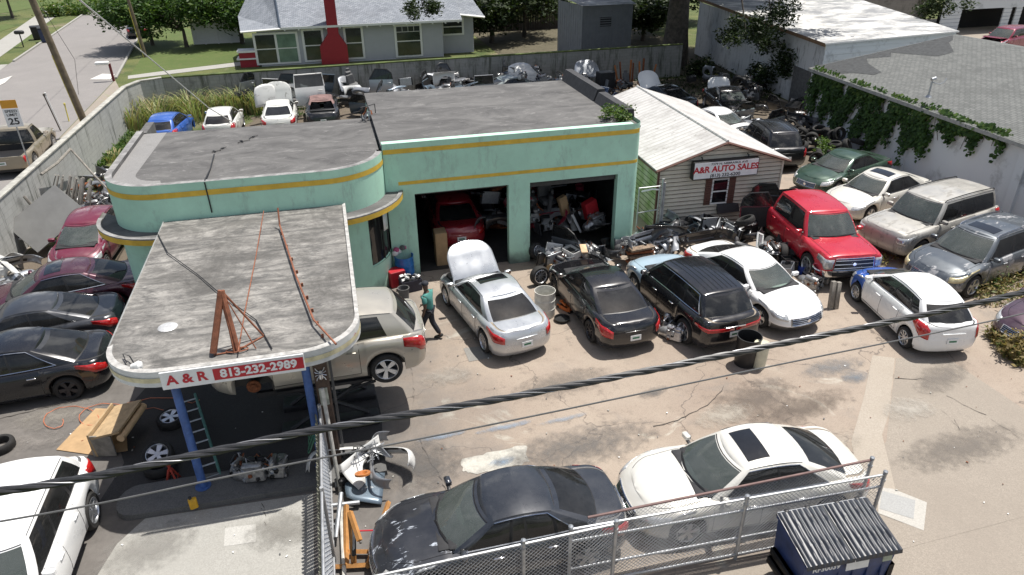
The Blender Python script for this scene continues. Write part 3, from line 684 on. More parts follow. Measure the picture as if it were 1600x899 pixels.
# ---------------------------------------------------------------- street
sheet('road', [(-13.4, 15), (-14.6, 57), (-18.6, 95), (-21.5, 150), (-30.5, 150), (-27, 107), (-24, 63.6), (-21, 15)], .006, M_ROAD)
sheet('road', [(-24.2, 66), (-70, 66), (-70, 60), (-23.6, 60)], .010, M_CONC)
sheet('verge', [(-11.1, 15), (-11.1, 45.3), (-14.55, 57), (-13.4, 15)], .006, M_CONC2)
def kerb(pts, h=.14, w_=.16):
    mb = MB(); 
    for a_, b_ in zip(pts, pts[1:]):
        a_, b_ = Vector((*a_, 0)), Vector((*b_, 0)); d = b_-a_; mb.box((*((a_+b_)/2)[:2], h/2), (d.length, w_, h), M_CONC, rz=math.atan2(d.y, d.x), bev=.02)
    struct(mb.build('kerb'))
kerb([(-14.6, 57.5), (-18.6, 95), (-21.5, 150)]); kerb([(-24.1, 67), (-27, 107), (-30.5, 150)]); kerb([(-23.4, 45), (-23.7, 58)])
sheet('sidewalk', [(-27.5, 66.5), (-25.6, 66.5), (-30.5, 110), (-33, 110)], .02, M_CONC)
sheet('sidewalk', [(-27.5, 30), (-25.2, 30), (-25.2, 59), (-27.5, 59)], .02, M_CONC)
sheet('sidewalk', PG((200, 124), (395, 101), (395, 95), (245, 113), (200, 119)), .02, M_CONC)
M_LAWN = tarmac('lawn', (.075, .115, .022), (.125, .155, .04), (.16, .145, .06), .52)
sheet('lawn', PG((203, 119), (395, 94), (395, 60), (260, 40), (240, 60)), .016, M_LAWN)
sheet('yard_dirt', [(13.8, 46.6), (30, 46.6), (30, 75), (13.8, 75)], .016, tarmac('backyard', (.10, .085, .05), (.17, .15, .10), (.045, .05, .02), .5))

# ---------------------------------------------------------------- walls, buildings
def block_mat(name, c0, c1, streak=.5, blocks=True, sl=.12):
    t = NT(name); s = t.n.new('ShaderNodeTexBrick'); m = t.n.new('ShaderNodeMapping'); m.inputs['Rotation'].default_value = (math.pi/2, 0, 0)
    sx = t.sep(); cb = t.n.new('ShaderNodeCombineXYZ'); t.L(t.math('ADD', sx[0], sx[1]), cb.inputs[0]); t.L(sx[2], cb.inputs[1]); t.L(cb.outputs[0], s.inputs['Vector'])
    s.inputs['Scale'].default_value = 1; s.inputs['Brick Width'].default_value = .4; s.inputs['Row Height'].default_value = .2; s.inputs['Mortar Size'].default_value = .006
    s.inputs['Color1'].default_value = (*c0, 1); s.inputs['Color2'].default_value = (*tuple(v*.9 for v in c0), 1); s.inputs['Mortar'].default_value = (*tuple(v*.7 for v in c0), 1)
    a = s.outputs[0] if blocks else c0
    cs = t.n.new('ShaderNodeCombineXYZ'); t.L(t.math('MULTIPLY', t.math('ADD', sx[0], sx[1]), 3.2), cs.inputs[0]); t.L(t.math('MULTIPLY', sx[2], .35), cs.inputs[1])
    a = t.mix(t.ramp(t.noise(1.0, 6, .75, cs.outputs[0]), 1-streak, 1-streak+sl), a, c1)
    a = t.mix(t.ramp(t.noise(.6, 6, .7), .56, .75), a, tuple(v*.55 for v in c1)); t.bump(t.noise(18, 4), .3); return t.fin(a, .9)
M_WALLL = block_mat('grey_block_wall', (.42, .42, .40), (.15, .155, .14), .47)
M_WALLB = block_mat('mossy_block_wall', (.30, .30, .28), (.10, .105, .085), .50)
M_CAP = flat('wall_cap', (.40, .39, .35), .9, var=.35, sc=3, bump=.2)
def wall_run(name, label, pts, h, th, mat, cap=True, capm=None):
    mb = MB(); cp = MB()
    for a_, b_ in zip(pts, pts[1:]):
        a_, b_ = Vector((*a_, 0)), Vector((*b_, 0)); d = b_-a_; c_ = (a_+b_)/2; an = math.atan2(d.y, d.x)
        mb.box((c_.x, c_.y, h/2), (d.length+.01, th, h), mat, rz=an)
        if cap: cp.box((c_.x, c_.y, h+.04), (d.length+.04, th+.06, .08), capm or M_CAP, rz=an, bev=.015)
    o = mb.build(name, smooth=False); tag(o, label, 'wall')
    if cap: cp.build('coping', o)
    return o
wall_run('block_wall', 'grey stained block wall running beside the street on the left', [(-12.1, 6), (-11.55, 16), (-11.3, 26), (-10.8, 43.6), (-10.3, 45.0), (-9.2, 45.6)], 2.1, .2, M_WALLL)
wall_run('block_wall', 'dark mossy block wall in front of the grey house and its shed', [(-9.2, 45.6), (4, 46.3), (24, 46.7)], 2.1, .2, M_WALLB, capm=flat('moss_cap', (.10, .13, .04), .95, var=.6, sc=1.5))

# stucco with dirt
def stucco(name, c, dirt=(.27, .36, .30)):
    t = NT(name); sx = t.sep(); a = t.mix(t.ramp(t.noise(.9, 6, .7), .3, .7), tuple(v*.88 for v in c), tuple(v*1.08 for v in c))
    cs = t.n.new('ShaderNodeCombineXYZ'); t.L(t.math('MULTIPLY', t.math('ADD', sx[0], sx[1]), 1.6), cs.inputs[0]); t.L(t.math('MULTIPLY', sx[2], .5), cs.inputs[1])
    a = t.mix(t.ramp(t.noise(1.3, 7, .78, cs.outputs[0]), .53, .80), a, dirt)
    a = t.mix(t.ramp(t.math('ADD', sx[2], t.math('MULTIPLY', t.noise(2, 5), .9)), .45, .95, (1, 1, 1), (0, 0, 0)), a, tuple(v*.55 for v in dirt))
    t.bump(t.noise(30, 4), .25); return t.fin(a, .75)
M_GRN = stucco('green_stucco', (.46, .74, .58)); M_YEL = flat('yellow_band', (.72, .47, .06), .7, var=.18, sc=3)
t = NT('tar_roof'); a = t.mix(t.ramp(t.noise(.5, 7, .7, t.mapping((1, 1.7, 1), (0, 0, .12)), 1.2), .3, .7), (.06, .058, .058), (.16, .156, .15))
a = t.mix(t.ramp(t.noise(1.7, 7, .8, t.mapping((.8, 2, 1), (0, 0, .1)), 1.0), .56, .72), a, (.27, .265, .255)); a = t.mix(t.ramp(t.noise(2.4, 7, .8), .60, .75), a, (.045, .045, .045)); t.bump(t.noise(12, 5), .3, .02); M_TAR = t.fin(a, .9)
t = NT('canopy_roof'); cm = t.mapping((.8, 1.9, 1), (0, 0, .02))
a = t.mix(t.ramp(t.noise(1.0, 7, .78, cm, 1.2), .36, .62), (.10, .096, .09), (.33, .315, .29)); a = t.mix(t.ramp(t.noise(2.2, 7, .85, t.mapping((.8, 1.7, 1))), .47, .66), a, (.07, .069, .067))
wv = t.n.new('ShaderNodeTexWave'); wv.bands_direction = 'Y'; wv.inputs['Scale'].default_value = .28; wv.inputs['Distortion'].default_value = .3; t.L(t.co, wv.inputs[0])
a = t.mix(t.ramp(t.noise(.5, 7, .75, dist=1.0), .46, .68), a, (.08, .076, .07)); a = t.mix(t.math('MULTIPLY', t.ramp(wv.outputs['Fac'], .0, .03, (1, 1, 1), (0, 0, 0)), .5), a, (.07, .068, .065)); t.bump(wv.outputs['Fac'], .3, .05); M_CAN = t.fin(a, .85)
def arc(cx, cy, r, a0, a1, n=12): return [(cx+r*math.cos(lerp(a0, a1, k/n)), cy+r*math.sin(lerp(a0, a1, k/n))) for k in range(n+1)]
PI = math.pi
def bay(off=0):   # plan outline of the left half, counter-clockwise from back right
    return [(1.33+(off if off > 0 else 0)*0, 21.0)]
def bay_outline(o):
    pts = []
    pts += arc(-4.75, 21.1, 1.5+o, -PI, -PI/2)               # left corner
    pts += arc(-.45, 21.35, 1.8+o, -PI/2, -.0)[:-1]          # right corner
    pts.append((1.35+o, 21.0 if o <= 0 else 21.0)); return [p for p in pts]
auto = thing('repair_shop', 'mint green rounded repair shop with yellow bands, two open garage bays and flat tar roof', 'building', (0, 0, 0))
WH = 4.38
op = bay_outline(0)
def wallband(mb, pts, z0, z1, mat): mb.grid([[(x, y, z0) for x, y in pts], [(x, y, z1) for x, y in pts]], mat)
# left half
mb = MB(); wallband(mb, op, 0, 1.0, M_GRN); wallband(mb, op[:19], 1.0, 2.55, M_GRN); wallband(mb, op[24:], 1.0, 2.55, M_GRN); wallband(mb, op, 2.55, 4.18, M_GRN)
wallband(mb, [(-6.25, 25.4), (-6.25, 21.1)], 0, 4.18, M_GRN); mb.grid([[(x, y, 4.18) for x, y in [(-6.25, 25.4)]+op], [(x, y, 4.28) for x, y in [(-6.25, 25.4)]+op]], M_GRN); mb.box((-6.1, 26.1, 2.1), (.25, 1.4, 4.2), M_TAR)
inn = [(-6.05, 25.4)]+bay_outline(-.18); outl = [(-6.25, 25.4)]+op
mb.grid([[(x, y, 4.28) for x, y in inn], [(x, y, 4.28) for x, y in outl]], flat('parapet_top', (.26, .255, .25), .9, var=.5, sc=3))
mb.grid([[(x, y, 4.1) for x, y in inn], [(x, y, 4.28) for x, y in inn]], M_TAR); mb.grid([[(-6.25, 25.4, 0), (1.33, 25.4, 0)], [(-6.25, 25.4, 4.16), (1.33, 25.4, 4.16)]], M_GRN)
mb.build('front_office', auto, ang=30)
mb = MB(); mb.grid([[(x, y, 4.155) for x, y in [(-6.3, 27.0)]+[(-4.75, 21.1)]*7+op[7:19]+op[19:]], [(lerp(x, 1.33, 1), 25.4 if k else 26.9, 4.15) for k, (x, y) in enumerate([(-6.3, 27)]*(1+7+12+len(op[19:])))]], M_TAR)
mb = MB(); rp = [(-6.2, 25.4)]+bay_outline(-.1)+[(1.34, 25.4)]; mb.add([(x, y, 4.16) for x, y in rp], [tuple(range(len(rp)))], M_TAR); bd_ = [(-6.1, 25.4), (-6.1, 21.1)]+arc(-4.75, 21.1, 1.35, -PI, -PI/2, 8)[1:]+[(-3.9, 19.9), (-4.7, 20.15)]+arc(-4.75, 21.1, .75, -PI/2, -PI, 6)[::1]+[(-5.35, 25.4)]; mb.add([(x, y, 4.166) for x, y in bd_], [tuple(range(len(bd_)))], tarmac('gutter_coat', (.24, .235, .23), (.33, .325, .31), (.11, .11, .105), .6)); mb.build('office_roof', auto, smooth=False)
mb = MB(); bo = bay_outline(.012)
for z0, z1 in ((3.90, 4.05),): mb.grid([[(x, y, z0) for x, y in bo], [(x, y, z1) for x, y in bo]], M_YEL)
mb.build('yellow_stripe', auto)
mb = MB(); led = bay_outline(.52); led[0] = (-6.75, 21.6); led[-1] = (1.80, 20.98); inr = bay_outline(-.01)
mb.grid([[(x, y, 2.95) for x, y in led], [(x, y, 2.97) for x, y in inr]], M_TAR); mb.grid([[(x, y, 2.80) for x, y in led], [(x, y, 2.955) for x, y in led]], M_YEL); mb.grid([[(x, y, 2.80) for x, y in inr], [(x, y, 2.80) for x, y in led]], M_GRN)
mb.grid([[(x, y, 2.99) for x, y in bay_outline(.40)], [(x, y, 2.99) for x, y in bay_outline(.52)[:-1]+[(1.80, 20.97)]]], flat('parapet_top', (.26, .255, .25), .9)); mb.grid([[(x, y, 2.955) for x, y in led], [(x, y, 2.992) for x, y in led]], flat('parapet_top', (0, 0, 0)))
mb.build('curved_ledge', auto, ang=30)
# office window round the right corner
wn = bay_outline(-.05)[18:25]; mb = MB(); wallband(mb, wn, .98, 2.56, glass('office_glass', (.06, .07, .07), .4)); wo = mb.build('office_window', auto)
mb = MB()
for k in (0, 3, 5): mb.tube([(wn[k][0], wn[k][1], 1.0), (wn[k][0], wn[k][1], 2.55)], .03, M_GRN if k in (0,) else BLK, 4)
mb.tube([(x, y, 1.0) for x, y in wn], .03, M_GRN, 4); mb.build('window_frame', wo)
mb = MB(); a_, b_ = Vector((*wn[3], 0)), Vector((*wn[5], 0)); mb.add([(a_.x+.05, a_.y-.08, 2.5), (b_.x+.03, b_.y-.08, 2.5), (b_.x+.03, b_.y-.08, 1.85), (a_.x+.05, a_.y-.08, 1.95)], [(0, 1, 2, 3)], WHT); mb.build('paper_notice', wo, thick=.01)
# garage half
gx0, gx1, gy, ht_ = 1.33, 9.72, 21.0, 4.47
mb = MB(); D = [(2.19, 5.2), (5.91, 8.93)]
fr = [(gx0, gy)]+[(9.37+.35*math.cos(a), gy+.35+.35*math.sin(a)) for a in [-PI/2+k*PI/12 for k in range(7)]]+[(gx1, 28.3)]
for x0, x1 in ((gx0, D[0][0]), (D[0][1], D[1][0]), (D[1][1], 9.37)): mb.box(((x0+x1)/2, gy+.13, 1.41), (x1-x0, .26, 2.82), M_GRN)
mb.box(((gx0+9.37)/2, gy+.13, 3.645), (9.37-gx0, .26, 1.65), M_GRN)
mb.grid([[(x, y, 0) for x, y in fr[1:]], [(x, y, ht_) for x, y in fr[1:]]], M_GRN)
mb.grid([[(gx0, 21.2, 4.1), (gx0, 28.3, 4.1)], [(gx0, 21.2, 4.32), (gx0, 28.3, 4.32)]], M_TAR); mb.box((5.5, 28.3, 2.15), (8.3, .2, 4.3), M_GRN); mb.box((1.42, 24.8, 2.0), (.16, 7, 4.0), M_GRN)
mb.build('garage_wall', auto, ang=30)
mb = MB(); mb.box((5.5, 24.75, 4.32), (8.36, 7.2, .06), M_TAR); mb.box((5.35, 21.12, 4.40), (8.05, .22, .10), flat('parapet_top', (0, 0, 0)))
mb.build('garage_roof', auto, smooth=False)
mb = MB()
for y0, y1, h_ in ((24.6, 28.35, .44), (21.9, 24.5, .36)):
    mb.prism([(9.30, y0), (9.78, y0), (9.78, y1), (9.30, y1)], 4.34, 4.34+h_, flat('bitumen_parapet', (.045, .045, .048), .7, var=.4), top=[(9.46, y0), (9.74, y0), (9.74, y1), (9.46, y1)])
mb.build('side_parapet', auto, smooth=False)
for z0, z1 in ((4.15, 4.29), (3.15, 3.255)):
    mb = MB(); f2 = [(1.34 if z0 > 4 else 1.72, gy-.012)]+[(9.37+.362*math.cos(a), gy+.35+.362*math.sin(a)) for a in [-PI/2+k*PI/12 for k in range(4)]]
    mb.grid([[(x, y, z0) for x, y in f2], [(x, y, z1) for x, y in f2]], M_YEL); mb.grid([[(x, y, z1) for x, y in f2], [(x, y+.012, z1) for x, y in f2]], M_YEL); mb.build('yellow_stripe', auto)
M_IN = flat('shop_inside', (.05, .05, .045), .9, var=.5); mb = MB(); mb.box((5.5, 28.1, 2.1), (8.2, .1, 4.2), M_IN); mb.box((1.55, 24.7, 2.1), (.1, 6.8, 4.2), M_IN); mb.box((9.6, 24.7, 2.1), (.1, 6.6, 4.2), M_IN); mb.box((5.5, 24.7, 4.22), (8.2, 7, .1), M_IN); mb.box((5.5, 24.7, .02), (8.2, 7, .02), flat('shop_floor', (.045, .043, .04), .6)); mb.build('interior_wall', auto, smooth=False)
for x0, x1 in D:
    mb = MB(); dz = .10 if x0 < 3 else .22
    for k in range(4): mb.box(((x0+x1)/2, gy+.2, 2.82-dz*(k+.5)/4), (x1-x0-.02, .05-.01*(k % 2), dz/4), flat('roller_slat', (.16, .16, .16) if x0 > 3 else (.06, .06, .06), .5, .4))
    mb.build('roller_door', auto)
for x, y, s_ in ((-3.6, 22.6, 1.0), (-2.9, 23.4, 1.6)):
    mb = MB(); random.seed(3); mb.tube([(x+random.uniform(-.12, .12)*(.5+s_*.3)+k*.02*s_, y+k*.035*s_+random.uniform(-.08, .08), 4.19) for k in range(14)], .014, BLK, 4); tag(mb.build('old_cable'), 'short tangle of black cable left %s on the office tar roof' % ('near the front left' if s_ == 1 else 'in the middle'), 'cable')
mb = MB(); mb.tube([(-3.55, 22.3, 4.2), (-3.52, 21, 4.18), (-3.5, 19.75, 4.29), (-3.5, 19.575, 4.26), (-3.48, 19.56, 3.4)], .02, BLK, 5); tag(mb.build('drain_cable'), 'thin black cable running over the green parapet of the office', 'cable')
mb = MB()
for k in range(14): a = random.uniform(0, 6.28); mb.box((1.2+.25*math.cos(a)*random.random(), 25.1+.35*math.sin(a)*random.random(), 4.2+random.random()*.25), (.06, .3*random.random()+.1, .05), random.choice((BLK, RUST, GALV)), rz=a, rx=random.random()*2)
mb.tube([(1.0, 24.8, 4.2), (1.0, 24.9, 4.65), (1.5, 25.3, 4.65), (1.5, 25.2, 4.2)], .02, BLK); tag(mb.build('roof_scrap'), 'small heap of rusty metal scrap on the roof step', 'scrap')

# canopy
cz = 3.30
can = thing('canopy', 'weathered flat canopy with rounded corners, white fascia and blue posts over the pump island', 'canopy')
co_ = arc(-3.55, 13.05, 1.15, PI, 1.5*PI, 10)+[(-2.3, 11.87)]+arc(-1.12, 13.02, 1.15, 1.5*PI, 2*PI, 10)+[(.06, 19.50), (-4.72, 19.50)]
mb = MB(); mb.add([(x, y, cz-.02) for x, y in co_], [tuple(range(len(co_)))], M_CAN)
rim = [(lerp(x, -2.3, .035), lerp(y, 15.6, .03)) for x, y in co_]; N_ = len(co_)
M_FAS = flat('canopy_fascia', (.62, .63, .62), .6, var=.22, sc=3)
mb.grid([[(x, y, cz+.03) for x, y in co_[:-1]], [(x, y, cz+.035) for x, y in rim[:-1]], [(x, y, cz-.015) for x, y in rim[:-1]]], flat('canopy_edge', (.42, .41, .39), .8, var=.4)); mb.add([(x, y, cz-.26) for x, y in co_], [tuple(range(N_))[::-1]], flat('canopy_soffit', (.25, .25, .24), .8)); mb.build('canopy_roof', can, smooth=False)
mb = MB(); mb.grid([[(x, y, cz-.30) for x, y in [co_[-1]]+co_[:-1]], [(x, y, cz-.10) for x, y in [co_[-1]]+co_[:-1]], [(x, y, cz+.03) for x, y in [co_[-1]]+co_[:-1]]], M_FAS)
e2 = [(x*1.001, y-.004) for x, y in co_[:-2]]; mb.grid([[(lerp(x, -2.3, -.004), lerp(y, 15.6, -.003), cz-.20) for x, y in co_[:-2]], [(lerp(x, -2.3, -.004), lerp(y, 15.6, -.003), cz-.10) for x, y in co_[:-2]]], flat('faded_yellow', (.62, .56, .36), .7)); mb.build('fascia', can, ang=30)
M_BLUE = flat('blue_post_paint', (.055, .12, .33), .6, var=.35, sc=5)
for x_ in (-3.54, -1.13):
    for k in (0,): mb = MB(); mb.tube([(x_, 12.36, 0.1), (x_, 12.36, cz-.28)], .085, M_BLUE, 12); mb.tube([(x_, 12.36, .13), (x_, 12.36, .16)], .16, M_BLUE, 12); mb.build('post', can)
M_POLEB = flat('brown_steel', (.085, .055, .04), .75, var=.55, sc=5)
mb = MB(); mb.box((-.86, 12.46, 1.6), (.27, .27, 3.1), M_POLEB, bev=.02); mb.box((-.66, 12.50, 1.6), (.05, .08, 3.0), flat('dark_conduit', (.1, .1, .1), .6)); bp_ = mb.build('square_column', can)
mb = MB()
for s_ in (-1, 1):
    for k, (dx_, dz_) in enumerate(((.09, .10), (.11, .04), (.11, -.03), (.09, -.10))): mb.tube([(-.86+s_*.02, 12.31, 2.5+dz_*.4), (-.86+s_*dx_*.8, 12.31, 2.5+dz_), (-.86+s_*dx_, 12.31, 2.5+dz_*1.5)], .010, ALU, 4)
mb.lathe([(.001, .05), (.03, .03), (.035, 0), (.001, -.05)], ALU, 10, c=(-.86, 12.31, 2.55)); mb.lathe([(.001, .09), (.045, .05), (.045, -.05), (.001, -.1)], ALU, 10, c=(-.86, 12.315, 2.45)); mb.build('spider_emblem', bp_)
mb = MB(); mb.box((-.86, 12.31, 1.95), (.17, .02, .42), flat('plaque', (.40, .42, .36), .5, var=.4), bev=.005); mb.build('plaque', bp_)
# mast left from an old sign
M_RP = flat('rusty_pipe', (.26, .10, .055), .8, .1, var=.4, sc=7)
rf = thing('sign_frame', 'rusty brown pipe frame of an old sign standing on the front of the canopy', 'frame')
def seg(mb, a, b, r, m=M_RP, n=8): mb.tube([a, b], r, m, n)
pA, pB, pC = P(334, 555, cz), P(371, 548, cz), P(352, 470, cz+1.25)
pC = Vector((pA.x+.32, pA.y+.35, cz+1.15))
mb = MB(); seg(mb, pA+Vector((0, 0, .05)), pC, .065); seg(mb, pC, pB, .06); mb.build('leg', rf)
pD = P(412, 525, cz); mb = MB()
for q, r_ in ((pD, .02), (P(366, 552, cz), .018), (P(400, 545, cz), .012)): seg(mb, pC, q, r_)
seg(mb, pB, pD, .018); seg(mb, pA, pB, .015); mb.tube([pB+Vector((.2*math.cos(a), .08*math.sin(a), .02)) for a in [k*PI/6 for k in range(12)]], .014, M_RP, 4, closed=True); mb.build('brace', rf)
mb = MB(); mb.tube([P(434, 325, cz+.5), P(437, 352, cz+.1), P(462, 430, cz+.08), P(490, 500, cz+.12), P(525, 538, cz+.14)], .022, M_RP, 6); mb.tube([P(412, 330, cz+.4), P(400, 400, cz+.03), P(382, 490, cz+.03), P(372, 550, cz+.1)], .014, M_RP, 5)
for k in range(9): p_ = P(440+k*8, 365+k*20, cz+.02); mb.box(p_, (.05, .03, .08), M_RP)
tag(mb.build('rusty_conduit'), 'long rusty conduit lying across the canopy roof to its front corner', 'pipe')
mb = MB(); mb.tube([P(246, 365, cz+.02), P(262, 395, cz+.03), P(310, 430, cz+.02), P(345, 460, cz+.03), P(400, 500, cz+.02), P(425, 545, cz+.02)], .012, BLK, 4); tag(mb.build('wire'), 'thin black wire crossing the canopy roof diagonally', 'wire')
mb = MB(); mb.lathe([(.001, .03), (.10, .03), (.15, .02), (.19, 0)], flat('silver_patch', (.6, .6, .6), .5, .4), 18, c=P(262, 511, cz-.015)); tag(mb.build('round_vent'), 'round silver vent patch on the left of the canopy roof', 'vent')
mb = MB(); p_ = P(212, 572, cz+.05); mb.lathe([(.001, .12), (.06, .11), (.09, .05), (.07, 0), (.04, -.08)], WHT, 14, 'x', c=p_); mb.tube([p_, p_+Vector((-.15, .3, .05)), p_+Vector((-.3, .45, .02)), p_+Vector((-.2, .2, -.02))], .012, BLK, 4); tag(mb.build('flood_lamp'), 'small white floodlight lying on the front left corner of the canopy', 'lamp')
# phone sign on the fascia
M_RED = flat('sign_red', (.50, .015, .03), .5, var=.1); M_SIGN = flat('sign_white', (.82, .82, .82), .5, var=.08)
a_, b_ = P(260, 590, cz-.13), P(473, 566, cz-.13); a_.y = b_.y = 0; sw_ = 2.52; sc_ = (-3.42+.0, 0)
sg_ = thing('phone_sign', 'white and red A&R phone number sign on the front fascia of the canopy', 'sign', (-2.33, 11.81, cz-.13), R(-.6))
mb = MB(); mb.box((0, 0, 0), (sw_, .03, .37), M_SIGN, bev=.004); mb.build('panel', sg_, smooth=False)
mb = MB(); mb.box((.44, -.018, 0), (1.60, .006, .245), M_RED); mb.build('red_band', sg_, smooth=False)
text_obj('lettering', 'A & R', .27, M_RED, sg_, (-.82, -.018, -.0), off=.008, sx=1.05); text_obj('lettering', '813-232-2989', .235, M_SIGN, sg_, (.44, -.024, 0), off=.008, sx=1.03)
text_obj('lettering', 'A', .2, M_RED, can, (-.10, 12.50, cz-.13), rot=(PI/2, 0, R(62)), off=.006)

# shed of the car sales office
M_SIDING = flat('beige_siding', (.63, .57, .47), .7, var=.1, sc=2); M_TRIMB = flat('brown_trim', (.13, .06, .045), .7)
t = NT('white_tin_roof'); wv = t.n.new('ShaderNodeTexWave'); wv.bands_direction = 'Y'; wv.inputs['Scale'].default_value = 1.05; wv.inputs['Distortion'].default_value = 0; t.L(t.co, wv.inputs[0])
a = t.mix(t.ramp(t.noise(1.1, 7, .75), .45, .72), (.54, .53, .515), (.33, .315, .30)); a = t.mix(t.ramp(t.noise(2.6, 7, .8), .6, .68), a, (.16, .14, .12)); a = t.mix(t.ramp(wv.outputs['Fac'], 0, .1, (1, 1, 1), (0, 0, 0)), a, (.35, .33, .3)); t.bump(wv.outputs['Fac'], .5, .03); M_TIN = t.fin(a, .55)
sh = thing('sales_office', 'beige clapboard office shed with a white corrugated gable roof and brown shutters', 'building', (13.45, 22.2, 0), R(-2.5))
hw_, Ln, ez, rz_ = 2.42, 8.6, 2.42, 3.20
mb = MB(); nb = 21; M_LAPSHADE = flat('siding_lap_shade', (.14, .12, .10), .9)
for k in range(nb):   # lapped boards on the front
    z0, z1 = k*rz_/nb, (k+1)*rz_/nb; w0 = hw_ if z0 < ez else hw_*(rz_-z0)/(rz_-ez); w1 = hw_ if z1 < ez else hw_*(rz_-z1)/(rz_-ez)
    mb.box((0, -.049, z0+.009), (2*w0-.02, .006, .018), M_LAPSHADE)  # dark strip on each board edge, painting in the shade below the lap
    mb.add([(-w0, -.045, z0), (w0, -.045, z0), (w1, 0, z1), (-w1, 0, z1)], [(0, 1, 2, 3)], M_SIDING); mb.add([(-w0, -.045, z0), (w0, -.045, z0), (w0, 0, z0), (-w0, 0, z0)], [(0, 3, 2, 1)], M_SIDING)
mb.box((hw_-.02, Ln/2, ez/2), (.04, Ln, ez), M_SIDING); mb.box((0, Ln, ez/2), (hw_*2, .04, ez), M_SIDING); mb.build('siding', sh, smooth=False)
t = NT('mossy_planks'); sx = t.sep(); bz = t.n.new('ShaderNodeTexWave'); bz.bands_direction = 'Z'; bz.inputs['Scale'].default_value = 1.6; t.L(t.co, bz.inputs[0]); a = t.mix(t.ramp(t.noise(1.2, 6, .7), .4, .6), (.20, .26, .10), (.42, .40, .32)); a = t.mix(t.ramp(bz.outputs['Fac'], 0, .12, (1, 1, 1), (0, 0, 0)), a, (.05, .07, .03)); M_MOSS = t.fin(a, .9)
mb = MB(); mb.box((-hw_+.0, Ln/2, ez/2), (.04, Ln, ez), M_MOSS); mb.build('side_wall', sh, smooth=False)
mb = MB(); ov = .18
for s_ in (-1, 1):
    e_ = Vector((s_*(hw_+ov), 0, ez-ov*(rz_-ez)/hw_)); rr_ = Vector((0, 0, rz_+.02))
    rows = []; nn = 2
    for k in range(nn+1): p_ = e_.lerp(rr_, k/nn); rows.append([(p_.x, -.22, p_.z+.05), (p_.x, Ln+.15, p_.z+.05)])
    mb.grid(rows, M_TIN); mb.grid([[(x, y, z-.05) for x, y, z in r_] for r_ in rows], M_TIN)
mb.tube([(0, -.22, rz_+.075), (0, Ln+.15, rz_+.075)], .05, M_TIN, 6)
mb.build('tin_roof', sh, smooth=False)
mb = MB()
for s_ in (-1, 1):
    mb.tube([(s_*(hw_+ov), -.235, ez-.06+.0), (0, -.235, rz_+.02)], .05, M_TRIMB, 4); mb.box((s_*hw_, -.03, ez/2), (.07, .07, ez), M_TRIMB if s_ < 0 else M_SIDING)
mb.tube([(-hw_-.16, -.2, ez-.1), (-hw_-.16, Ln, ez-.1)], .04, M_TRIMB, 5); mb.build('gable_trim', sh, smooth=False)
wd = MB(); wx, wz = .03, 1.35; wd.box((wx, -.03, wz), (.66, .04, 1.0), WHT); wf = wd.build('window', sh, smooth=False)
mb = MB()
for z_ in (wz+.23, wz-.23): mb.box((wx, -.055, z_), (.54, .015, .40), flat('dark_pane', (.01, .012, .014), .08, coat=.5))
mb.build('pane', wf, smooth=False)
for s_ in (-1, 1):
    mb = MB(); mb.box((wx+s_*.47, -.045, wz), (.24, .04, 1.0), M_TRIMB)
    for k in range(12): mb.box((wx+s_*.47, -.07, wz-.44+k*.08), (.18, .012, .05), M_TRIMB, rx=.4)
    mb.build('shutter', sh, smooth=False)
sg2 = thing('sales_sign', 'white A&R AUTO SALES lightbox sign with red and black letters on the shed gable', 'sign', (13.45, 21.97, 2.30), R(-1.5))
mb = MB(); mb.box((0, 0, 0), (2.56, .22, .66), BLK, bev=.015); mb.build('sign_case', sg2, smooth=False); mb = MB(); mb.box((0, -.112, 0), (2.48, .012, .59), M_SIGN); mb.build('panel', sg2, smooth=False)
text_obj('lettering', '7379 N. NEBRASKA AVE', .105, flat('sign_grey', (.09, .09, .09), .6), sg2, (.10, -.120, .215), off=.002, sx=1.3); text_obj('lettering', 'A&R AUTO SALES', .31, M_RED, sg2, (0, -.120, .02), off=.010, sx=1.04); text_obj('lettering', '(813) 232-6200', .165, flat('sign_black', (.02, .02, .025), .6), sg2, (-.02, -.120, -.215), off=.003, sx=1.15)
for x_ in (-.9, .9): mb = MB(); mb.tube([(x_, .0, .3), (x_, .05, .42), (x_, .12, .42)], .025, BLK); mb.build('bracket', sg2)

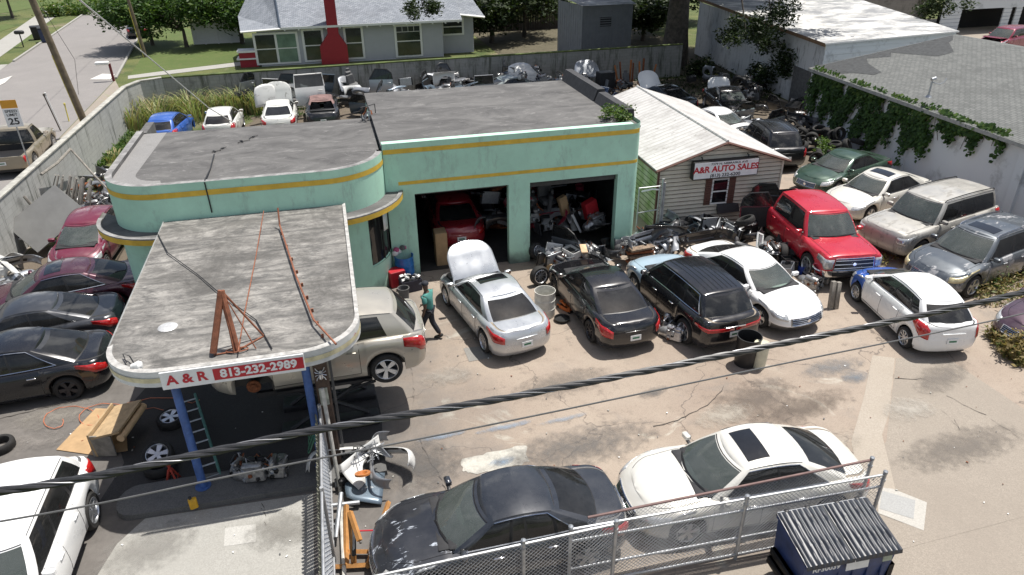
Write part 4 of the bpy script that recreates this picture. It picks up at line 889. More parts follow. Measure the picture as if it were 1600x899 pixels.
# right hand buildings
t = NT('white_wall'); sx = t.sep(); cs = t.n.new('ShaderNodeCombineXYZ'); t.L(t.math('MULTIPLY', t.math('ADD', sx[0], sx[1]), 2.2), cs.inputs[0]); t.L(t.math('MULTIPLY', sx[2], .4), cs.inputs[1])
a = t.mix(t.ramp(t.noise(1.4, 7, .78, cs.outputs[0]), .53, .66), (.60, .61, .62), (.13, .13, .13)); t.bump(t.noise(14, 4), .25); M_WW = t.fin(t.mix(t.ramp(t.noise(.35, 5), .5, .7), a, (.30, .31, .31)), .8)
M_WCLEAN = block_mat('painted_block', (.62, .65, .68), (.40, .42, .43), .34, False)
def shingle(name, c0, c1, axis='Z'):
    t = NT(name); s = t.n.new('ShaderNodeTexBrick'); sx = t.sep(); cb = t.n.new('ShaderNodeCombineXYZ')
    if axis == 'Y': t.L(sx[1], cb.inputs[0]); t.L(sx[0], cb.inputs[1])
    else: t.L(sx[0], cb.inputs[0]); t.L(sx[1], cb.inputs[1])
    t.L(cb.outputs[0], s.inputs['Vector']); s.inputs['Scale'].default_value = 1; s.inputs['Brick Width'].default_value = .28; s.inputs['Row Height'].default_value = .13; s.inputs['Mortar Size'].default_value = .012
    s.inputs['Color1'].default_value = (*c0, 1); s.inputs['Color2'].default_value = (*c1, 1); s.inputs['Mortar'].default_value = (*tuple(v*.45 for v in c0), 1)
    a = t.mix(t.ramp(t.noise(.5, 6, .7), .5, .8), s.outputs[0], tuple(v*.6 for v in c0)); t.bump(s.outputs['Fac'], .3); return t.fin(a, .9)
M_SHR = shingle('grey_shingle', (.125, .13, .125), (.17, .175, .168), 'Y'); M_SHH = shingle('blue_grey_shingle', (.20, .22, .25), (.30, .32, .35))
rbd = thing('warehouse', 'white block building with low grey shingle roof along the right of the lot', 'building')
e0, e1 = Vector((22.75, 8.0)), Vector((24.25, 33.0)); f0, f1 = Vector((31.2, 7.4)), Vector((32.2, 32.2))
mb = MB(); wi = .35
mb.grid([[(e0.x+wi, e0.y, 0), (e1.x+wi, e1.y-.2, 0)], [(e0.x+wi, e0.y, 3.1), (e1.x+wi, e1.y-.2, 3.1)]], M_WCLEAN); mb.grid([[(e1.x+wi, e1.y-.2, 0), (40, 32, 0)], [(e1.x+wi, e1.y-.2, 3.1), (40, 32, 3.1)]], M_WCLEAN)
mb.add([(e1.x+wi, e1.y-.2, 3.1), (f1.x, f1.y-.2, 4.45), (40, 32, 3.1)], [(0, 1, 2)], M_WCLEAN); mb.grid([[(e0.x+wi, e0.y, 0), (40, 7.5, 0)], [(e0.x+wi, e0.y, 3.1), (40, 7.5, 3.1)]], M_WCLEAN)
for y_ in (19.3, 25.2): mb.box((lerp(e0.x, e1.x, (y_-8)/25)+wi-.04, y_, 1.5), (.16, .35, 3.0), M_WCLEAN)
mb.build('wall', rbd, smooth=False)
def rf_(u, v, dz=0): a_ = e0.lerp(e1, u); b_ = f0.lerp(f1, u); p_ = a_.lerp(b_, v); return (p_.x, p_.y, lerp(3.1, 4.5, v)+dz)
mb = MB(); mb.grid([[rf_(k/8, 0) for k in range(9)], [rf_(k/8, 1) for k in range(9)]], M_SHR); mb.grid([[rf_(k/8, 1) for k in range(9)], [(40, 7.5+k*3.05, 3.1) for k in range(9)]], M_SHR)
mb.grid([[rf_(0, 0), rf_(1, 0)], [rf_(0, 0, -.14), rf_(1, 0, -.14)]], flat('eave_board', (.30, .31, .30), .8)); mb.grid([[rf_(1, 0), rf_(1, 1)], [rf_(1, 0, -.14), rf_(1, 1, -.14)]], flat('eave_board', (0, 0, 0)))
mb.grid([[rf_(0, 0, -.14), rf_(1, 0, -.14)], [(e0.x+.5, e0.y, 2.96), (e1.x+.5, e1.y, 2.96)]], flat('eave_board', (0, 0, 0))); mb.build('shingle_roof', rbd, smooth=False)
M_PLY = flat('plywood', (.46, .33, .21), .85, var=.12, sc=2)
for (u0, u1, v0, v1) in ((.40, .50, .22, .42), (.545, .60, .45, .60)):
    mb = MB(); q = [rf_(u0, v0, .02), rf_(u1, v0, .02), rf_(u1, v1, .02), rf_(u0, v1, .02)]; mb.add(q+[(x, y, z-.02) for x, y, z in q], [(3, 2, 1, 0), (0, 1, 5, 4), (1, 2, 6, 5), (2, 3, 7, 6), (3, 0, 4, 7)], M_PLY); mb.build('plywood_patch', rbd, smooth=False)
mb = MB(); dk_ = [rf_(1-.003, .06, .012)]+[rf_(1-.07-random.uniform(-.03, .03)-.05*math.sin(k*.7), .06+.9*k/16, .012) for k in range(17)]+[rf_(1-.003, .97, .012)]; mb.add(dk_, [tuple(range(len(dk_)))], flat('dark_shingle', (.055, .058, .06), .9, var=.4, sc=6)); mb.build('worn_patch', rbd, smooth=False)
vp = P(1450, 152, 3.5); mb = MB(); mb.tube([vp, vp+Vector((.05, .05, .72))], .035, GALV, 8); mb.tube([vp+Vector((-.05, 0, .72)), vp+Vector((.18, .05, .76))], .06, GALV, 8); mb.tube([vp+Vector((.05, 0, .6)), vp+Vector((.4, 0, .5)), vp+Vector((.65, .05, .55)), vp+Vector((.78, .1, .7))], .018, GALV, 5)
mb.lathe([(.14, 0), (.05, .1)], GALV, 10, c=vp); tag(mb.build('vent_mast'), 'short metal service mast standing on the grey shingle roof', 'mast')
wb = thing('old_warehouse', 'stained white building with mottled flat roof and brown eave behind the shingle roof', 'building')
c0, c1, c2 = Vector((26.8, 35.3)), Vector((28.9, 54)), Vector((36.2, 36.2))
mb = MB(); mb.grid([[(c1.x, c1.y, 0), (c0.x, c0.y, 0)], [(c1.x, c1.y, 3.9), (c0.x, c0.y, 3.8)]], M_WW); mb.box((lerp(c0.x, c1.x, .1)-.03, lerp(c0.y, c1.y, .1), 1.05), (.1, 1.9, 2.1), flat('grey_door', (.12, .12, .12), .8, var=.4), rz=-.11); mb.build('stained_wall', wb, smooth=False)
M_LAP = block_mat('white_lap', (.62, .66, .68), (.45, .48, .5), .35, False); mb = MB()
for k in range(12): z_ = k*.32; mb.grid([[(c0.x, c0.y-.03, z_), (c2.x, c2.y-.03, z_)], [(c0.x, c0.y, z_+.32), (c2.x, c2.y, z_+.32)]], M_LAP)
mb.build('lap_siding', wb, smooth=False)
t = NT('mottled_roof'); a = t.mix(t.ramp(t.noise(.45, 7, .72, t.mapping((1, 1.8, 1))), .42, .6), (.23, .235, .24), (.66, .65, .62)); a = t.mix(t.ramp(t.noise(1.2, 6, .7), .62, .75), a, (.42, .38, .32)); M_MOT = t.fin(a, .8)
mb = MB(); q = [(c0.x-.15, c0.y-.15, 3.86), (c2.x, c2.y-.2, 3.95), (43, 60, 4.2), (c1.x-.15, c1.y, 4.2)]; mb.add(q, [(0, 1, 2, 3)], M_MOT); mb.grid([[q[0], q[3]], [(x, y, z-.2) for x, y, z in (q[0], q[3])]], flat('brown_eave', (.24, .15, .09), .8)); mb.grid([[q[0], q[1]], [(x, y, z-.08) for x, y, z in (q[0], q[1])]], WHT); mb.build('flat_roof', wb, smooth=False)
# far garages at the top right
fb = thing('garage_building', 'weathered block and white board garage building with a dark open bay at the top right', 'building')
def PYc(px, py, Y):
    d = _rt*((px-800)/F_PX)+_up*(-(py-449.5)/F_PX)+_fw; q = Y/d.y; return Vector((d.x*q, Y, CAM_H+d.z*q))
M_LAP2 = block_mat('grey_block', (.30, .28, .25), (.15, .14, .12), .45)
mb = MB()
for pa, pb in ((1470, 1499), (1564, 1576), (1583, 1592)):
    a_, b_ = PYc(pa, 30, 56), PYc(pb, 30, 56)
    for k in range(14): mb.box(((a_.x+b_.x)/2, 56, .16+k*.32), (b_.x-a_.x, .12, .29), M_LAP, rx=.1)
a_, b_, tz = PYc(1499, 30, 56), PYc(1600, 30, 56), PYc(1530, 14, 56).z
mb.box(((a_.x+b_.x)/2+2, 56, tz+.8), (b_.x-a_.x+4, .14, 1.6), M_LAP); mb.build('board_wall', fb, smooth=False)
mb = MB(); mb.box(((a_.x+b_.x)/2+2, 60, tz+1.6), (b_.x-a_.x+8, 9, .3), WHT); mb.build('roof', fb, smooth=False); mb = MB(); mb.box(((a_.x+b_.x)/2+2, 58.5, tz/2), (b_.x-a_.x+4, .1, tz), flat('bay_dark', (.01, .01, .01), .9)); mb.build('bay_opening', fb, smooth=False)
lb = thing('block_store', 'long brown grey block store beyond the mottled roof', 'building'); a_, b_ = PYc(1366, 20, 62), PYc(1470, 20, 57); mb = MB(); c_ = (a_+b_)/2; mb.box((c_.x, c_.y+2.5, 2.6), ((b_-a_).length, 4, 5.2), M_LAP2, rz=math.atan2(b_.y-a_.y, b_.x-a_.x)); mb.build('wall', lb, smooth=False)
sheet('yard_concrete', [(36, 30), (80, 30), (80, 62), (44, 66), (44, 60)], .012, M_CONC2)
# ---------------------------------------------------------------- house behind the wall
def PY(px, py, Y):
    d = _rt*((px-800)/F_PX)+_up*(-(py-449.5)/F_PX)+_fw; t = Y/d.y; return Vector((d.x*t, Y, CAM_H+d.z*t))
M_HS = flat('grey_lap_siding', (.42, .43, .45), .7, var=.06, sc=1); M_TW = flat('trim_white', (.74, .74, .73), .6, var=.06)
M_PANE = flat('house_pane', (.03, .036, .036), .1, coat=.6, var=.5, sc=1.2); M_PANEG = flat('green_pane', (.16, .24, .19), .15, var=.3, sc=1)
M_CHIM = flat('red_chimney', (.30, .018, .03), .7, var=.1)
HY = 59.0; hs = thing('house', 'grey clapboard house with white window frames and a tall red chimney behind the back wall', 'house')
x0, x1 = PY(402, 60, HY).x, PY(692, 60, HY).x; ez_ = PY(560, 38, HY).z
mb = MB()
for k in range(20):
    z_ = k*ez_/20; mb.add([(x0, HY-.03, z_), (x1, HY-.03, z_), (x1, HY, z_+ez_/20), (x0, HY, z_+ez_/20)], [(0, 1, 2, 3)], M_HS)
x2 = PY(740, 60, HY+1.2).x
for k in range(20):
    z_ = k*ez_/20; mb.add([(x1, HY+1.17, z_), (x2, HY+1.17, z_), (x2, HY+1.2, z_+ez_/20), (x1, HY+1.2, z_+ez_/20)], [(0, 1, 2, 3)], M_HS)
mb.grid([[(x1, HY, 0), (x1, HY+1.2, 0)], [(x1, HY, ez_), (x1, HY+1.2, ez_)]], M_HS); mb.grid([[(x2, HY+1.2, 0), (x2, HY+9, 0)], [(x2, HY+1.2, ez_), (x2, HY+9, ez_)]], M_HS); mb.grid([[(x0, HY, 0), (x0, HY+9, 0)], [(x0, HY, ez_), (x0, HY+9, ez_)]], M_HS); mb.build('siding', hs, smooth=False)
mb = MB(); rx0, rx1 = PY(437, 40, HY-.6).x, PY(722, 30, HY-.6).x; eA = ez_+.05
mb.grid([[(rx0, HY-.6, eA), (rx1, HY-.6, eA)], [(rx0-.5, HY+8, eA+4), (rx1, HY+8, eA+4)]], M_SHH); hx = PY(375, 50, HY-.6).x
mb.add([(hx, HY-.4, eA-.15), (rx0, HY-.6, eA-.02), (rx0-.5, HY+8, eA+3.9), (rx0-2.0, HY+8, eA+2.5), (hx-.5, HY+5, eA+.3)], [(0, 1, 2, 3, 4)], M_SHH)
rx2 = PY(757, 18, HY+.6).x; mb.grid([[(rx1-1.5, HY+.62, eA+.5), (rx2, HY+.62, eA+.02)], [(rx1-1.5, HY+8, eA+3.9), (rx2-1.5, HY+8, eA+3.4)]], M_SHH); mb.build('shingle_roof', hs, smooth=False)
mb = MB(); mb.box(((rx0+rx1)/2, HY-.6, eA-.04), (rx1-rx0, .05, .16), M_TW); mb.tube([(rx1-1.4, HY+.6, eA+.42), (rx2, HY+.6, eA-.04)], .09, M_TW, 4); mb.tube([(hx, HY-.42, eA-.18), (rx0, HY-.62, eA-.05)], .08, M_TW, 4)
for k in range(14): mb.box((lerp(rx0+.3, rx1-.3, k/13), HY-.3, eA-.16), (.09, .6, .12), M_TW)
mb.tube([(rx0, HY-.62, eA+.02), (rx0-.5, HY+8, eA+4.02)], .07, flat('dark_valley', (.05, .07, .1), .7), 4); mb.build('eave_trim', hs, smooth=False)
def hwin(pa, pb, Y, cols=1, rows=2, pane=None, grid_=False):
    A, B = PY(*pa, Y), PY(*pb, Y); cx, cz_, w_, h_ = (A.x+B.x)/2, (A.z+B.z)/2, abs(B.x-A.x), abs(A.z-B.z); f = .17
    mb = MB(); mb.box((cx, Y-.05, cz_), (w_, .08, h_), M_TW); o = mb.build('window', hs, smooth=False); mb = MB()
    pw, ph = (w_-f*(cols+1))/cols, (h_-f*1.0-f*.6*(rows))/rows
    for c in range(cols):
        for r in range(rows): mb.box((cx-w_/2+f+pw/2+c*(pw+f), Y-.10, cz_-h_/2+f*.8+ph/2+r*(ph+f*.5)), (pw, .03, ph), pane or (M_PANEG if (c == 1 and r > -1 and cols == 2) else M_PANE))
    mb.build('pane', o, smooth=False)
    if grid_:
        mb = MB()
        for k in (1, 2, 3): mb.box((cx-w_/2+f+pw*k/4, Y-.122, cz_+h_*.36), (.03, .01, h_*.16), M_TW)
        mb.box((cx, Y-.122, cz_+h_*.28), (pw, .01, .03), M_TW); mb.build('glazing_bar', o, smooth=False)
hwin((402, 102), (464, 49), HY, 2); hwin((477, 97), (504, 44), HY); hwin((541, 93), (566, 40), HY); hwin((619, 90), (658, 37), HY, grid_=True); hwin((690, 56), (724, 27), HY+1.2)
mb = MB(); A, B = PY(503, 98, HY-.3), PY(545, 96, HY-.3); C_, D_ = PY(511, 45, HY-.3), PY(528, 44, HY-.3); dw = .3
za, zb_, zc, zt = 0, PY(520, 72, HY-.3).z, PY(520, 53, HY-.3).z, 8.6
mb.prism([(A.x, HY-.62), (B.x, HY-.62), (B.x, HY), (A.x, HY)], 0, zb_, M_CHIM); mb.prism([(A.x, HY-.62), (B.x, HY-.62), (B.x, HY), (A.x, HY)], zb_, zc, M_CHIM, top=[(C_.x, HY-.62), (D_.x, HY-.62), (D_.x, HY), (C_.x, HY)]); mb.prism([(C_.x, HY-.62), (D_.x, HY-.62), (D_.x, HY), (C_.x, HY)], zc, zt, M_CHIM); mb.build('chimney', hs, smooth=False)
mb = MB(); a_ = PY(390, 95, HY+.5); mb.box((a_.x, HY+.5, .55), (1.3, 1.0, 1.1), M_CHIM); mb.box((a_.x, HY+.5, 1.15), (1.5, 1.15, .14), M_TW); mb.box((a_.x-.1, HY+.5, .62), (1.5, 1.2, .1), M_TW); mb.build('porch_pier', hs, smooth=False)
# garden shed
gs = thing('garden_shed', 'grey vertical board garden shed with louvred vent behind the back wall', 'shed'); YS = 54.5
A, B, T = PY(909, 68, YS), PY(985, 64, YS), PY(909, 9, YS); h_ = T.z; z0 = 0
M_BOARD = flat('grey_board', (.25, .26, .275), .8, var=.12, sc=2); mb = MB(); mb.box(((A.x+B.x)/2, YS+.03, h_/2), (B.x-A.x, .06, h_), M_BOARD)
for k in range(16): mb.box((lerp(A.x, B.x, k/15), YS-.01, h_/2), (.05, .04, h_), M_BOARD)
Lx = PY(872, 45, YS+4).x; mb.add([(A.x, YS, 0), (Lx, YS+4, 0), (Lx, YS+4, h_), (A.x, YS, h_)], [(0, 1, 2, 3)], M_BOARD); mb.add([(B.x, YS, 0), (B.x, YS+4, 0), (B.x, YS+4, h_), (B.x, YS, h_)], [(0, 1, 2, 3)], M_BOARD)
for k in range(12): mb.box((lerp(A.x, Lx, k/11), lerp(YS, YS+4, k/11), h_/2), (.05, .05, h_), M_BOARD)
mb.build('board_wall', gs, smooth=False); mb = MB(); mb.add([(A.x-.2, YS-.3, h_), (B.x+.2, YS-.3, h_), (B.x+.2, YS+4.2, h_+.5), (Lx-.2, YS+4.2, h_+.5)], [(0, 1, 2, 3)], M_MOT); mb.build('roof', gs, smooth=False)
v = PY(946, 34, YS); mb = MB(); mb.box((v.x, YS-.04, v.z), (1.05, .05, .8), M_BOARD); mb.box((v.x, YS-.07, v.z), (.9, .02, .68), BLK)
for k in range(4): mb.box((v.x, YS-.09, v.z-.25+k*.17), (.9, .03, .05), M_BOARD)
mb.build('louvre_vent', gs, smooth=False)
# white vinyl fence and dark board fence
vf = thing('vinyl_fence', 'white vinyl panel fence behind the small trees at the left', 'fence'); Yv = 71
for k in range(4):
    a_, b_ = lerp(PY(300, 60, Yv).x, PY(380, 60, Yv).x, k/4), lerp(PY(300, 60, Yv).x, PY(380, 60, Yv).x, (k+1)/4); mb = MB(); mb.box(((a_+b_)/2, Yv, 1.0), (b_-a_-.12, .05, 1.9), M_TW); mb.build('panel', vf); mb = MB(); mb.box((b_, Yv, 1.05), (.14, .14, 2.15), M_TW, bev=.01); mb.build('post', vf)
df = thing('board_fence', 'dark weathered board fence in the shade at the back of the yard', 'fence'); mb = MB()
for k in range(70): mb.box((13+k*.24, 70+random.uniform(-.02, .02), 1.1), (.22, .04, 2.2+random.uniform(-.06, .06)), flat('dark_board', (.06, .05, .042), .9))
mb.build('board_panel', df, smooth=False)

# ---------------------------------------------------------------- plants
def leafmat(n, c):
    if n in _cache: return _cache[n]
    t = NT(n); m = t.fin(t.mix(t.ramp(t.noise(1.3, 3), .35, .65), tuple(v*.75 for v in c), tuple(v*1.2 for v in c)), .55, spec=.3)
    t.b.inputs['Subsurface Weight'].default_value = 0; tl = t.n.new('ShaderNodeBsdfTranslucent'); tl.inputs[0].default_value = (c[0]*1.2, c[1]*1.3, c[2]*.6, 1); mx = t.n.new('ShaderNodeMixShader'); mx.inputs[0].default_value = .25
    t.L(t.b.outputs[0], mx.inputs[1]); t.L(tl.outputs[0], mx.inputs[2]); t.L(mx.outputs[0], t.n['Material Output'].inputs[0]); _cache[n] = m; return m
LF = [leafmat('leaf_dark', (.035, .075, .018)), leafmat('leaf_mid', (.06, .12, .025)), leafmat('leaf_light', (.11, .17, .04))]
LFO = [leafmat('oak_dark', (.018, .032, .010)), leafmat('oak_mid', (.03, .05, .016)), leafmat('oak_light', (.055, .075, .03))]
M_BARK = flat('bark', (.10, .085, .07), .95, var=.5, sc=4, bump=.6)
def leaves(mb, blobs, n, size, mats, rnd, flatten=1):
    tot = sum(b[3]**2 for b in blobs)
    for (bx, by, bz, br) in blobs:
        for _ in range(max(3, int(n*br*br/tot/6))):
            u = Vector((rnd.gauss(0, 1), rnd.gauss(0, 1), rnd.gauss(0, 1)*.8)).normalized()*br*rnd.uniform(.35, 1.08)**.6
            c = Vector((bx, by, bz))+u*(1+.12*math.sin(7*u.x+3*u.z+bx)); m = mats[min(2, int(rnd.random()*2.2+(.6 if rnd.random() < .25 else 0)))]
            for _k in range(6):
                p = c+Vector((rnd.gauss(0, 1), rnd.gauss(0, 1), rnd.gauss(0, .7)))*size*1.4; a = Vector((rnd.uniform(-1, 1), rnd.uniform(-1, 1), rnd.uniform(-.5, .5))).normalized(); b = a.cross(Vector((rnd.uniform(-1, 1), rnd.uniform(-1, 1), rnd.uniform(.2, 1.2)))).normalized(); s = size*rnd.uniform(.6, 1.3)
                mb.add([p-a*s, p-b*s*.45, p+a*s, p+b*s*.45], [(0, 1, 2, 3)], m)
def tree(name, label, x, y, th, tr, blobs, n, size, mats=None, seed=1, lean=(0, 0), group=None):
    rnd = random.Random(seed); r_ = thing(name, label, 'tree', (x, y, 0), 0, group); mb = MB()
    mb.tube([(0, 0, -.1), (lean[0]*.3, lean[1]*.3, th*.35), (lean[0]*.7, lean[1]*.7, th*.7), (lean[0], lean[1], th)], [tr*1.35, tr, tr*.85, tr*.7], M_BARK, 10)
    for b in blobs[:9]: e = Vector(b[:3]); s_ = Vector((lean[0], lean[1], th*.93)); m_ = s_.lerp(e, .5)+Vector((rnd.uniform(-.3, .3), rnd.uniform(-.3, .3), .2)); mb.tube([s_, m_, e], [tr*.5, tr*.3, tr*.08], M_BARK, 6)
    mb.build('trunk', r_); mb = MB(); leaves(mb, blobs, n, size, mats or LF, rnd); mb.build('crown', r_, smooth=False); return r_
def blobset(cx, cy, cz, rx, ry, rz, k, r0, r1, seed):
    rnd = random.Random(seed); out = []
    for _ in range(k): a = rnd.uniform(0, 6.28); q = math.sqrt(rnd.random()); out.append((cx+rx*q*math.cos(a), cy+ry*q*math.sin(a), cz+rz*rnd.uniform(-1, 1)*(1-q*.5), rnd.uniform(r0, r1)))
    return out
tree('small_tree', 'leafy green tree with two stems on the lawn left of the house, nearer the street', -11.5, 70, 1.5, .16, blobset(-1.6, 0, 3.2, 4.6, 2.6, 1.4, 38, .8, 1.4, 3), 14000, .17, seed=2)
tree('small_tree', 'leafy green tree on the lawn close beside the grey house roof', -6.9, 70.5, 2.2, .16, blobset(.2, 0, 3.5, 3.2, 2.4, 1.6, 24, .8, 1.3, 5), 10000, .17, seed=4)
ok_ = P(1045, 92, 0); tree('small_tree', 'leafy green tree overhanging the verge beside the thin utility pole', -14.6, 72, 2.0, .14, blobset(0, 0, 3.3, 3.0, 2.4, 1.5, 24, .7, 1.2, 31), 8000, .17, seed=12)
oak = tree('live_oak', 'huge old oak with a thick dark trunk behind the end of the back wall', 25.4, 50.5, 6.5, .85, [(b[0], b[1], b[2], b[3]) for b in blobset(2.0, 2.0, 9.5, 8, 6.5, 1.6, 44, 1.2, 2.2, 8)]+[(-6.5, -1, 8.6, 1.5)]+blobset(-1.5, -9.5, 9.6, 7.5, 6.0, .8, 34, 1.0, 1.9, 18)+blobset(-9, -4, 10.0, 5, 4.0, .8, 12, 1.0, 1.7, 19), 38000, .24, LFO, seed=6)
for (px, py, z, r_, lb, hz) in ((1205, 25, 4.8, .9, 'leafy oak branch hanging low over the edge of the mottled roof', 0), (1165, 45, 4.3, .55, 'thin oak twigs hanging in front of the stained wall', 0), (660, 12, 5.0, .5, 'small tuft of oak leaves hanging over the grey house roof', 0), (1475, 12, 4.6, .8, 'dark leafy branch in front of the white board garage', 0)):
    c_ = P(px, py, z); rnd = random.Random(px); mb = MB(); bl = [(c_.x+rnd.uniform(-1.6, 1.6)*r_, c_.y+rnd.uniform(-1, 1)*r_, c_.z+rnd.uniform(-.5, .6), r_*rnd.uniform(.5, .9)) for _ in range(7)]; leaves(mb, bl, 1500, .11, LFO, rnd)
    br = thing('hanging_branch', lb, 'branch'); mb.build('foliage', br, smooth=False); mb = MB(); mb.tube([c_+Vector((-.2, 2.5, 3.6)), c_+Vector((0, 1, 1.8)), c_], [.1, .06, .02], M_BARK, 6); mb.build('stem', br)
for i, (x, y, r_, hh) in enumerate(((14.5, 64, 3.0, 4.0), (18, 66, 3.4, 4.6), (22, 73, 3.2, 5), (27.5, 61, 2.4, 3.0), (31, 66, 3, 4.5), (9, 80, 4, 6), (36, 70, 3.5, 5))):
    lb = ['dark bushy tree right of the grey house', 'dark tree between the grey house and the garden shed', 'tall dark tree behind the garden shed', 'shaded shrub tree right of the garden shed', 'dark tree behind the big oak trunk', 'large tree beyond the grey house roof', 'dark tree beyond the mottled roof'][i]
    tree('background_tree', lb, x, y, hh*.5, .18, blobset(0, 0, hh*.75, r_*.8, r_*.8, hh*.35, 18, r_*.3, r_*.5, 20+i), 5200, .22, LFO, seed=30+i, group='trees beyond the back wall')
# verge bushes by the far street
for (px, py, r_, lb) in ((115, 12, 2.0, 'yellow green flowering bush beside the far sidewalk'), (20, 20, 2.2, 'small dark street tree at the far left corner')):
    c_ = P(px, py+8, 0)
    if px == 20: tree('street_tree', lb, c_.x, c_.y, 2.2, .14, blobset(0, 0, 4, 2.2, 2, 1.0, 10, .8, 1.2, 3), 2600, .25, seed=9)
    else: rnd = random.Random(4); mb = MB(); leaves(mb, [(c_.x+rnd.uniform(-2.5, 2.5), c_.y+rnd.uniform(-4, 4), .5, .9) for _ in range(10)], 3000, .18, [LF[1], LF[2], leafmat('leaf_yellow', (.2, .22, .04))], rnd); tag(mb.build('bush', smooth=False), lb, 'bush')
c_ = P(30, 30, 0); sheet('lawn', PG((0, 88), (75, 48), (60, 40), (0, 68)), .016, M_LAWN); sheet('lawn', PG((95, 30), (150, 5), (140, -3), (90, 18)), .024, M_LAWN); sheet('lawn', PG((0, 50), (25, 42), (10, 38), (0, 40)), .024, M_LAWN); sheet('lawn', PG((0, 22), (90, 6), (90, -2), (0, 5)), .024, M_LAWN)
# cane grass
M_CANE = [leafmat('cane_green', (.20, .27, .10)), leafmat('cane_pale', (.34, .38, .17)), leafmat('cane_straw', (.36, .30, .16))]
def cane(x, y, n, h, spread, rnd):
    mb = MB()
    for _ in range(n):
        a = rnd.uniform(0, 6.28); q = spread*rnd.random()**.6*.6; b0 = Vector((x+q*math.cos(a), y+q*math.sin(a), 0)); a2 = a+rnd.uniform(-.8, .8); L_ = h*rnd.uniform(.5, 1.1); out_ = L_*rnd.uniform(.2, .75); m = M_CANE[min(2, int(rnd.random()**1.0*3))]
        d = Vector((math.cos(a2), math.sin(a2), 0)); s = Vector((-d.y, d.x, 0)); w_ = rnd.uniform(.025, .05); rows = []
        for k in range(5): f = k/4; p = b0+d*out_*f**1.8+Vector((0, 0, L_*(f-.32*f**3))); rows.append([p-s*w_*(1-f*.9), p+s*w_*(1-f*.9)])
        mb.grid(rows, m)
    return mb
rnd = random.Random(11); cn = 0
for (px, py) in ((222, 165), (235, 145), (262, 150), (290, 155), (318, 135), (340, 150), (365, 140), (395, 150), (388, 125), (250, 178), (415, 160), (305, 170), (210, 185)):
    c_ = P(px, py+18, 0); mb = cane(c_.x, min(c_.y, 44.8), 120, 2.1, 1.3, rnd); o = mb.build('cane_grass', smooth=False); tag(o, 'clump of tall arching cane grass in the row against the mossy back wall', 'grass clump', 'cane grass clumps along the back wall')
for (px, py, s_, lb) in ((165, 215, .9, 'spiky green grass clump at the foot of the street wall'), (190, 205, .7, 'grey green leafy weed clump between wall and office roof'), (178, 250, .6, 'low grass clump near the stacked scrap boards')):
    c_ = P(px, py, 0); mb = cane(c_.x, c_.y, 90, s_, 1.0, rnd); tag(mb.build('grass_clump', smooth=False), lb, 'grass clump')
def weeds(name, px, n, size, label=None, z=0, mats=None, h=.25, kind='stuff', cat='weeds'):
    mb = MB(); rnd = random.Random(len(px)*7+n)
    for _ in range(n):
        a, b = rnd.choice(px), rnd.choice(px); c = rnd.choice(px); u, v_ = rnd.random(), rnd.random()
        if u+v_ > 1: u, v_ = 1-u, 1-v_
        A, B, C_ = P(*a, z), P(*b, z), P(*c, z); p = A+(B-A)*u+(C_-A)*v_+Vector((0, 0, h*rnd.random()**2))
        for _k in range(4):
            d = Vector((rnd.uniform(-1, 1), rnd.uniform(-1, 1), rnd.uniform(-.1, .9))).normalized(); e = d.cross(Vector((rnd.uniform(-1, 1), rnd.uniform(-1, 1), 1))).normalized(); s = size*rnd.uniform(.5, 1.3); q = p+Vector((rnd.gauss(0, 1), rnd.gauss(0, 1), 0))*size
            mb.add([q, q+d*s+e*s*.3, q+d*s*2, q+d*s-e*s*.3], [(0, 1, 2, 3)], (mats or LF)[min(2, int(rnd.random()*3))])
    o = mb.build(name, smooth=False); tag(o, label, cat, kind=kind)
DRY = [leafmat('dry_a', (.22, .17, .07)), leafmat('dry_b', (.28, .22, .10)), leafmat('dry_c', (.13, .16, .05))]
weeds('dry_weeds', [(1380, 405), (1430, 420), (1380, 435), (1320, 330), (1385, 340), (1360, 320)], 300, .06, 'dry weeds growing between the parked cars on the right', mats=DRY)
weeds('dry_weeds', [(1500, 440), (1545, 450), (1600, 430), (1600, 470), (1540, 480)], 450, .07, 'dry brown weeds around the cars at the right edge', mats=DRY, h=.5)
weeds('dry_weeds', [(1545, 525), (1600, 500), (1600, 575), (1575, 560), (1560, 540)], 500, .07, 'dry weeds along the right edge of the lot', mats=DRY, h=.35)
weeds('green_weeds', [(165, 250), (205, 210), (185, 235), (150, 265), (215, 230)], 500, .10, 'bright green weeds between the wall and the office')
weeds('ground_weeds', [(200, 190), (560, 130), (240, 175), (420, 150), (330, 190), (500, 180)], 1200, .11, 'low weeds between the scrapped cars behind the office')
weeds('leafy_weeds', [(690, 120), (760, 105), (700, 135), (770, 112)], 500, .13, 'bushy green weeds in front of the back wall', h=.9)
weeds('fallen_leaves', [(1000, 95), (1230, 150), (1000, 130), (1180, 110), (1150, 170)], 900, .12, 'dark leaf litter in the shady back corner', mats=LFO, h=.3)
def bush(px, py, n, r_, size, lb, mats=None, h=.6):
    c = P(px, py, 0); mb = MB(); rnd = random.Random(px); leaves(mb, [(c.x+rnd.uniform(-.6, .6)*r_, c.y+rnd.uniform(-.6, .6)*r_, h*rnd.uniform(.3, .9), r_*.5) for _ in range(6)], n, size, mats or LF, rnd); tag(mb.build('bush', smooth=False), lb, 'bush')
bush(1537, 450, 900, .55, .07, 'green leafy bush beside the grey wagon at the right edge', DRY[:1]+LF[1:], .5); bush(1285, 245, 700, .5, .08, 'bright green bush growing between the black SUV and the green sedan', [LF[1], LF[2], LF[2]], .7); bush(1095, 120, 1500, 1.1, .12, 'dark shrub between the two cars under the oak', LFO, .8); bush(1595, 560, 500, .5, .08, 'dry bush cut by the right edge of the lot', DRY)
bush(990, 196, 0, .1, .05, 'x') if False else None
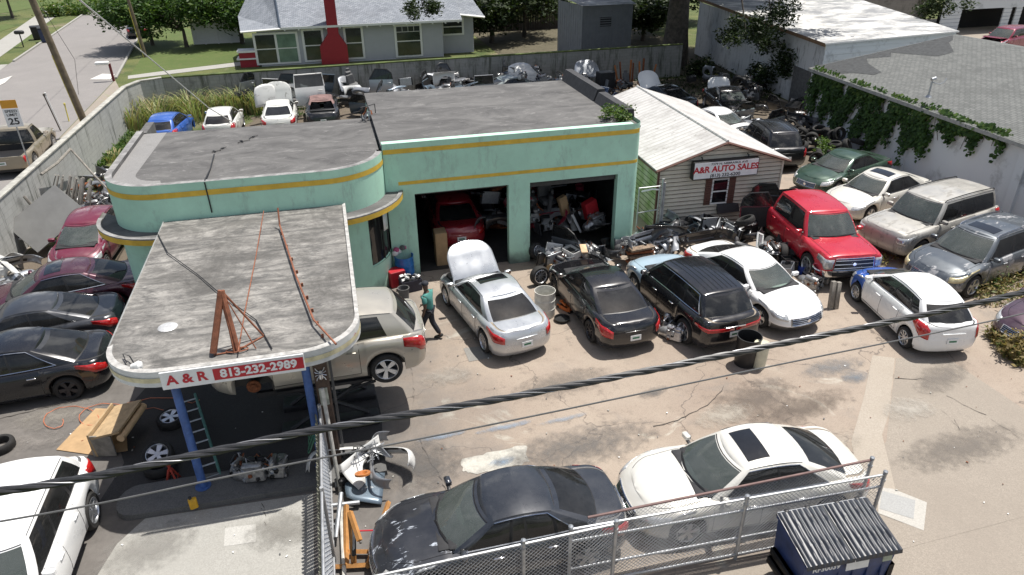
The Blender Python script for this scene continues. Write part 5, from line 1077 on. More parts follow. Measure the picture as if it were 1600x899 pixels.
mb = MB(); rnd = random.Random(5); leaves(mb, [(9.3+rnd.uniform(-.5, .35), 21.9+rnd.uniform(-.35, .5), 4.5+rnd.random()*.15, .16) for _ in range(9)], 900, .06, [LF[1], LF[2], DRY[2]], rnd); tag(mb.build('roof_weeds', smooth=False), 'yellow green weeds growing on the roof corner of the repair shop', 'weeds')
# ivy on the warehouse wall
iv = thing('ivy', 'dense green ivy hanging down the white wall under the shingle eave', 'ivy'); mb = MB(); rnd = random.Random(21)
def ivd(y):  # hanging length along the wall
    f = clamp((y-18.5)/14); return 3.0*clamp((y-21.5)/5.5)**1.0*(.72+.28*math.sin(y*2.1))
for _ in range(5600):
    y = 20.2+12.6*rnd.random()**.85; L_ = ivd(y)+.12+.9*max(0, math.sin(y*5.3))**4; z = 3.12-L_*rnd.random()**1.25
    if math.sin(y*3.1)*math.sin(z*2.3+y) > .42: continue
    x = lerp(e0.x, e1.x, (y-8)/25)+wi-.05-rnd.random()*.22; m = LF[min(2, int(rnd.random()*1.6+(1.2 if z > 2.6 and rnd.random() < .5 else 0)))]
    for _k in range(3):
        p = Vector((x+rnd.gauss(0, .04), y+rnd.gauss(0, .09), z+rnd.gauss(0, .09))); a = Vector((-.35, rnd.uniform(-1, 1), rnd.uniform(-1, .1))).normalized(); b = a.cross(Vector((-1, 0, .6))).normalized(); s = rnd.uniform(.05, .11); mb.add([p-a*s, p-b*s*.8, p+a*s, p+b*s*.8], [(0, 1, 2, 3)], m)
mb.build('foliage', iv, smooth=False); mb = MB()
for k in range(26):
    y = 20.2+k*.48+rnd.uniform(-.2, .2); x = lerp(e0.x, e1.x, (y-8)/25)+wi-.03; mb.tube([(x, y+rnd.uniform(-.15, .15)*j, 3.1-j*.55) for j in range(int(2+3*clamp((y-20)/6)))], .012, M_BARK, 4)
mb.build('vine_stem', iv)
c_ = P(1130, 45, 2.5); mb = MB(); rnd = random.Random(9); leaves(mb, [(27.2+rnd.uniform(-.5, .1), 43+rnd.uniform(-4.5, 4), rnd.uniform(.6, 3.9), .6) for _ in range(16)], 3600, .12, LFO, rnd); tag(mb.build('climbing_vine', smooth=False), 'dark vine climbing the stained white wall beside the oak', 'vine')

# ---------------------------------------------------------------- street things
M_WOOD = flat('weathered_pole', (.17, .135, .09), .9, var=.35, sc=3, bump=.4)
def pole(lb, b, t_, r0, r1, arm=False):
    o = thing('utility_pole', lb, 'pole', tuple(b)); mb = MB(); d = Vector(t_)-Vector(b); mb.tube([(0, 0, 0), d], [r0, r1], M_WOOD, 12); mb.build('pole', o); mb = MB()
    mb.tube([Vector((-.14, -.1, 0)), Vector((-.14, -.1, 0))+d*.4], .03, flat('yellow_guard', (.6, .5, .1), .6), 6); mb.build('cable_guard', o); return o
bP = P(125, 172, 0); bP = Vector((-12.75, 42.3, 0)); pole('big leaning wooden utility pole just outside the block wall', bP, P(75, -2, 9.5) if False else bP+Vector((-1.15, -.2, 10.5)), .19, .15)
b2 = P(228, 90, 0); pole('thin dark utility pole beside the black car up the street', b2, b2+Vector((-.55, 0, 9.5)), .13, .10)
def wire(lb, pts, r, m, n=24, sag=0, name='overhead_wire'):
    a, b = Vector(pts[0]), Vector(pts[-1]); P_ = []
    if len(pts) == 2: P_ = [a.lerp(b, k/n)-Vector((0, 0, sag*4*(k/n)*(1-k/n))) for k in range(n+1)]
    else: P_ = [Vector(p) for p in pts]
    mb = MB(); mb.tube(P_, r, m, 6); return tag(mb.build(name), lb, 'wire')
wire('pale thick wire slanting from the top left down to the white scrapped car', (P(118, -5, 9.0), P(230, 88, 6.2), P(325, 168, 3.2), P(365, 192, 2.2)), .022, flat('white_wire', (.7, .7, .7), .5))
wire('thin dark guy wire left of the big utility pole', (bP+Vector((-1.1, 0, 9.5)), bP+Vector((-6.5, 4, 4.5))), .012, BLK); wire('thin dark service wire crossing the street', (bP+Vector((-1.1, 0, 9.8)), (-27, 80, 8)), .012, BLK, sag=.4); wire('second thin service wire crossing the street above the bin', (bP+Vector((-1.1, 0, 9.4)), (-17.5, 95, 8.5)), .012, BLK, sag=.4); wire('thin wire hanging down beside the pole to its foot', (bP+Vector((-1.0, -.25, 8.5)), bP+Vector((.5, -.6, 4)), bP+Vector((.1, -.25, 2.2))), .010, BLK)
for (px0, py0, px1, py1, r_, m, lb) in ((95, 205, 70, 128, .035, M_BARK, 'dark slanted pipe post on the dirt verge'), (97, 203, 84, 135, .03, WHT, 'white slanted marker post on the dirt verge'), (108, 190, 103, 160, .035, flat('yellow_post', (.65, .55, .12), .5), 'yellow marker post by the foot of the big pole')):
    a_ = P(px0, py0, 0); mb = MB(); mb.tube([a_, a_+Vector((-.3 if px1 < 90 else 0, .1, 1.9 if px1 < 90 else .9))], r_, m, 8); mb.lathe([(r_*1.6, 0), (r_*1.6, .12), (.001, .14)], m, 8, c=a_+Vector((-.3 if px1 < 90 else 0, .1, 1.9 if px1 < 90 else .9))); tag(mb.build('marker_post'), lb, 'post')
sp = Vector((-11.75, 29.6, 0)); ss = thing('speed_sign', 'white SPEED LIMIT 25 sign with orange plate on a metal post by the street', 'sign', tuple(sp)); mb = MB(); mb.box((0, 0, 1.5), (.05, .03, 3.0), GALV); mb.build('post', ss)
sp2 = P(35, 265, 0); tp = P(20, 197, 2.2); ss.location = (-13.0, 34.2, 0)
mb = MB(); mb.box((-.0, -.03, 3.0), (.61, .012, .76), M_SIGN, bev=.004); pl = mb.build('sign_plate', ss); mb = MB(); mb.box((0, -.03, 3.57), (.61, .012, .34), flat('orange_plate', (.70, .33, .03), .5, var=.08)); mb.build('orange_plate', ss); K_ = flat('sign_black', (.02, .02, .025), .6)
text_obj('lettering', 'SPEED', .15, K_, pl, (0, -.038, 3.27), off=.002, sx=1.15); text_obj('lettering', 'LIMIT', .15, K_, pl, (0, -.038, 3.12), off=.002, sx=1.15); text_obj('lettering', '25', .38, K_, pl, (0, -.038, 2.84), off=.008, sx=1.1)
def bin_(lb, c, colr, rz=0, lid=None, s=1):
    o = thing('wheelie_bin', lb, 'bin', tuple(c), rz); mb = MB(); mb.box((0, 0, .5*s), (.62*s, .66*s, .94*s), colr, taper=(1.12, 1.12), bev=.05); mb.build('bin_body', o); mb = MB(); mb.box((0, 0, 1.0*s), (.74*s, .80*s, .07*s), lid or colr, bev=.03, rx=.04); mb.build('lid', o); mb = MB(); mb.tube([(-.3*s, .36*s, .1*s), (.3*s, .36*s, .1*s)], .1*s, BLK, 10); mb.build('wheel', o)
bin_('dark blue wheelie bin on the far verge of the street', P(73, 66, 0), flat('bin_blue', (.02, .035, .09), .5), .3, BLK, 1.25); bin_('black wheelie bin right beside the blue one', P(60, 62, 0), BLK, .3, None, 1.15)
mbx = P(37, 74, 0); o = thing('mailbox', 'black mailbox on a thin post on the far lawn', 'mailbox', tuple(mbx)); mb = MB(); mb.tube([(0, 0, 0), (0, 0, 1.1)], .05, BLK); mb.build('post', o); mb = MB(); mb.box((0, 0, 1.25), (.75, .35, .3), BLK, bev=.1); mb.build('box', o)
mbx = P(178, 127, 0); o = thing('mailbox', 'white mailbox on a dark red post at the end of the block wall', 'mailbox', tuple(mbx)); mb = MB(); mb.box((0, 0, .6), (.14, .14, 1.2), flat('maroon_post', (.16, .03, .03), .8)); mb.build('post', o); mb = MB(); mb.box((-.45, 0, 1.25), (.9, .3, .24), WHT, bev=.08); mb.build('box', o)
sheet('paving_patch', PG((140, 125), (160, 116), (180, 117), (172, 125)), .03, flat('white_patch', (.62, .6, .56), .8)); sheet('paving_patch', PG((-8, 128), (20, 119), (8, 130), (-8, 138)), .03, flat('white_patch', (0, 0, 0)))
# ---------------------------------------------------------------- vehicles
B_ = (.010, .010, .012); WT = (.80, .80, .79)
def D(a): return Vector((math.cos(R(a)), math.sin(R(a)), 0))
P_SIL = paint('silver_paint', (.52, .54, .56), .28, .55); P_BLK = paint('black_paint', B_, .22, .1, dust=.015); P_BLK2 = paint('black_paint_dusty', B_, .3, .1, dust=.04)
P_WHT = paint('white_car_paint', WT, .28, .0, dust=.05); P_PEARL = paint('pearl_paint', (.69, .67, .61), .3, .15, dust=.06); P_RED = paint('red_paint', (.48, .012, .03), .28, .1, dust=.05)
P_LBL = paint('light_blue_paint', (.36, .47, .55), .4, .1, dust=.1); P_CHA = paint('charcoal_paint', (.045, .048, .055), .3, .4, dust=.12)
P_GRN = paint('green_paint', (.035, .075, .05), .3, .3, dust=.12); P_TAN = paint('faded_tan_paint', (.42, .405, .37), .45, .3, (.27, .26, .24), .45, 1.6)
P_GLD = paint('gold_paint', (.46, .43, .37), .3, .45, dust=.05); P_PLUM = paint('plum_paint', (.075, .018, .032), .25, .3, dust=.08); P_MAR = paint('maroon_paint', (.22, .012, .04), .3, .2, dust=.1)
P_GRY = paint('slate_paint', (.10, .115, .13), .32, .4, (.34, .34, .35), .42, 1.4); P_NAVY = paint('navy_paint', (.02, .05, .13), .3, .2); P_BLU = paint('blue_paint', (.02, .10, .42), .35, .1)
P_PEEL = paint('peeling_black_paint', (.020, .022, .028), .3, .2, (.46, .50, .56), .40, 1.9, dust=.1)
place = make_car
place('sedan', 'silver sedan with its bonnet raised in front of the left garage bay', 'car', (3.77, 17.55, 0), R(101), COUPEY, P_SIL, hood_open=R(52), sunroof=True, inside=TANIN)
place('sedan', 'black sedan with a plank on its bonnet parked facing the right garage bay', 'car', (6.95, 17.15, 0), R(93), dict(SEDAN, tlv=(.55, .9)), P_BLK, wheels='black_ten', inside=DARKIN)
place('suv', 'black SUV with light blue bonnet and a ribbed roof between black and white sedans', 'suv', (9.38, 16.45, 0), R(95), dict(SUV, tl=(1.94, 2.98), tlv=(.66, .80)), P_BLK, hood=P_LBL, ribs=True, trim=CHR, inside=TANIN, wheels='seven', bumper=P_BLK)
place('sedan', 'clean white sedan facing the street right of the black SUV', 'car', (11.62, 16.75, 0), R(-79), dict(SEDAN, grille='bars', gr=.42), P_WHT, inside=TANIN, bumper=paint('dark_bumper', (.02, .02, .022), .5, 0))
place('pickup_truck', 'bright red crew cab pickup truck with big chrome grille', 'pickup truck', (15.4, 19.35, 0), R(-98), PICKUP, P_RED, inside=GREYIN, bumper=CHR, wheels='five')
place('suv', 'faded tan full size SUV with roof rack and missing front grille', 'suv', (19.75, 18.75, 0), R(-167), BIGSUV, P_TAN, rails=BLK, inside=GREYIN, wheels='black_five', missing=('grille',))
place('wagon', 'slate grey wagon with worn bonnet and sunroof at the right edge', 'car', (19.45, 16.3, 0), R(-167), WAGON, P_GRY, sunroof=True, lamp=G_LAMPY, inside=GREYIN, rails=CHR)
place('sedan', 'white sedan with sunroof parked between green sedan and tan SUV', 'car', (20.3, 22.0, 0), R(-166), LUX, P_PEARL, sunroof=True, inside=GREYIN, trim=CHR)
place('sedan', 'dark green sedan parked below the ivy wall', 'car', (20.75, 24.7, 0), R(-163), SEDAN, P_GRN, inside=DARKIN)
place('suv', 'dusty black SUV parked beside the tyre heap at the ivy wall', 'suv', (19.75, 28.9, 0), R(80), dict(SUV, L=4.7, H=1.78), P_BLK2, ribs=True, rails=BLK, inside=DARKIN)
place('sedan', 'black sedan with its boot lid raised facing out under the oak shade', 'car', (22.1, 36.8, 0), R(-101), SEDAN, P_BLK, trunk_open=R(62), inside=GREYIN, trunkm=WHT)
place('sedan', 'black sedan with white bonnet raised near the end of the back wall', 'car', (18.9, 38.6, 0), R(104), SEDAN, P_BLK, hood=P_WHT, hood_open=R(62), inside=DARKIN)
place('sedan', 'white car half hidden behind the tin shed roof', 'car', (19.2, 32.6, 0), R(-72), SEDAN, P_WHT, inside=DARKIN)
place('sedan', 'dark blue car behind the black roof parapet', 'car', (15.2, 39.3, 0), R(60), SEDAN, P_NAVY, inside=DARKIN, glassw=G_MID)
place('hatchback', 'white hatchback with a blue bonnet parked at the right of the lot', 'car', (15.25, 14.4, 0), R(80), HATCH, P_WHT, hood=P_BLU, inside=DARKIN)
place('sedan', 'dark plum sedan nose in weeds cut by the right edge', 'car', (19.2, 12.75, 0), R(-168), SEDAN, paint('dusk_plum', (.07, .035, .055), .35, .3, dust=.15), inside=GREYIN)
place('sedan', 'dark grey sedan with peeling bonnet behind the chain link fence', 'car', (2.05, 9.33, 0), R(179), COUPEY, paint('graphite_paint', (.030, .034, .042), .25, .3, dust=.12), hood=P_PEEL, trim=CHR, inside=GREYIN, sunroof=False, wheels='five')
place('sedan', 'cream white sedan with sunroof behind the chain link gate', 'car', (6.98, 9.28, 0), R(176), LUX, P_PEARL, sunroof=True, trim=CHR, inside=TANIN, wheels='five')
place('suv', 'white SUV seen from above at the bottom left corner', 'suv', (-6.4, 10.55, 0), R(-90), dict(SUV, B=(.2, .14)), P_WHT, wheels='five', inside=GREYIN)
place('sedan', 'plum coloured sedan with chrome window line beside the junk on the left', 'car', (-8.5, 21.5, 0), R(-171), LUX, P_PLUM, trim=CHR, sunroof=True, inside=GREYIN)
place('sedan', 'charcoal sedan in the middle of the three dark cars on the left', 'car', (-8.75, 19.45, 0), R(-173), SEDAN, P_CHA, inside=DARKIN, wheels='black_ten')
place('sedan', 'glossy black sedan with chrome window trim left of the canopy', 'car', (-8.6, 17.35, 0), R(-177), LUX, P_BLK, trim=CHR, wheels='black_five', inside=DARKIN)
place('hatchback', 'small maroon hatchback with primered bonnet behind the plum sedan', 'car', (-8.6, 25.4, 0), R(-93), HATCH, paint('maroon_primer', (.15, .012, .035), .35, .1, (.20, .18, .20), .40, .9), inside=DARKIN)
mur = place('suv', 'beige SUV raised on a lift at the right side of the canopy', 'suv', (-.92, 14.35, 1.26), R(180), MURANO, P_GLD, wheels='five', inside=GREYIN, front_off=True)
place('sedan', 'dark red sedan standing inside the left garage bay', 'car', (3.9, 24.6, .02), R(88), SEDAN, paint('deep_red_paint', (.32, .01, .02), .28, .1), inside=DARKIN)
place('pickup_truck', 'old gold pickup truck parked outside the street wall', 'pickup truck', (-14.6, 38.0, 0), R(92), dict(OLDPICK, L=5.2, zs=[(-2.6, 1.0), (-.6, 1.05), (1.5, 1.03), (2.6, .95)], bed=(-2.5, -.6), xa=1.65, xb=-1.5), paint('old_gold_paint', (.30, .26, .19), .4, .3), inside=DARKIN)
place('sedan', 'black car parked up the street at the top left', 'car', (-16.9, 78.5, 0), R(99), SEDAN, P_BLK, inside=DARKIN)
place('minivan', 'maroon minivan parked by the garages at the top right', 'car', (53.6, 48.4, 0), R(-165), VAN, P_MAR, inside=DARKIN, hood_open=R(15))
# scrapped cars behind the office
place('scrapped_car', 'blue scrapped hatchback behind the rounded office roof', 'car', (-8.2, 39.9, 0), R(84), HATCH, P_BLU, inside=DARKIN, missing=('wheel',), wheels='rusty')
place('scrapped_car', 'small white scrapped hatchback right of the blue one', 'car', (-5.6, 40.3, 0), R(88), HATCH, paint('dirty_white_paint', (.66, .66, .62), .5, 0, (.35, .34, .31), .4), inside=DARKIN)
place('scrapped_car', 'white scrapped car with dark rear glass and open bonnet by the cane grass', 'car', (-2.75, 41.3, 0), R(90), SEDAN, _cache['dirty_white_paint'], inside=DARKIN, hood_open=R(80))
place('scrapped_car', 'stripped dark car with rusty roof and no boot lid beside the white wreck', 'car', (-.45, 41.8, 0), R(90), SEDAN, P_BLK2, roofmat=flat('rusty_roof', (.20, .12, .11), .8, var=.4, sc=3), inside=DARKIN, missing=('trunk_lid', 'rear_window', 'hood', 'taillight'))
place('scrapped_car', 'grey green wreck half sunk in the weeds by the back wall', 'car', (11.2, 43.6, 0), R(10), SEDAN, paint('grey_green_paint', (.16, .19, .19), .5, 0, (.3, .3, .28), .4), inside=DARKIN, missing=('hood', 'wheel', 'headlight'))
# lift under the raised SUV
lf = thing('car_lift', 'black scissor lift holding up the beige SUV', 'car lift', (-.8, 14.35, 0)); M_LIFT = flat('lift_black', (.03, .03, .033), .5, .3)
for y_ in (-.5, .5):
    mb = MB(); mb.box((-.1, y_, .07), (2.2, .5, .14), M_LIFT, bev=.02); mb.build('base', lf); mb = MB(); mb.box((-.1, y_, 1.28), (2.1, .45, .10), M_LIFT, bev=.02); mb.build('platform', lf)
    for a_, b_ in ((-1, 1), (1, -1)): mb = MB(); mb.tube([(-.1+a_*.9, y_+a_*.1, .14), (-.1+b_*.9, y_+a_*.1, 1.26)], .05, M_LIFT, 6); mb.build('scissor_arm', lf)
mb = MB(); mb.tube([(1.0, -.9, 1.35), (.2, -.5, .9), (-.5, -.6, 1.2)], .035, M_LIFT); mb.box((-1.3, -.6, 1.25), (.5, .1, .12), M_LIFT); mb.build('support_arm', lf)
# ---------------------------------------------------------------- fences
M_WIRE = flat('fence_wire', (.50, .51, .52), .45, .6); M_TUBE = flat('fence_tube', (.46, .47, .48), .45, .6, var=.25)
def chain(mb, a, b, z0, z1, sp=.085, r=.004):
    a, b = Vector((*a, 0)), Vector((*b, 0)); L_ = (b-a).length; d = (b-a)/L_; h_ = z1-z0; n = int((L_+h_)/sp)
    for k in range(n+1):
        for sg in (1, -1):
            s0 = k*sp-(h_ if sg > 0 else 0); p, q = (s0, z0), (s0+h_*1, z1)
            if sg < 0: p, q = (k*sp, z0), (k*sp-h_, z1)
            pts = []
            (x0, y0), (x1_, y1) = p, q
            t0 = 0; t1 = 1; dx = x1_-x0
            for lo_, hi_ in ((0, L_),):
                ta, tb = (lo_-x0)/dx, (hi_-x0)/dx
                if ta > tb: ta, tb = tb, ta
                t0, t1 = max(t0, ta), min(t1, tb)
            if t1-t0 < .02: continue
            f = lambda t_: a+d*(x0+dx*t_)+Vector((0, 0, lerp(y0, y1, t_)))+Vector((-d.y, d.x, 0))*(.004*sg); mb.tube([f(t0), f(t1)], r, M_WIRE, 3, cap=False)
def clfence(name, lb, cat, pts, h_, rails, posts, mat_rail=M_TUBE, z0=.06):
    o = thing(name, lb, cat); m = MB()
    for a, b in zip(pts, pts[1:]): chain(m, a, b, z0, h_-.02)
    m.build('chain_link_mesh', o, smooth=False)
    for z_ in rails: m = MB(); m.tube([(x, y, z_) for x, y in pts], .024, mat_rail if z_ == rails[0] else M_TUBE, 8); m.build('rail', o)
    for (x, y) in posts: m = MB(); m.tube([(x, y, 0), (x, y, h_+.05)], .034, M_TUBE, 10); m.lathe([(.042, -.02), (.042, .03), (.001, .06)], GALV, 10, c=(x, y, h_+.05)); m.tube([(x, y, h_-.15), (x, y, h_-.10)], .044, GALV, 8); m.build('post', o)
    return o
clfence('chain_link_fence', 'galvanised chain link fence panel in front of the dark grey sedan', 'fence', [(-.95, 7.98), (3.78, 8.02)], 1.50, (1.50,), [(2.16, 8.02), (3.78, 8.02)])
clfence('chain_link_gate', 'chain link gate with three rails standing in front of the cream sedan', 'gate', [(3.0, 8.10), (8.93, 7.86)], 1.50, (1.50, 1.22, .55, .12), [(3.0, 8.10), (6.2, 7.97), (8.93, 7.86)])
clfence('chain_link_gate', 'second gate leaf with rusty top rail pushed against the cream sedan', 'gate', [(3.35, 8.24), (8.93, 8.22)], 1.52, (1.54,), [(8.93, 8.22)], mat_rail=flat('rusty_rail', (.20, .13, .12), .7, .3))
o = thing('slatted_fence', 'chain link fence with grey green slats seen end on beside the canopy posts', 'fence'); m = MB(); chain(m, (-1.02, 7.3), (-.98, 12.2), .06, 1.75, .10); m.build('chain_link_mesh', o, smooth=False); m = MB()
for k in range(58): m.box((-1.06+.008*math.sin(k*2.3), 7.3+k*.084, .88), (.012, .055, 1.62+.05*math.sin(k*1.7)), flat('fence_slat', (.17, .17, .13), .8, var=.5, sc=3), rz=.55)
m.build('slat', o)
for z_ in (1.76, .15): m = MB(); m.tube([(-1.0, 7.3, z_), (-.97, 12.2, z_)], .025, M_TUBE, 8); m.build('rail', o)
for y_ in (7.35, 9.8, 12.2): m = MB(); m.tube([(-.98, y_, 0), (-.98, y_, 1.85)], .035, M_TUBE, 8); m.build('post', o)
m = MB(); rnd = random.Random(3)
for k in range(5): m.tube([(-1.2+.12*math.cos(a)+k*.015, 11.9+.05*k+.16*math.sin(a), 1.5-.28*(1-math.cos(a+.5*k))) for a in [j*PI/7 for j in range(14)]], .012, flat('green_hose', (.03, .13, .08), .5), 5, closed=True)
tag(m.build('garden_hose'), 'coiled green hose hanging on the slatted fence', 'hose')
for x_ in (-.72, -.58): pass
for (a_, b_, lb) in (((-.80, 11.6, 0), (-.86, 12.1, 2.3), 'tall white pipe standing in the corner beside the slatted fence'), ((-.83, 7.9, .1), (-.80, 11.3, .12), 'long white pipe lying on the ground along the slatted fence')):
    m = MB(); m.tube([a_, b_], .04, flat('pale_pipe', (.5, .49, .45), .6, var=.3), 8); tag(m.build('pipe'), lb, 'pipe')
# ---------------------------------------------------------------- dumpster
M_DMP = flat('dumpster_blue', (.025, .05, .15), .5, .1, var=.35, sc=4); M_LID = flat('lid_plastic', (.028, .032, .042), .38, var=.2, sc=5)
dm = thing('dumpster', 'dark blue steel dumpster with two ribbed black plastic lids in front of the gate', 'dumpster', (7.46, 7.12, 0), R(-2.5)); dm.scale = (.95, .87, 1); m = MB()
m.add([(-.86, -.42, .12), (.86, -.42, .12), (.86, .46, .12), (-.86, .46, .12), (-.9, -.52, 1.12), (.9, -.52, 1.12), (.9, .52, 1.32), (-.9, .52, 1.32)], [(0, 3, 2, 1), (0, 1, 5, 4), (1, 2, 6, 5), (2, 3, 7, 6), (3, 0, 4, 7)], M_DMP)
for k in range(6): m.box((-.72+k*.29, -.49, .6), (.07, .05, .95), M_DMP, rx=-.1, bev=.01)
m.box((0, -.53, 1.10), (1.84, .07, .08), M_DMP, bev=.015); m.box((0, .53, 1.3), (1.84, .06, .08), M_DMP, bev=.015); m.build('steel_body', dm, smooth=False)
for sg in (-1, 1):
    m = MB()
    for k in range(2): m.box((sg*(.95+.03*k), .05, .62-.2*k), (.10, .75, .16), BLK, bev=.02)
    m.box((sg*.93, -.45, .45), (.10, .08, .5), BLK); m.build('fork_pocket', dm)
    rows = []
    for i in range(13):
        f = i/12; y_ = lerp(-.60, .55, f); rw = []
        for j in range(61):
            u = j/60; rib = max(0, math.sin(u*2*PI*9+PI*.5*0))**.6 if .03 < u < .97 and .06 < f < .95 else 0; z_ = lerp(1.17, 1.37, f)+.028*rib*(1+.4*math.sin(f*PI))-.025*math.exp(-((f-.52)/.07)**2)*rib+.02*math.sin(PI*u); rw.append((sg*.468+(u-.5)*.92, y_, z_))
        rows.append(rw)
    rows = [[(x, -.62, 1.10) for x, _, _ in rows[0]]]+rows+[[(x, .56, 1.30) for x, _, _ in rows[0]]]; m.grid(rows, M_LID); m.build('lid', dm, ang=60)
    m = MB(); m.box((sg*.3, .57, 1.36), (.09, .08, .06), BLK, bev=.01); m.box((sg*.72, .57, 1.36), (.09, .08, .06), BLK, bev=.01); m.build('hinge', dm)
m = MB(); m.tube([(-.9, .57, 1.36), (.9, .57, 1.36)], .014, GALV, 6); m.build('hinge_rod', dm)
text_obj('lettering', 'RF30039', .13, WHT, dm, (-.50, -.560, 1.005), rot=(PI/2-.1, 0, 0), off=.003, sx=1.15)
m = MB(); m.box((.12, -.553, .96), (.44, .012, .20), WHT, rx=-.1); m.build('sticker', dm); m = MB(); m.box((.70, -.562, .98), (.18, .01, .12), flat('pale_label', (.4, .45, .35), .6), rx=-.1); m.build('sticker', dm)
# ---------------------------------------------------------------- cables over the lot
def cab(px, z, ext=.9): 
    p = [P(x, y, z_) for (x, y), z_ in zip(px, z)]; d0 = (p[0]-p[1]).normalized(); d1 = (p[-1]-p[-2]).normalized(); return [p[0]+d0*9+Vector((0, 0, .9)), p[0]+d0*3+Vector((0, 0, .2))]+p+[p[-1]+d1*3+Vector((0, 0, .15)), p[-1]+d1*10+Vector((0, 0, .8))]
def dens(p, n):
    out = []
    for i in range(len(p)-1):
        p0, p1, p2, p3 = p[max(0, i-1)], p[i], p[i+1], p[min(len(p)-1, i+2)]
        for k in range(n): t_ = k/n; out.append(.5*((2*p1)+(p2-p0)*t_+(2*p0-5*p1+4*p2-p3)*t_*t_+(3*p1-p0-3*p2+p3)*t_**3))
    return out+[p[-1]]
main = dens(cab([(0, 768), (250, 723), (500, 671), (800, 620), (1200, 541.5), (1600, 457)], [7.62, 7.58, 7.56, 7.55, 7.56, 7.6]), 60)
o = thing('power_cable', 'thick twisted black power cable crossing low over the whole foreground', 'cable'); M_CAB = flat('cable_black', (.03, .03, .032), .42, var=.3, sc=20); M_CAB2 = flat('bare_strand', (.32, .32, .33), .4, .6)
for q in range(4):
    pts = []; s_ = 0
    for i, p in enumerate(main):
        if i: s_ += (p-main[i-1]).length
        d = (main[min(i+1, len(main)-1)]-main[max(i-1, 0)]).normalized(); a1 = d.cross(Vector((0, 0, 1))).normalized(); a2 = d.cross(a1); an = s_*2*PI/.62+q*PI/2
        pts.append(p+(a1*math.cos(an)+a2*math.sin(an))*(.0135 if q < 3 else .018))
    m = MB(); m.tube(pts, .0155 if q < 3 else .005, M_CAB if q < 3 else M_CAB2, 7); m.build('strand', o)
thin = dens(cab([(0, 815), (400, 736), (800, 657), (1200, 573.5), (1600, 490)], [7.0]*5), 20)
m = MB(); m.tube(thin, .0075, flat('thin_cable', (.10, .10, .10), .5), 6); tag(m.build('thin_cable'), 'thin dark cable running below the thick twisted cable', 'cable')

# ---------------------------------------------------------------- loose things
def put(o, loc, rot=(0, 0, 0), s=1): o.location = Vector(loc); o.rotation_euler = rot; o.scale = (s, s, s); return o
def m_door(colr, kind=0):
    """a car door on its own: skin, frame, inner card, handle (x length, z up, y outward)"""
    o = thing('detached_door', 'x', 'car door'); m = MB(); rows = []
    for i in range(6): f = i/5; rows.append([(lerp(-.55, .55, j/6), .05*math.sin(PI*f*.9)+.01, lerp(0, .66, f)) for j in range(7)])
    m.grid(rows, colr); m.grid([[(x, -.06, z) for x, y, z in r_] for r_ in rows[::5]], BLK); e = [rows[0][0], rows[0][-1], rows[-1][-1], rows[-1][0]]
    m.grid([e+[e[0]], [(x, -.06, z) for x, y, z in e+[e[0]]]], colr); m.build('door_skin', o); m = MB()
    fr = [(-.55, 0, .66), (-.50, -.04, .95), (-.30, -.08, 1.12), (.25, -.08, 1.14), (.52, -.02, .72), (.55, 0, .66)] if kind == 0 else [(-.55, 0, .66), (-.52, -.06, 1.12), (.5, -.06, 1.12), (.55, 0, .66)]
    m.tube(fr, .028, colr if kind else BLK, 6); m.build('window_frame', o); m = MB(); m.add([(x, y+.0, z) for x, y, z in fr], [tuple(range(len(fr)))], G_DARK); m.build('window', o, smooth=False)
    m = MB(); m.box((-.38, .075, .52), (.16, .03, .03), colr, bev=.01); m.build('door_handle', o); return o
def m_bumper(colr, L_=1.7, h_=.34):
    m = MB(); rows = []
    for i in range(6):
        f = i/5; out_ = .06*math.sin(PI*f); rw = []
        for j in range(21): u = j/20*2-1; x = L_/2*math.sin(u*PI/2)**1 if True else 0; y = -.42*abs(u)**4.5+out_; rw.append((x, y, h_*(f-.5)*(1-.15*abs(u))))
        rows.append(rw)
    m.grid(rows, colr); m.box((0, .055, -.04), (.75, .02, .09), BLK); m.box((-.55, .03, -.06), (.16, .03, .08), BLK, rz=.12); m.box((.55, .03, -.06), (.16, .03, .08), BLK, rz=-.12)
    o = m.build('loose_bumper', thick=.006); return o
def m_hood(colr, under=None):
    m = MB(); rows = []
    for i in range(9):
        f = i/8; hw = lerp(.70, .55, f**2)*(1-.12*max(0, f-.8)*5); rows.append([(hw*(j/8*2-1), lerp(-.5, .55, f)-.10*abs(j/8*2-1)**2*f, .05*(1-(j/8*2-1)**2)+.03*math.sin(PI*f)) for j in range(9)])
    m.grid(rows, colr); return m.build('scrap_sheet', thick=.03)
def m_fender(colr):
    m = MB(); rows = []
    for i in range(5):
        f = i/4; rw = []
        for j in range(17): x = lerp(-.55, .6, j/16); arch = math.sqrt(max(0, .37**2-(x-.1)**2)); z0_ = .02+arch; rw.append((x, .05*math.sin(PI*f)+(-.12 if i == 4 else 0), lerp(z0_, .62-.05*x, f)))
        rows.append(rw)
    m.grid(rows, colr); return m.build('loose_fender', thick=.006)
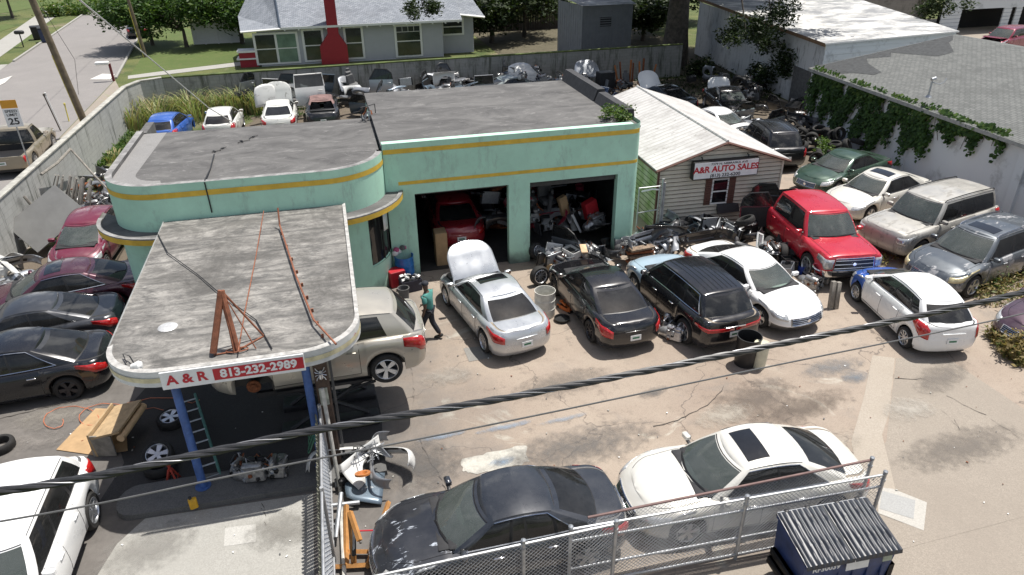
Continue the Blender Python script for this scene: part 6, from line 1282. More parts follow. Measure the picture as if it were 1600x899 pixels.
def m_engine(rnd, s=1, alu=None, big=True):
    alu = alu or flat('cast_alloy', (.36, .36, .36), .42, .7, var=.45, sc=12); m = MB()
    m.box((0, 0, .22*s), (.5*s, .42*s, .34*s), alu, bev=.03*s); m.box((0, -.12*s, .45*s), (.48*s, .16*s, .13*s), BLK if rnd.random() < .5 else alu, bev=.03*s, rx=.35); m.box((0, .12*s, .45*s), (.48*s, .16*s, .13*s), alu, bev=.03*s, rx=-.35)
    m.lathe([(.001, .3*s), (.10*s, .3*s), (.16*s, .22*s), (.20*s, 0), (.14*s, -.05*s)], alu, 14, 'x', c=(.25*s, 0, .2*s))
    for k in range(4): m.lathe([(.001, .03*s), (.06*s, .03*s), (.06*s, -.02*s)], BLK if k % 2 else GALV, 12, 'x', c=(-.29*s, rnd.uniform(-.15, .15)*s, rnd.uniform(.1, .45)*s))
    for k in range(6):
        a = Vector((rnd.uniform(-.25, .25)*s, rnd.uniform(-.2, .2)*s, .45*s)); m.tube([a, a+Vector((rnd.uniform(-.15, .15), rnd.uniform(-.15, .15), .12))*s, a+Vector((rnd.uniform(-.3, .3)*s, rnd.uniform(-.25, .25)*s, -.1*s))], .018*s, rnd.choice((BLK, alu, RUST)), 5)
    for k in range(10): m.box((rnd.uniform(-.27, .27)*s, rnd.choice((-.22, .22))*s, rnd.uniform(.05, .4)*s), (.09*s, .06*s, .08*s), rnd.choice((alu, BLK, GALV, RUST)), rz=rnd.random(), bev=.01*s)
    return m.build('engine')
def m_drum(name, colr, r_, h_, open_=True, rings=True, lid=False):
    m = MB(); pr = [(.001, .01), (r_*.97, .01), (r_, .03), (r_, h_*.33), (r_+.012, h_*.345), (r_, h_*.36), (r_, h_*.66), (r_+.012, h_*.675), (r_, h_*.69), (r_, h_-.02), (r_+.012, h_), (r_-.005, h_)] if rings else [(.001, .01), (r_*.86, .01), (r_, h_-.04), (r_+.012, h_-.03), (r_+.012, h_), (r_-.008, h_)]
    if open_: pr += [(r_*.95 if rings else r_*.9, h_*.3), (.001, h_*.3)]
    else: pr += [(r_*.9, h_-.01), (.001, h_-.01)]
    m.lathe(pr, colr, 24); return m.build(name)
def m_box(name, colr, d, open_=True):
    m = MB(); x, y, z = d
    if open_:
        for c_, e in (((0, 0, .01), (x, y, .02)), ((-x/2, 0, z/2), (.015, y, z)), ((x/2, 0, z/2), (.015, y, z)), ((0, -y/2, z/2), (x, .015, z)), ((0, y/2, z/2), (x, .015, z))): m.box(c_, e, colr)
        m.box((0, 0, z*.7), (x*.9, y*.9, .02), BLK)
    else: m.box((0, 0, z/2), d, colr, bev=.02)
    return m.build(name, smooth=False)
def m_plank(L_, w_, t_, colr): m = MB(); m.box((0, 0, 0), (L_, w_, t_), colr, bev=.004); return m.build('plank')
def m_seat(colr): m = MB(); m.box((0, 0, .22), (.52, .52, .2), colr, bev=.07); m.box((0, .26, .55), (.5, .16, .66), colr, rx=-.2, bev=.07); m.box((0, .36, .95), (.27, .1, .18), colr, bev=.04); m.box((0, 0, .06), (.46, .46, .1), BLK); return m.build('torn_seat')
def m_rad(): m = MB(); m.box((0, 0, .22), (.65, .04, .42), GALV, bev=.005); m.box((-.36, 0, .22), (.07, .07, .46), BLK, bev=.02); m.box((.36, 0, .22), (.07, .07, .46), BLK, bev=.02); m.tube([(-.36, 0, .4), (-.36, -.15, .42)], .025, BLK); return m.build('radiator')
def m_exh(): m = MB(); m.tube([(-.9, 0, .05), (-.4, .05, .08), (.1, -.1, .06), (.6, 0, .07)], .03, RUST, 8); m.lathe([(.001, -.25), (.1, -.25), (.1, .25), (.001, .25)], RUST, 12, 'x', c=(-.2, 0, .1)); return m.build('exhaust_pipe')
def m_light(): m = MB(); rows = [[(lerp(-.25, .25, j/6), .08*math.sin(PI*j/6)*math.sin(PI*i/4), lerp(0, .2, i/4)+.05*j/6) for j in range(7)] for i in range(5)]; m.grid(rows, G_LAMP); m.box((0, -.06, .12), (.42, .12, .16), BLK, bev=.03); return m.build('headlamp_unit')
WD = flat('raw_wood', (.42, .30, .17), .85, var=.3, sc=6); GW = flat('grey_wood', (.25, .23, .20), .9, var=.4, sc=5); CARD = flat('cardboard', (.42, .28, .15), .9, var=.18, sc=4)
JW = paint('scrap_white', (.62, .62, .60), .45, 0, (.35, .34, .32), .42); JG = paint('scrap_grey', (.22, .23, .25), .4, .3, dust=.1); JB = paint('scrap_black', (.015, .015, .017), .4, .1, dust=.1); JS = paint('scrap_silver', (.42, .44, .47), .35, .5); JR = paint('scrap_red', (.35, .02, .05), .4, 0); JBL = paint('scrap_bluegrey', (.10, .14, .18), .4, .3)
CN = {JW: 'white', JG: 'grey', JB: 'black', JS: 'silver', JR: 'dark red', JBL: 'blue grey'}
def rest(o): pass
def junk(kind, px, z=0, rz=0., rx=0., ry=0., c=None, s=1., lb=None, where='', grp=None, rnd=random.Random(1), wz=0):
    c = c or rnd.choice((JW, JB, JG, JS, JB)); nm = CN.get(c, '')
    o = {'door': lambda: m_door(c, 0), 'vdoor': lambda: m_door(c, 1), 'bumper': lambda: m_bumper(c), 'hood': lambda: m_hood(c), 'fender': lambda: m_fender(c), 'engine': lambda: m_engine(rnd, 1), 'seat': lambda: m_seat(GREYIN if c is not JR else JR), 'rad': m_rad, 'exh': m_exh, 'light': m_light,
         'crate': lambda: m_box('crate', c, (.5, .36, .3)), 'bucket': lambda: m_drum('bucket', c, .16, .38, rings=False)}[kind]()
    d = dict(door='car door', vdoor='van door', bumper='bumper cover', hood='bonnet panel', fender='fender panel', engine='engine block', seat='car seat', rad='radiator', exh='exhaust pipe', light='headlamp unit', crate='crate', bucket='bucket')[kind]
    if kind in ('engine', 'rad', 'exh', 'light', 'seat'): nm = {'engine': 'greasy alloy', 'rad': 'dented', 'exh': 'rusty', 'light': 'loose clear', 'seat': 'grey torn'}[kind]
    if kind in ('crate', 'bucket') and not nm: nm = 'plastic'
    loc = P(px[0], px[1], wz) if len(px) == 2 else Vector(px); loc.z = wz+z; put(o, loc, (rx, ry, rz), s)
    tag(o, lb or ('%s %s %s' % (nm, d, where)), d, grp); junk.last = o.name; return o
# ---------------------------------------------------------------- scrap and clutter
def heap(n, X, Y, Z, kinds, where, grp, seed, cols=None, lean=.5, yaw=None, shape=None):
    rnd = random.Random(seed)
    for i in range(n):
        k = rnd.choice(kinds); x, y = rnd.uniform(*X), rnd.uniform(*Y); f = shape(x, y) if shape else 1; z = lerp(Z[0], Z[1], (i/n)**.8)*f*rnd.uniform(.6, 1)
        rx = {'door': rnd.choice((-1.2, 1.3, -.3, -.5, 1.0)), 'vdoor': rnd.choice((-.3, -.2, 1.2)), 'bumper': rnd.uniform(-.6, 1.8), 'hood': rnd.uniform(-.5, 1.0), 'fender': rnd.uniform(-1.4, 1.2), 'exh': .1}.get(k, rnd.uniform(-.15, .15))*(lean*2)
        rz = rnd.uniform(0, 6.28) if yaw is None else yaw+rnd.uniform(-.5, .5)
        junk(k, (x, y, 0), wz=z+(.04 if k in ('bumper', 'hood') else 0)+(.15 if k == 'bumper' else 0)+(.1 if k in ('door', 'fender', 'vdoor') and abs(rx) > .8 else 0), rz=rz, rx=rx, ry=rnd.uniform(-.25, .25), c=rnd.choice(cols) if cols else None, where='', grp=grp, rnd=rnd, s=rnd.uniform(.9, 1.1))
        o = bpy.data.objects[junk.last]; horiz = (X[1]-X[0]) > (Y[1]-Y[0]); fr_ = (x-X[0])/(X[1]-X[0]) if horiz else (y-Y[0])/(Y[1]-Y[0])
        pw = (('at the far left of', 'left in', 'in the middle of', 'right in', 'at the far right of') if horiz else ('at the near end of', 'towards the front of', 'in the middle of', 'towards the back of', 'at the far end of'))[min(4, int(fr_*5))]
        up_ = 'upright ' if k in ('door', 'vdoor', 'fender', 'hood') and abs(rx) < .7 else ('flat ' if k in ('door', 'vdoor', 'fender', 'hood') else '')
        o['label'] = (up_+o['label'].strip()+' '+('low ' if z < .45*Z[1] else 'high ')+pw+' '+where)
ALLK = ['door', 'door', 'bumper', 'fender', 'hood', 'engine', 'rad', 'seat', 'crate', 'light', 'exh']
DK = (JB, JB, JG, JBL, JS)
g_ = 'scrapped car parts heaped along the mossy back wall'
heap(56, (-5.5, 11.5), (44.3, 45.8), (.0, 1.4), ['door', 'door', 'door', 'bumper', 'fender', 'hood', 'engine', 'rad', 'seat', 'crate', 'vdoor'], 'the back wall heap', g_, 1, (JB, JB, JW, JS, JG, JBL))
heap(24, (1.0, 8), (41.0, 43.8), (.2, 1.3), ['door', 'bumper', 'fender', 'hood', 'engine', 'vdoor'], 'the heap beside the wrecks', 'scrapped car parts lying between the wrecks', 2, (JB, JW, JW, JS, JG, JBL))
heap(46, (11.5, 18.5), (41.5, 45.6), (.0, 1.2), ['door', 'bumper', 'engine', 'rad', 'fender', 'exh', 'crate', 'seat', 'engine'], 'the heap beyond the parapet', 'scrap heaped in the shade beyond the roof parapet', 3, (JB, JB, JB, JG, JS, JW))
heap(26, (23.3, 26.2), (35.5, 44), (.0, .7), ['door', 'bumper', 'engine', 'rad', 'fender', 'crate', 'bumper'], 'the stained wall heap', 'scrap below the stained white wall', 4, (JB, JB, JG))
heap(26, (17.5, 24.6), (31.0, 35), (.0, .6), ['bumper', 'engine', 'rad', 'fender', 'door', 'bumper'], 'the scrap behind black SUV', 'scrap behind the dusty black SUV', 14, (JB, JB, JG, JS))
heap(20, (-10.9, -8.8), (29.5, 33.5), (.0, .5), ['bumper', 'fender', 'exh', 'engine', 'hood'], 'the street wall weeds', 'scrap in the weeds by the street wall', 5, (JB, JG, JW))
heap(26, (-10.6, -6.9), (26.6, 29.3), (.0, .8), ['bumper', 'fender', 'exh', 'engine', 'light', 'door', 'rad'], 'the office corner heap', 'scrap beside the office corner', 6, (JB, JG, JW, JS, JB))
heap(14, (-11.0, -10.2), (22.2, 24.6), (.0, .6), ['bumper', 'fender', 'light', 'bumper'], 'the scrap beside plum sedan', 'pale scrap at the foot of the street wall', 7, (JW, JS, JG))
heap(40, (6.1, 10.6), (19.9, 21.0), (.0, .42), ['engine', 'rad', 'bumper', 'fender', 'crate', 'exh', 'light', 'door', 'bucket', 'engine'], 'the right bay door heap', 'scrap in front of the right garage bay', 8, (JB, JB, JG, JS, JW))
heap(40, (10.9, 13.9), (20.4, 21.8), (.0, .42), ['engine', 'bumper', 'fender', 'bumper', 'rad', 'crate', 'bumper', 'hood'], 'the shed wall heap', 'scrap heaped below the office shed', 9, (JB, JB, JG, JB, JBL))
heap(30, (6.1, 8.8), (21.7, 24.5), (.0, 1.7), ['engine', 'rad', 'bumper', 'crate', 'seat', 'door', 'bucket', 'fender'], 'the clutter inside right bay', 'clutter inside the right garage bay', 10, (JB, JG, JS, JW, JR), shape=lambda x, y: .35+.65*clamp((y-21.5)/2.5))
heap(16, (5.15, 5.6), (21.6, 25), (.0, 1.8), ['rad', 'bumper', 'exh', 'fender'], 'the left bay side clutter', 'clutter at the side of the left garage bay', 11, (JB, JG))
heap(10, (13.0, 14.0), (17.6, 19.6), (.0, .25), ['engine', 'bumper', 'crate', 'fender'], 'the scrap beside red truck', 'scrap between the white sedan and the red truck', 12, (JB, JG, JB))
# particular pieces
def P3(x, y, z=0): return tuple(P(x, y, z))
junk('vdoor', (-1.0, 42.4, 0), wz=.75, rz=PI+.1, rx=.15, c=JW, s=1.5, lb='large white van door standing upright behind the stripped wreck'); junk('hood', (-3.4, 42.2, 0), wz=1.5, rx=1.4, rz=.6, c=JW, s=1.1, lb='tall white bonnet panel standing on edge against the heap')
junk('door', (-2.2, 43.9, 0), wz=.9, rz=PI, c=JW, lb='white car door leaning left of the tall white panel', s=1.2); junk('door', (3.1, 43.6, 0), wz=.85, rz=PI-.2, c=JS, s=1.25, lb='silver car door standing beside the roof corner'); junk('fender', (7.0, 44.6, 0), wz=.9, rz=.3, c=JW, s=1.3, lb='pale fender panel leaning upright on the mossy wall'); junk('vdoor', (9.1, 42.6, 0), wz=.5, rz=PI, c=JG, s=1.1, lb='grey van door with dark window beside the bushy weeds')
junk('hood', (12.0, 44.4, 0), wz=1.3, rx=.7, rz=.2, c=JW, s=1.5, lb='white bonnet on top of the heap above the grey green wreck'); junk('hood', (16.1, 44.0, 0), wz=1.4, rx=.9, rz=-.1, c=JS, s=1.2, lb='curved silver panel on the heap left of the rusty stands'); junk('bumper', (10.0, 41.5, 0), wz=.9, c=JW, lb='white bumper cover just beyond the tar roof edge', s=1.2)
for k in range(7):
    x = 17.8+k*.35; m = MB(); m.box((0, 0, .75), (.09, .09, 1.5+.3*(k % 3)), RUST if k % 2 else flat('orange_rust', (.36, .13, .04), .8)); m.box((.15, 0, .4), (.5, .07, .07), RUST); o = m.build('rusty_stand', smooth=False); put(o, (x, 42.6+.4*(k % 2), .35), (.05*k-.15, .06*(k-3), k)); tag(o, 'rusty brown steel stand in the shade left of the white raised bonnet', 'stand', 'rusty stands near the end of the back wall')
o = m_box('storage_bin', BLK, (1.0, .7, 1.0), False); put(o, (16.7, 42.2, .6), (0, 0, .1)); tag(o, 'square black box standing beyond the roof parapet', 'box')
# left wall pieces
m = MB(); m.box((0, 0, 0), (2.1, 1.55, .07), flat('grey_panel', (.16, .16, .155), .7, var=.15, sc=1.5), bev=.01); o = m.build('panel', smooth=False); put(o, (-10.15, 26.6, 1.15), (.62, -.50, .55)); tag(o, 'big flat grey panel tilted on edge beside the street wall', 'panel')
rnd = random.Random(8)
for k in range(12):
    o = m_plank(rnd.uniform(1.6, 2.3), .2, .035, GW); put(o, (-10.9+.16*k, 29.5-.15*k+rnd.uniform(-.1, .1), .95), (rnd.uniform(-.2, .2), -1.15+rnd.uniform(-.1, .1), .5+rnd.uniform(-.2, .2))); tag(o, 'weathered grey plank leaning in the stack by the street wall', 'plank', 'grey planks leaning by the street wall')
for (a, b, r_, m_, lb) in (((-10.9, 29.4, 1.9), (-10.6, 32.3, 2.0), .05, GW, 'long pale beam laid along the top of the plank stack'), ((-10.6, 32.3, 2.0), (-8.7, 29.9, .5), .05, GW, 'grey beam sloping down from the plank stack'), ((-9.4, 27.7, .75), (-7.9, 28.3, .95), .07, JW, 'curved white bar lying on scrap near the office corner'), ((-11.0, 27.6, 1.7), (-10.3, 27.5, .2), .05, GW, 'short leaning post beside the grey panel')):
    m = MB(); m.tube([a, Vector(a).lerp(Vector(b), .5)+Vector((0, 0, -.08)), b], r_, m_, 6); tag(m.build('beam'), lb, 'beam')
for k in range(5):
    m = MB(); m.box((0, 0, 0), (.5, .07, .03), WHT, bev=.004); o = m.build('louvre_slat'); put(o, (-9.2+.14*k, 26.1+.12*k, .85+.05*k), (.2, .3, .9)); tag(o, 'short white slat at the foot of the tilted grey panel', 'slat', 'white slats below the tilted grey panel')
junk('engine', P3(145, 228), rz=.5, lb='rusty brown axle and engine lump in the weeds left of the office roof', s=1.3).data.materials[0] = RUST
# tyres
rnd = random.Random(77)
for k in range(46):
    x, y = rnd.uniform(21.3, 23.9), rnd.uniform(27.2, 32.6); q = rnd.random(); z = .11+.2*int(3.2*clamp((x-21)/3)*rnd.random()*1.3)
    loose_wheel('worn black tyre in the heap below the ivy wall', (x, y, z+(.18 if q < .4 else 0)), .32, 'five', (PI/2+rnd.uniform(-.35, .35), rnd.uniform(-.3, .3), rnd.uniform(0, 6)) if q > .4 else (rnd.uniform(.2, .7), 0, rnd.uniform(0, 6)), 'tyres heaped below the ivy wall', rim=False)
loose_wheel('upright silver alloy wheel at the edge of the tyre heap', P(1271, 188, .5), .30, 'five', (PI-.5, 0, -.35)); loose_wheel('round white wheel trim by the bright green bush', P(1278, 222, .3), .30, 'cap', (PI-1.0, 0, .2)); loose_wheel('tyre standing on edge beside the orange cone', P(1291, 215, .35), .32, 'five', (.15, 0, -.5), rim=False)
cn_ = P(1272, 208, .35); o = thing('traffic_cone', 'orange traffic cone tipped over beside the tyre heap', 'cone', tuple(cn_), .4); o.rotation_euler = (0, -1.35, .5); m = MB(); ORG = flat('cone_orange', (.65, .09, .03), .5); m.lathe([(.15, -.3), (.12, -.1), (.05, .25), (.02, .36)], ORG, 16); m.lathe([(.118, -.08), (.084, .1)], WHT, 16); m.build('cone_body', o); m = MB(); m.box((0, 0, -.31), (.38, .38, .04), ORG, bev=.01); m.build('base', o)
for (px, py, z, r_, st, rot, rim, lb) in ((1265, 404, .30, .33, 'seven', (PI-.95, 0, .25), True, 'silver alloy wheel leaning against a tyre beside the red truck'),
    (1198, 383, .3, .33, 'five', (.25, 0, .6), False, 'tyre standing on edge closest to the white sedan roof'), (1216, 378, .3, .33, 'five', (.2, 0, .9), False, 'second tyre standing on edge beside the red truck door'), (1222, 396, .3, .33, 'five', (.1, 0, 1.2), False, 'tyre standing upright behind the silver alloy wheel'), (1240, 398, .25, .33, 'five', (.9, 0, -.5), False, 'tyre leaning low between truck and silver wheel'), (1165, 345, .9, .33, 'five', (1.1, 0, .8), False, 'tyre on top of the heap below the shed window'),
    (843, 431, .32, .32, 'ten', (PI-.1, .0, .25), True, 'bright multi spoke wheel standing by the white drum'), (838, 392, .4, .28, 'ten', (PI-.25, 0, .5), True, 'grey alloy wheel at the right garage doorway'), (268, 655, .12, .33, 'five', (PI/2+.1, 0, 0), True, 'silver wheel lying under the canopy farther from the camera'), (247, 712, .24, .33, 'five', (PI/2+.45, 0, .1), True, 'silver wheel propped up under the canopy near the ladder'), (400, 622, .5, .2, 'rusty', (0, 0, 0), False, 'x'), (0, 696, .1, .3, 'five', (-PI/2, 0, 0), False, 'black tyre cut by the left edge of the frame')):
    if lb == 'x': continue
    loose_wheel(lb, P(px, py, z), r_, st, rot, rim=rim)
loose_wheel('large tyre lying flat under the propped silver wheel', P(250, 728, .12), .34, 'five', (PI/2, 0, 0), rim=False)
# right side between white sedan and truck
junk('door', P3(1178, 372), z=.45, rz=-.25, rx=-.15, c=JR, lb='dark red car door with grey glass leaning in the heap near the truck', s=1.1); junk('door', P3(1190, 352), z=.5, rz=-.35, rx=-.1, c=JG, lb='grey car door standing behind the dark red one'); junk('vdoor', P3(1135, 352), z=.5, rx=-.5, c=JB, lb='black door frame leaning below the shed window', s=.8)
m = MB(); m.box((0, 0, 0), (.30, .04, .05), WHT); m.box((0, 0, .5), (.30, .04, .05), WHT); m.box((-.14, 0, .25), (.04, .04, .5), WHT); m.box((.14, 0, .25), (.04, .04, .5), WHT); m.box((0, 0, .25), (.12, .03, .4), GALV); o = m.build('bracket_frame', smooth=False); put(o, P(1186, 388, .5), (-.5, .5, .2)); tag(o, 'small white bracket frame on the heap behind the white sedan', 'frame')
m = m_drum('bucket', flat('bucket_blue', (.02, .06, .35), .4), .17, .3, rings=False); put(m, P(1252, 427)); tag(m, 'dark blue bucket under the silver wheel by the truck', 'bucket')
junk('engine', P3(1285, 440), rz=.6, s=1.25, lb='greasy engine block with chrome rim cover beside the red truck bumper'); junk('engine', P3(1268, 452), rz=1.9, s=.9, lb='small gearbox lump beside the greasy engine by the truck')
m = MB(); m.tube([(.33*math.cos(a), .22*math.sin(a), 0) for a in [k*PI/10 for k in range(20)]], .03, CHR, 6, closed=True); m.box((0, 0, -.02), (.52, .32, .03), BLK, bev=.01); o = m.build('grille_surround'); put(o, P(1287, 418, .62), (.25, .1, -.3)); tag(o, 'oval chrome grille surround lying on the engine by the truck', 'grille')
for k, (px, py, rz, L_) in enumerate(((1300, 462, 1.5, .9), (1308, 462, 1.6, .85))):
    o = m_plank(L_, .13, .12, GW); put(o, P(px, py, .42), (0, -1.45, rz)); tag(o, 'upright weathered timber offcut right of the engine by the truck', 'timber', 'timber offcuts right of the engine')
# engine row between black sedan and SUV
for (px, py, s_, rz, lb) in ((1036, 490, .75, .2, 'alloy gearbox housing closest to the black sedan'), (1045, 512, .95, 1.1, 'shiny alloy engine block between the black sedan and the black SUV'), (1056, 532, .9, 2.2, 'shiny alloy engine lying nearest the open lot')):
    o = m_engine(random.Random(px), s_, flat('bright_alloy', (.55, .55, .56), .35, .7, var=.35, sc=14)); put(o, P(px, py), (.1, .1, rz)); tag(o, lb, 'engine')
# front of the bays
for (o, px, py, rot, lb, cat) in ((m_drum('drum', flat('dirty_white_drum', (.58, .57, .52), .5, var=.25), .30, .82), 851, 492, (0, 0, 0), 'tall dirty white plastic drum beside the silver sedan', 'drum'),
    (m_drum('drum', BLK, .31, .88, rings=False), 1163, 568, (.04, 0, 0), 'tall black open barrel behind the black SUV', 'barrel'), (m_drum('jug', flat('yellowed_plastic', (.60, .58, .44), .45, var=.15), .19, .72, open_=False, rings=False), 1185, 573, (0, 0, 0), 'yellowed white plastic container next to the black barrel', 'container'),
    (m_drum('bucket', flat('dirty_white_drum', (0, 0, 0)), .19, .45, rings=False), 870, 395, (0, 0, 0), 'white bucket standing in the right garage doorway', 'bucket'), (m_drum('drum', flat('barrel_blue', (.02, .17, .50), .4), .30, .85), 634, 436, (0, 0, 0), 'bright blue drum at the corner of the left garage bay', 'drum'),
    (m_drum('bucket', flat('drain_pan', (.02, .02, .02), .4), .22, .1, rings=False), 878, 501, (0, 0, 0), 'shallow black oil pan on the ground by the white drum', 'pan')):
    put(o, P(px, py), rot); tag(o, lb, cat)
OJ = flat('jack_orange', (.55, .14, .03), .6, var=.3); jk = thing('floor_jack', 'orange floor jack with a long handle beside the black sedan', 'jack', tuple(P(884, 484)), R(115)); m = MB(); m.box((0, .1, .08), (.55, .03, .1), OJ); m.box((0, -.1, .08), (.55, .03, .1), OJ); m.box((-.2, 0, .12), (.12, .2, .1), OJ, bev=.02); m.build('jack_body', jk); m = MB(); m.tube([(-.2, 0, .15), (-.95, .05, .35)], .02, RUST); m.build('handle', jk); m = MB(); m.tube([(.22, -.12, .05), (.22, .12, .05)], .05, BLK, 10); m.tube([(-.25, -.12, .04), (-.25, .12, .04)], .035, BLK, 10); m.build('wheel', jk); m = MB(); m.tube([(0, 0, .12), (.2, 0, .2)], .04, OJ); m.lathe([(.06, 0), (.06, .03), (.001, .03)], OJ, 12, c=(.2, 0, .2)); m.build('lifting_arm', jk)
for k, (px, py, z, L_, rz, lb) in enumerate(((912, 389, 1.02, .75, 1.35, 'clean plank lying on the bonnet of the black sedan'), (868, 400, .35, .8, 1.0, 'pale wooden board leaning beside the black sedan'), (856, 412, .2, .9, 1.4, 'pale board lying at the nose of the black sedan'))):
    o = m_plank(L_*.8, .2, .05 if k == 0 else .25, WD if k else flat('new_wood', (.62, .42, .26), .8)); put(o, P(px, py, z), (0, .0, rz)); tag(o, lb, 'plank')
for (x, y, z, c_, lb) in ((9.55, 20.9, .55, JW, 'silver grey bumper heap item'),):
    pass
for k in range(5): o = m_plank(.9, .28, .07, RUST if k % 2 else flat('cast_brown', (.22, .16, .11), .8, var=.6, sc=12)); put(o, (9.35+random.uniform(-.06, .06), 19.75+random.uniform(-.05, .05), .12+.13*k), (random.uniform(-.05, .05), 0, .1+random.uniform(-.2, .2))); tag(o, 'flat brown corroded casting in the neat stack right of the right bay', 'casting', 'stacked corroded castings')
junk('bumper', (9.7, 20.2, 0), wz=.85, rz=.3, c=JS, lb='silver bumper cover on top of the corroded castings'); junk('fender', (10.4, 20.1, 0), wz=.35, rz=-.2, rx=-.2, c=JB, s=1.3, lb='pointed black fender panel right of the corroded castings'); junk('bumper', (11.7, 20.1, 0), wz=.6, rz=.1, c=JB, s=1.3, lb='long black bumper cover below the corner of the shed')
# office corner
m = MB(); rnd = random.Random(2)
for k in range(9): c_ = Vector((rnd.uniform(-.2, .2), rnd.uniform(-.15, .15), rnd.uniform(0, .18))); m.lathe([(.001, .1), (.09, .05), (.1, -.03), (.001, -.09)], rnd.choice((WHT, WHT, flat('pink_rag', (.55, .12, .25), .8), GREYIN)), 8, c=c_)
o = m.build('rag_pile'); put(o, P(622, 395, .9)); tag(o, 'heap of white and pink rags on top of the blue drum', 'rags')
o = m_box('tool_chest', flat('tool_red', (.42, .02, .03), .45), (.5, .4, .55), False); put(o, P(620, 445), (0, 0, .3)); tag(o, 'small red tool chest in front of the blue drum', 'tool chest'); o = m_box('crate', flat('dark_crate', (.03, .03, .05), .6), (.62, .42, .38)); put(o, P(642, 452), (0, 0, .2)); tag(o, 'black crate full of clutter beside the red tool chest', 'crate')
m = MB()
for k in range(14): m.box((rnd.uniform(-.25, .25), rnd.uniform(-.15, .15), .38+rnd.uniform(0, .1)), (.12, .07, .06), rnd.choice((WHT, M_RED, BLK, GALV)), rz=rnd.random()*3, rx=rnd.random())
o = m.build('tool_clutter'); put(o, P(642, 452), (0, 0, .2)); tag(o, 'jumble of small white and red tools piled in the black crate', 'tools')
o = m_drum('bucket', GREYIN, .17, .38, rings=False); put(o, (1.75, 16.9, 1.35)) if False else put(o, P(640, 478, .0)+Vector((-.1, .5, .0))); tag(o, 'grey bucket on the ground behind the raised beige SUV', 'bucket')
o = m_box('carton', CARD, (.4, .5, 1.2), False); put(o, (3.0, 21.7, 0)); tag(o, 'tall brown carton standing in the left bay behind the bonnet', 'carton')
m = MB(); m.tube([(0, 0, 0), (.15, 0, 1.5)], .03, BLK); m.tube([(.35, 0, 0), (.5, 0, 1.5)], .03, BLK)
for k in range(5): m.tube([(.03*k+.03, 0, .25+.28*k), (.38+.03*k, 0, .25+.28*k)], .02, BLK)
tag(put(m.build('step_rack'), (8.6, 23.0, 0), (0, 0, .4)), 'dark metal rack standing inside the right bay', 'rack')
for (x, y, z, c_, d, lb) in ((7.7, 22.6, .9, CARD, (.32, .2, .75), 'tilted pale carton high on the clutter in the right bay'), (8.6, 22.3, .8, flat('tool_red', (0, 0, 0)), (.5, .3, .7), 'red box standing in the right bay near the doorway edge')):
    o = m_box('carton', c_, d, False); put(o, (x, y, z), (0, -.3, .3)); tag(o, lb, 'box')
# metal frame gate next to shed
o = thing('metal_gate', 'narrow galvanised gate frame between the green building and the shed', 'gate', (10.15, 21.9, 0)); m = MB(); m.tube([(0, 0, 0), (0, 0, 1.9), (.78, 0, 1.9), (.78, 0, 0)], .03, M_TUBE, 8); m.tube([(0, 0, .95), (.78, 0, 1.0)], .02, M_TUBE); m.build('frame', o); m = MB(); m.tube([(.9, 0, 0), (.9, 0, 2.15)], .045, M_TUBE, 8); m.tube([(.98, 0, 0), (.98, 0, 2.0)], .035, M_TUBE, 8); m.build('post', o); m = MB(); m.tube([(.1, 0, 1.75), (.5, 0, 1.8), (.8, 0, 1.75)], .03, WHT); m.build('latch_bar', o)
# under the canopy
M_LADG = flat('ladder_green', (.10, .24, .20), .6, var=.3); o = thing('ladder', 'green metal ladder lying under the canopy behind the left blue post', 'ladder', tuple(P(315, 765, .05)), 0); a_, b_ = P(280, 640, .05)-P(315, 765, .05), Vector((0, 0, 0)); d_ = a_.normalized(); s_ = Vector((d_.y, -d_.x, 0))
for q in (0, .42): m = MB(); m.tube([s_*q+Vector((0, 0, .05)), a_+s_*q+Vector((0, 0, .3))], .032, M_LADG, 6); m.build('side_rail', o)
for k in range(8): m = MB(); p_ = a_*((k+.5)/8)+Vector((0, 0, .06+.25*(k+.5)/8)); m.tube([p_, p_+s_*.42], .02, GALV, 6); m.build('rung', o)
for (px, py, s_, lb) in ((378, 742, .7, 'small engine lump on the kerb under the canopy front'), (405, 748, .9, 'engine with pipes lying on the kerb under the canopy'), (435, 742, .8, 'engine part beside the slatted fence under the canopy'), (375, 728, .5, 'round gearbox part behind the engines under the canopy')):
    o = m_engine(random.Random(px), s_); put(o, P(px, py, .12), (.1, .15, px)); tag(o, lb, 'engine')
RJ = flat('jack_red', (.40, .05, .03), .6, var=.3); m = MB(); 
for a in range(4): m.tube([(.16*math.cos(a*PI/2+.7), .16*math.sin(a*PI/2+.7), 0), (.03*math.cos(a*PI/2+.7), .03*math.sin(a*PI/2+.7), .34)], .022, RJ, 6)
m.tube([(0, 0, .28), (0, 0, .45)], .03, RJ); m.box((0, 0, .46), (.1, .05, .03), RJ); m.tube([(.11, .11, .1), (-.11, .11, .1), (-.11, -.11, .1), (.11, -.11, .1)], .012, RJ, 5, closed=True); o = m.build('jack_stand'); put(o, P(271, 752)); tag(o, 'red jack stand beside the ladder under the canopy', 'jack stand')
o = thing('canister', 'small yellow canister standing on the kerb at the foot of the blue post', 'canister', tuple(P(304, 794, .13)), .3); YC = flat('canister_yellow', (.65, .36, .02), .45); m = MB(); m.box((0, 0, .13), (.16, .1, .26), YC, bev=.03); m.build('canister_body', o); m = MB(); m.lathe([(.03, .26), (.03, .31), (.001, .31)], BLK, 10, c=(-.03, 0, 0)); m.build('cap', o)
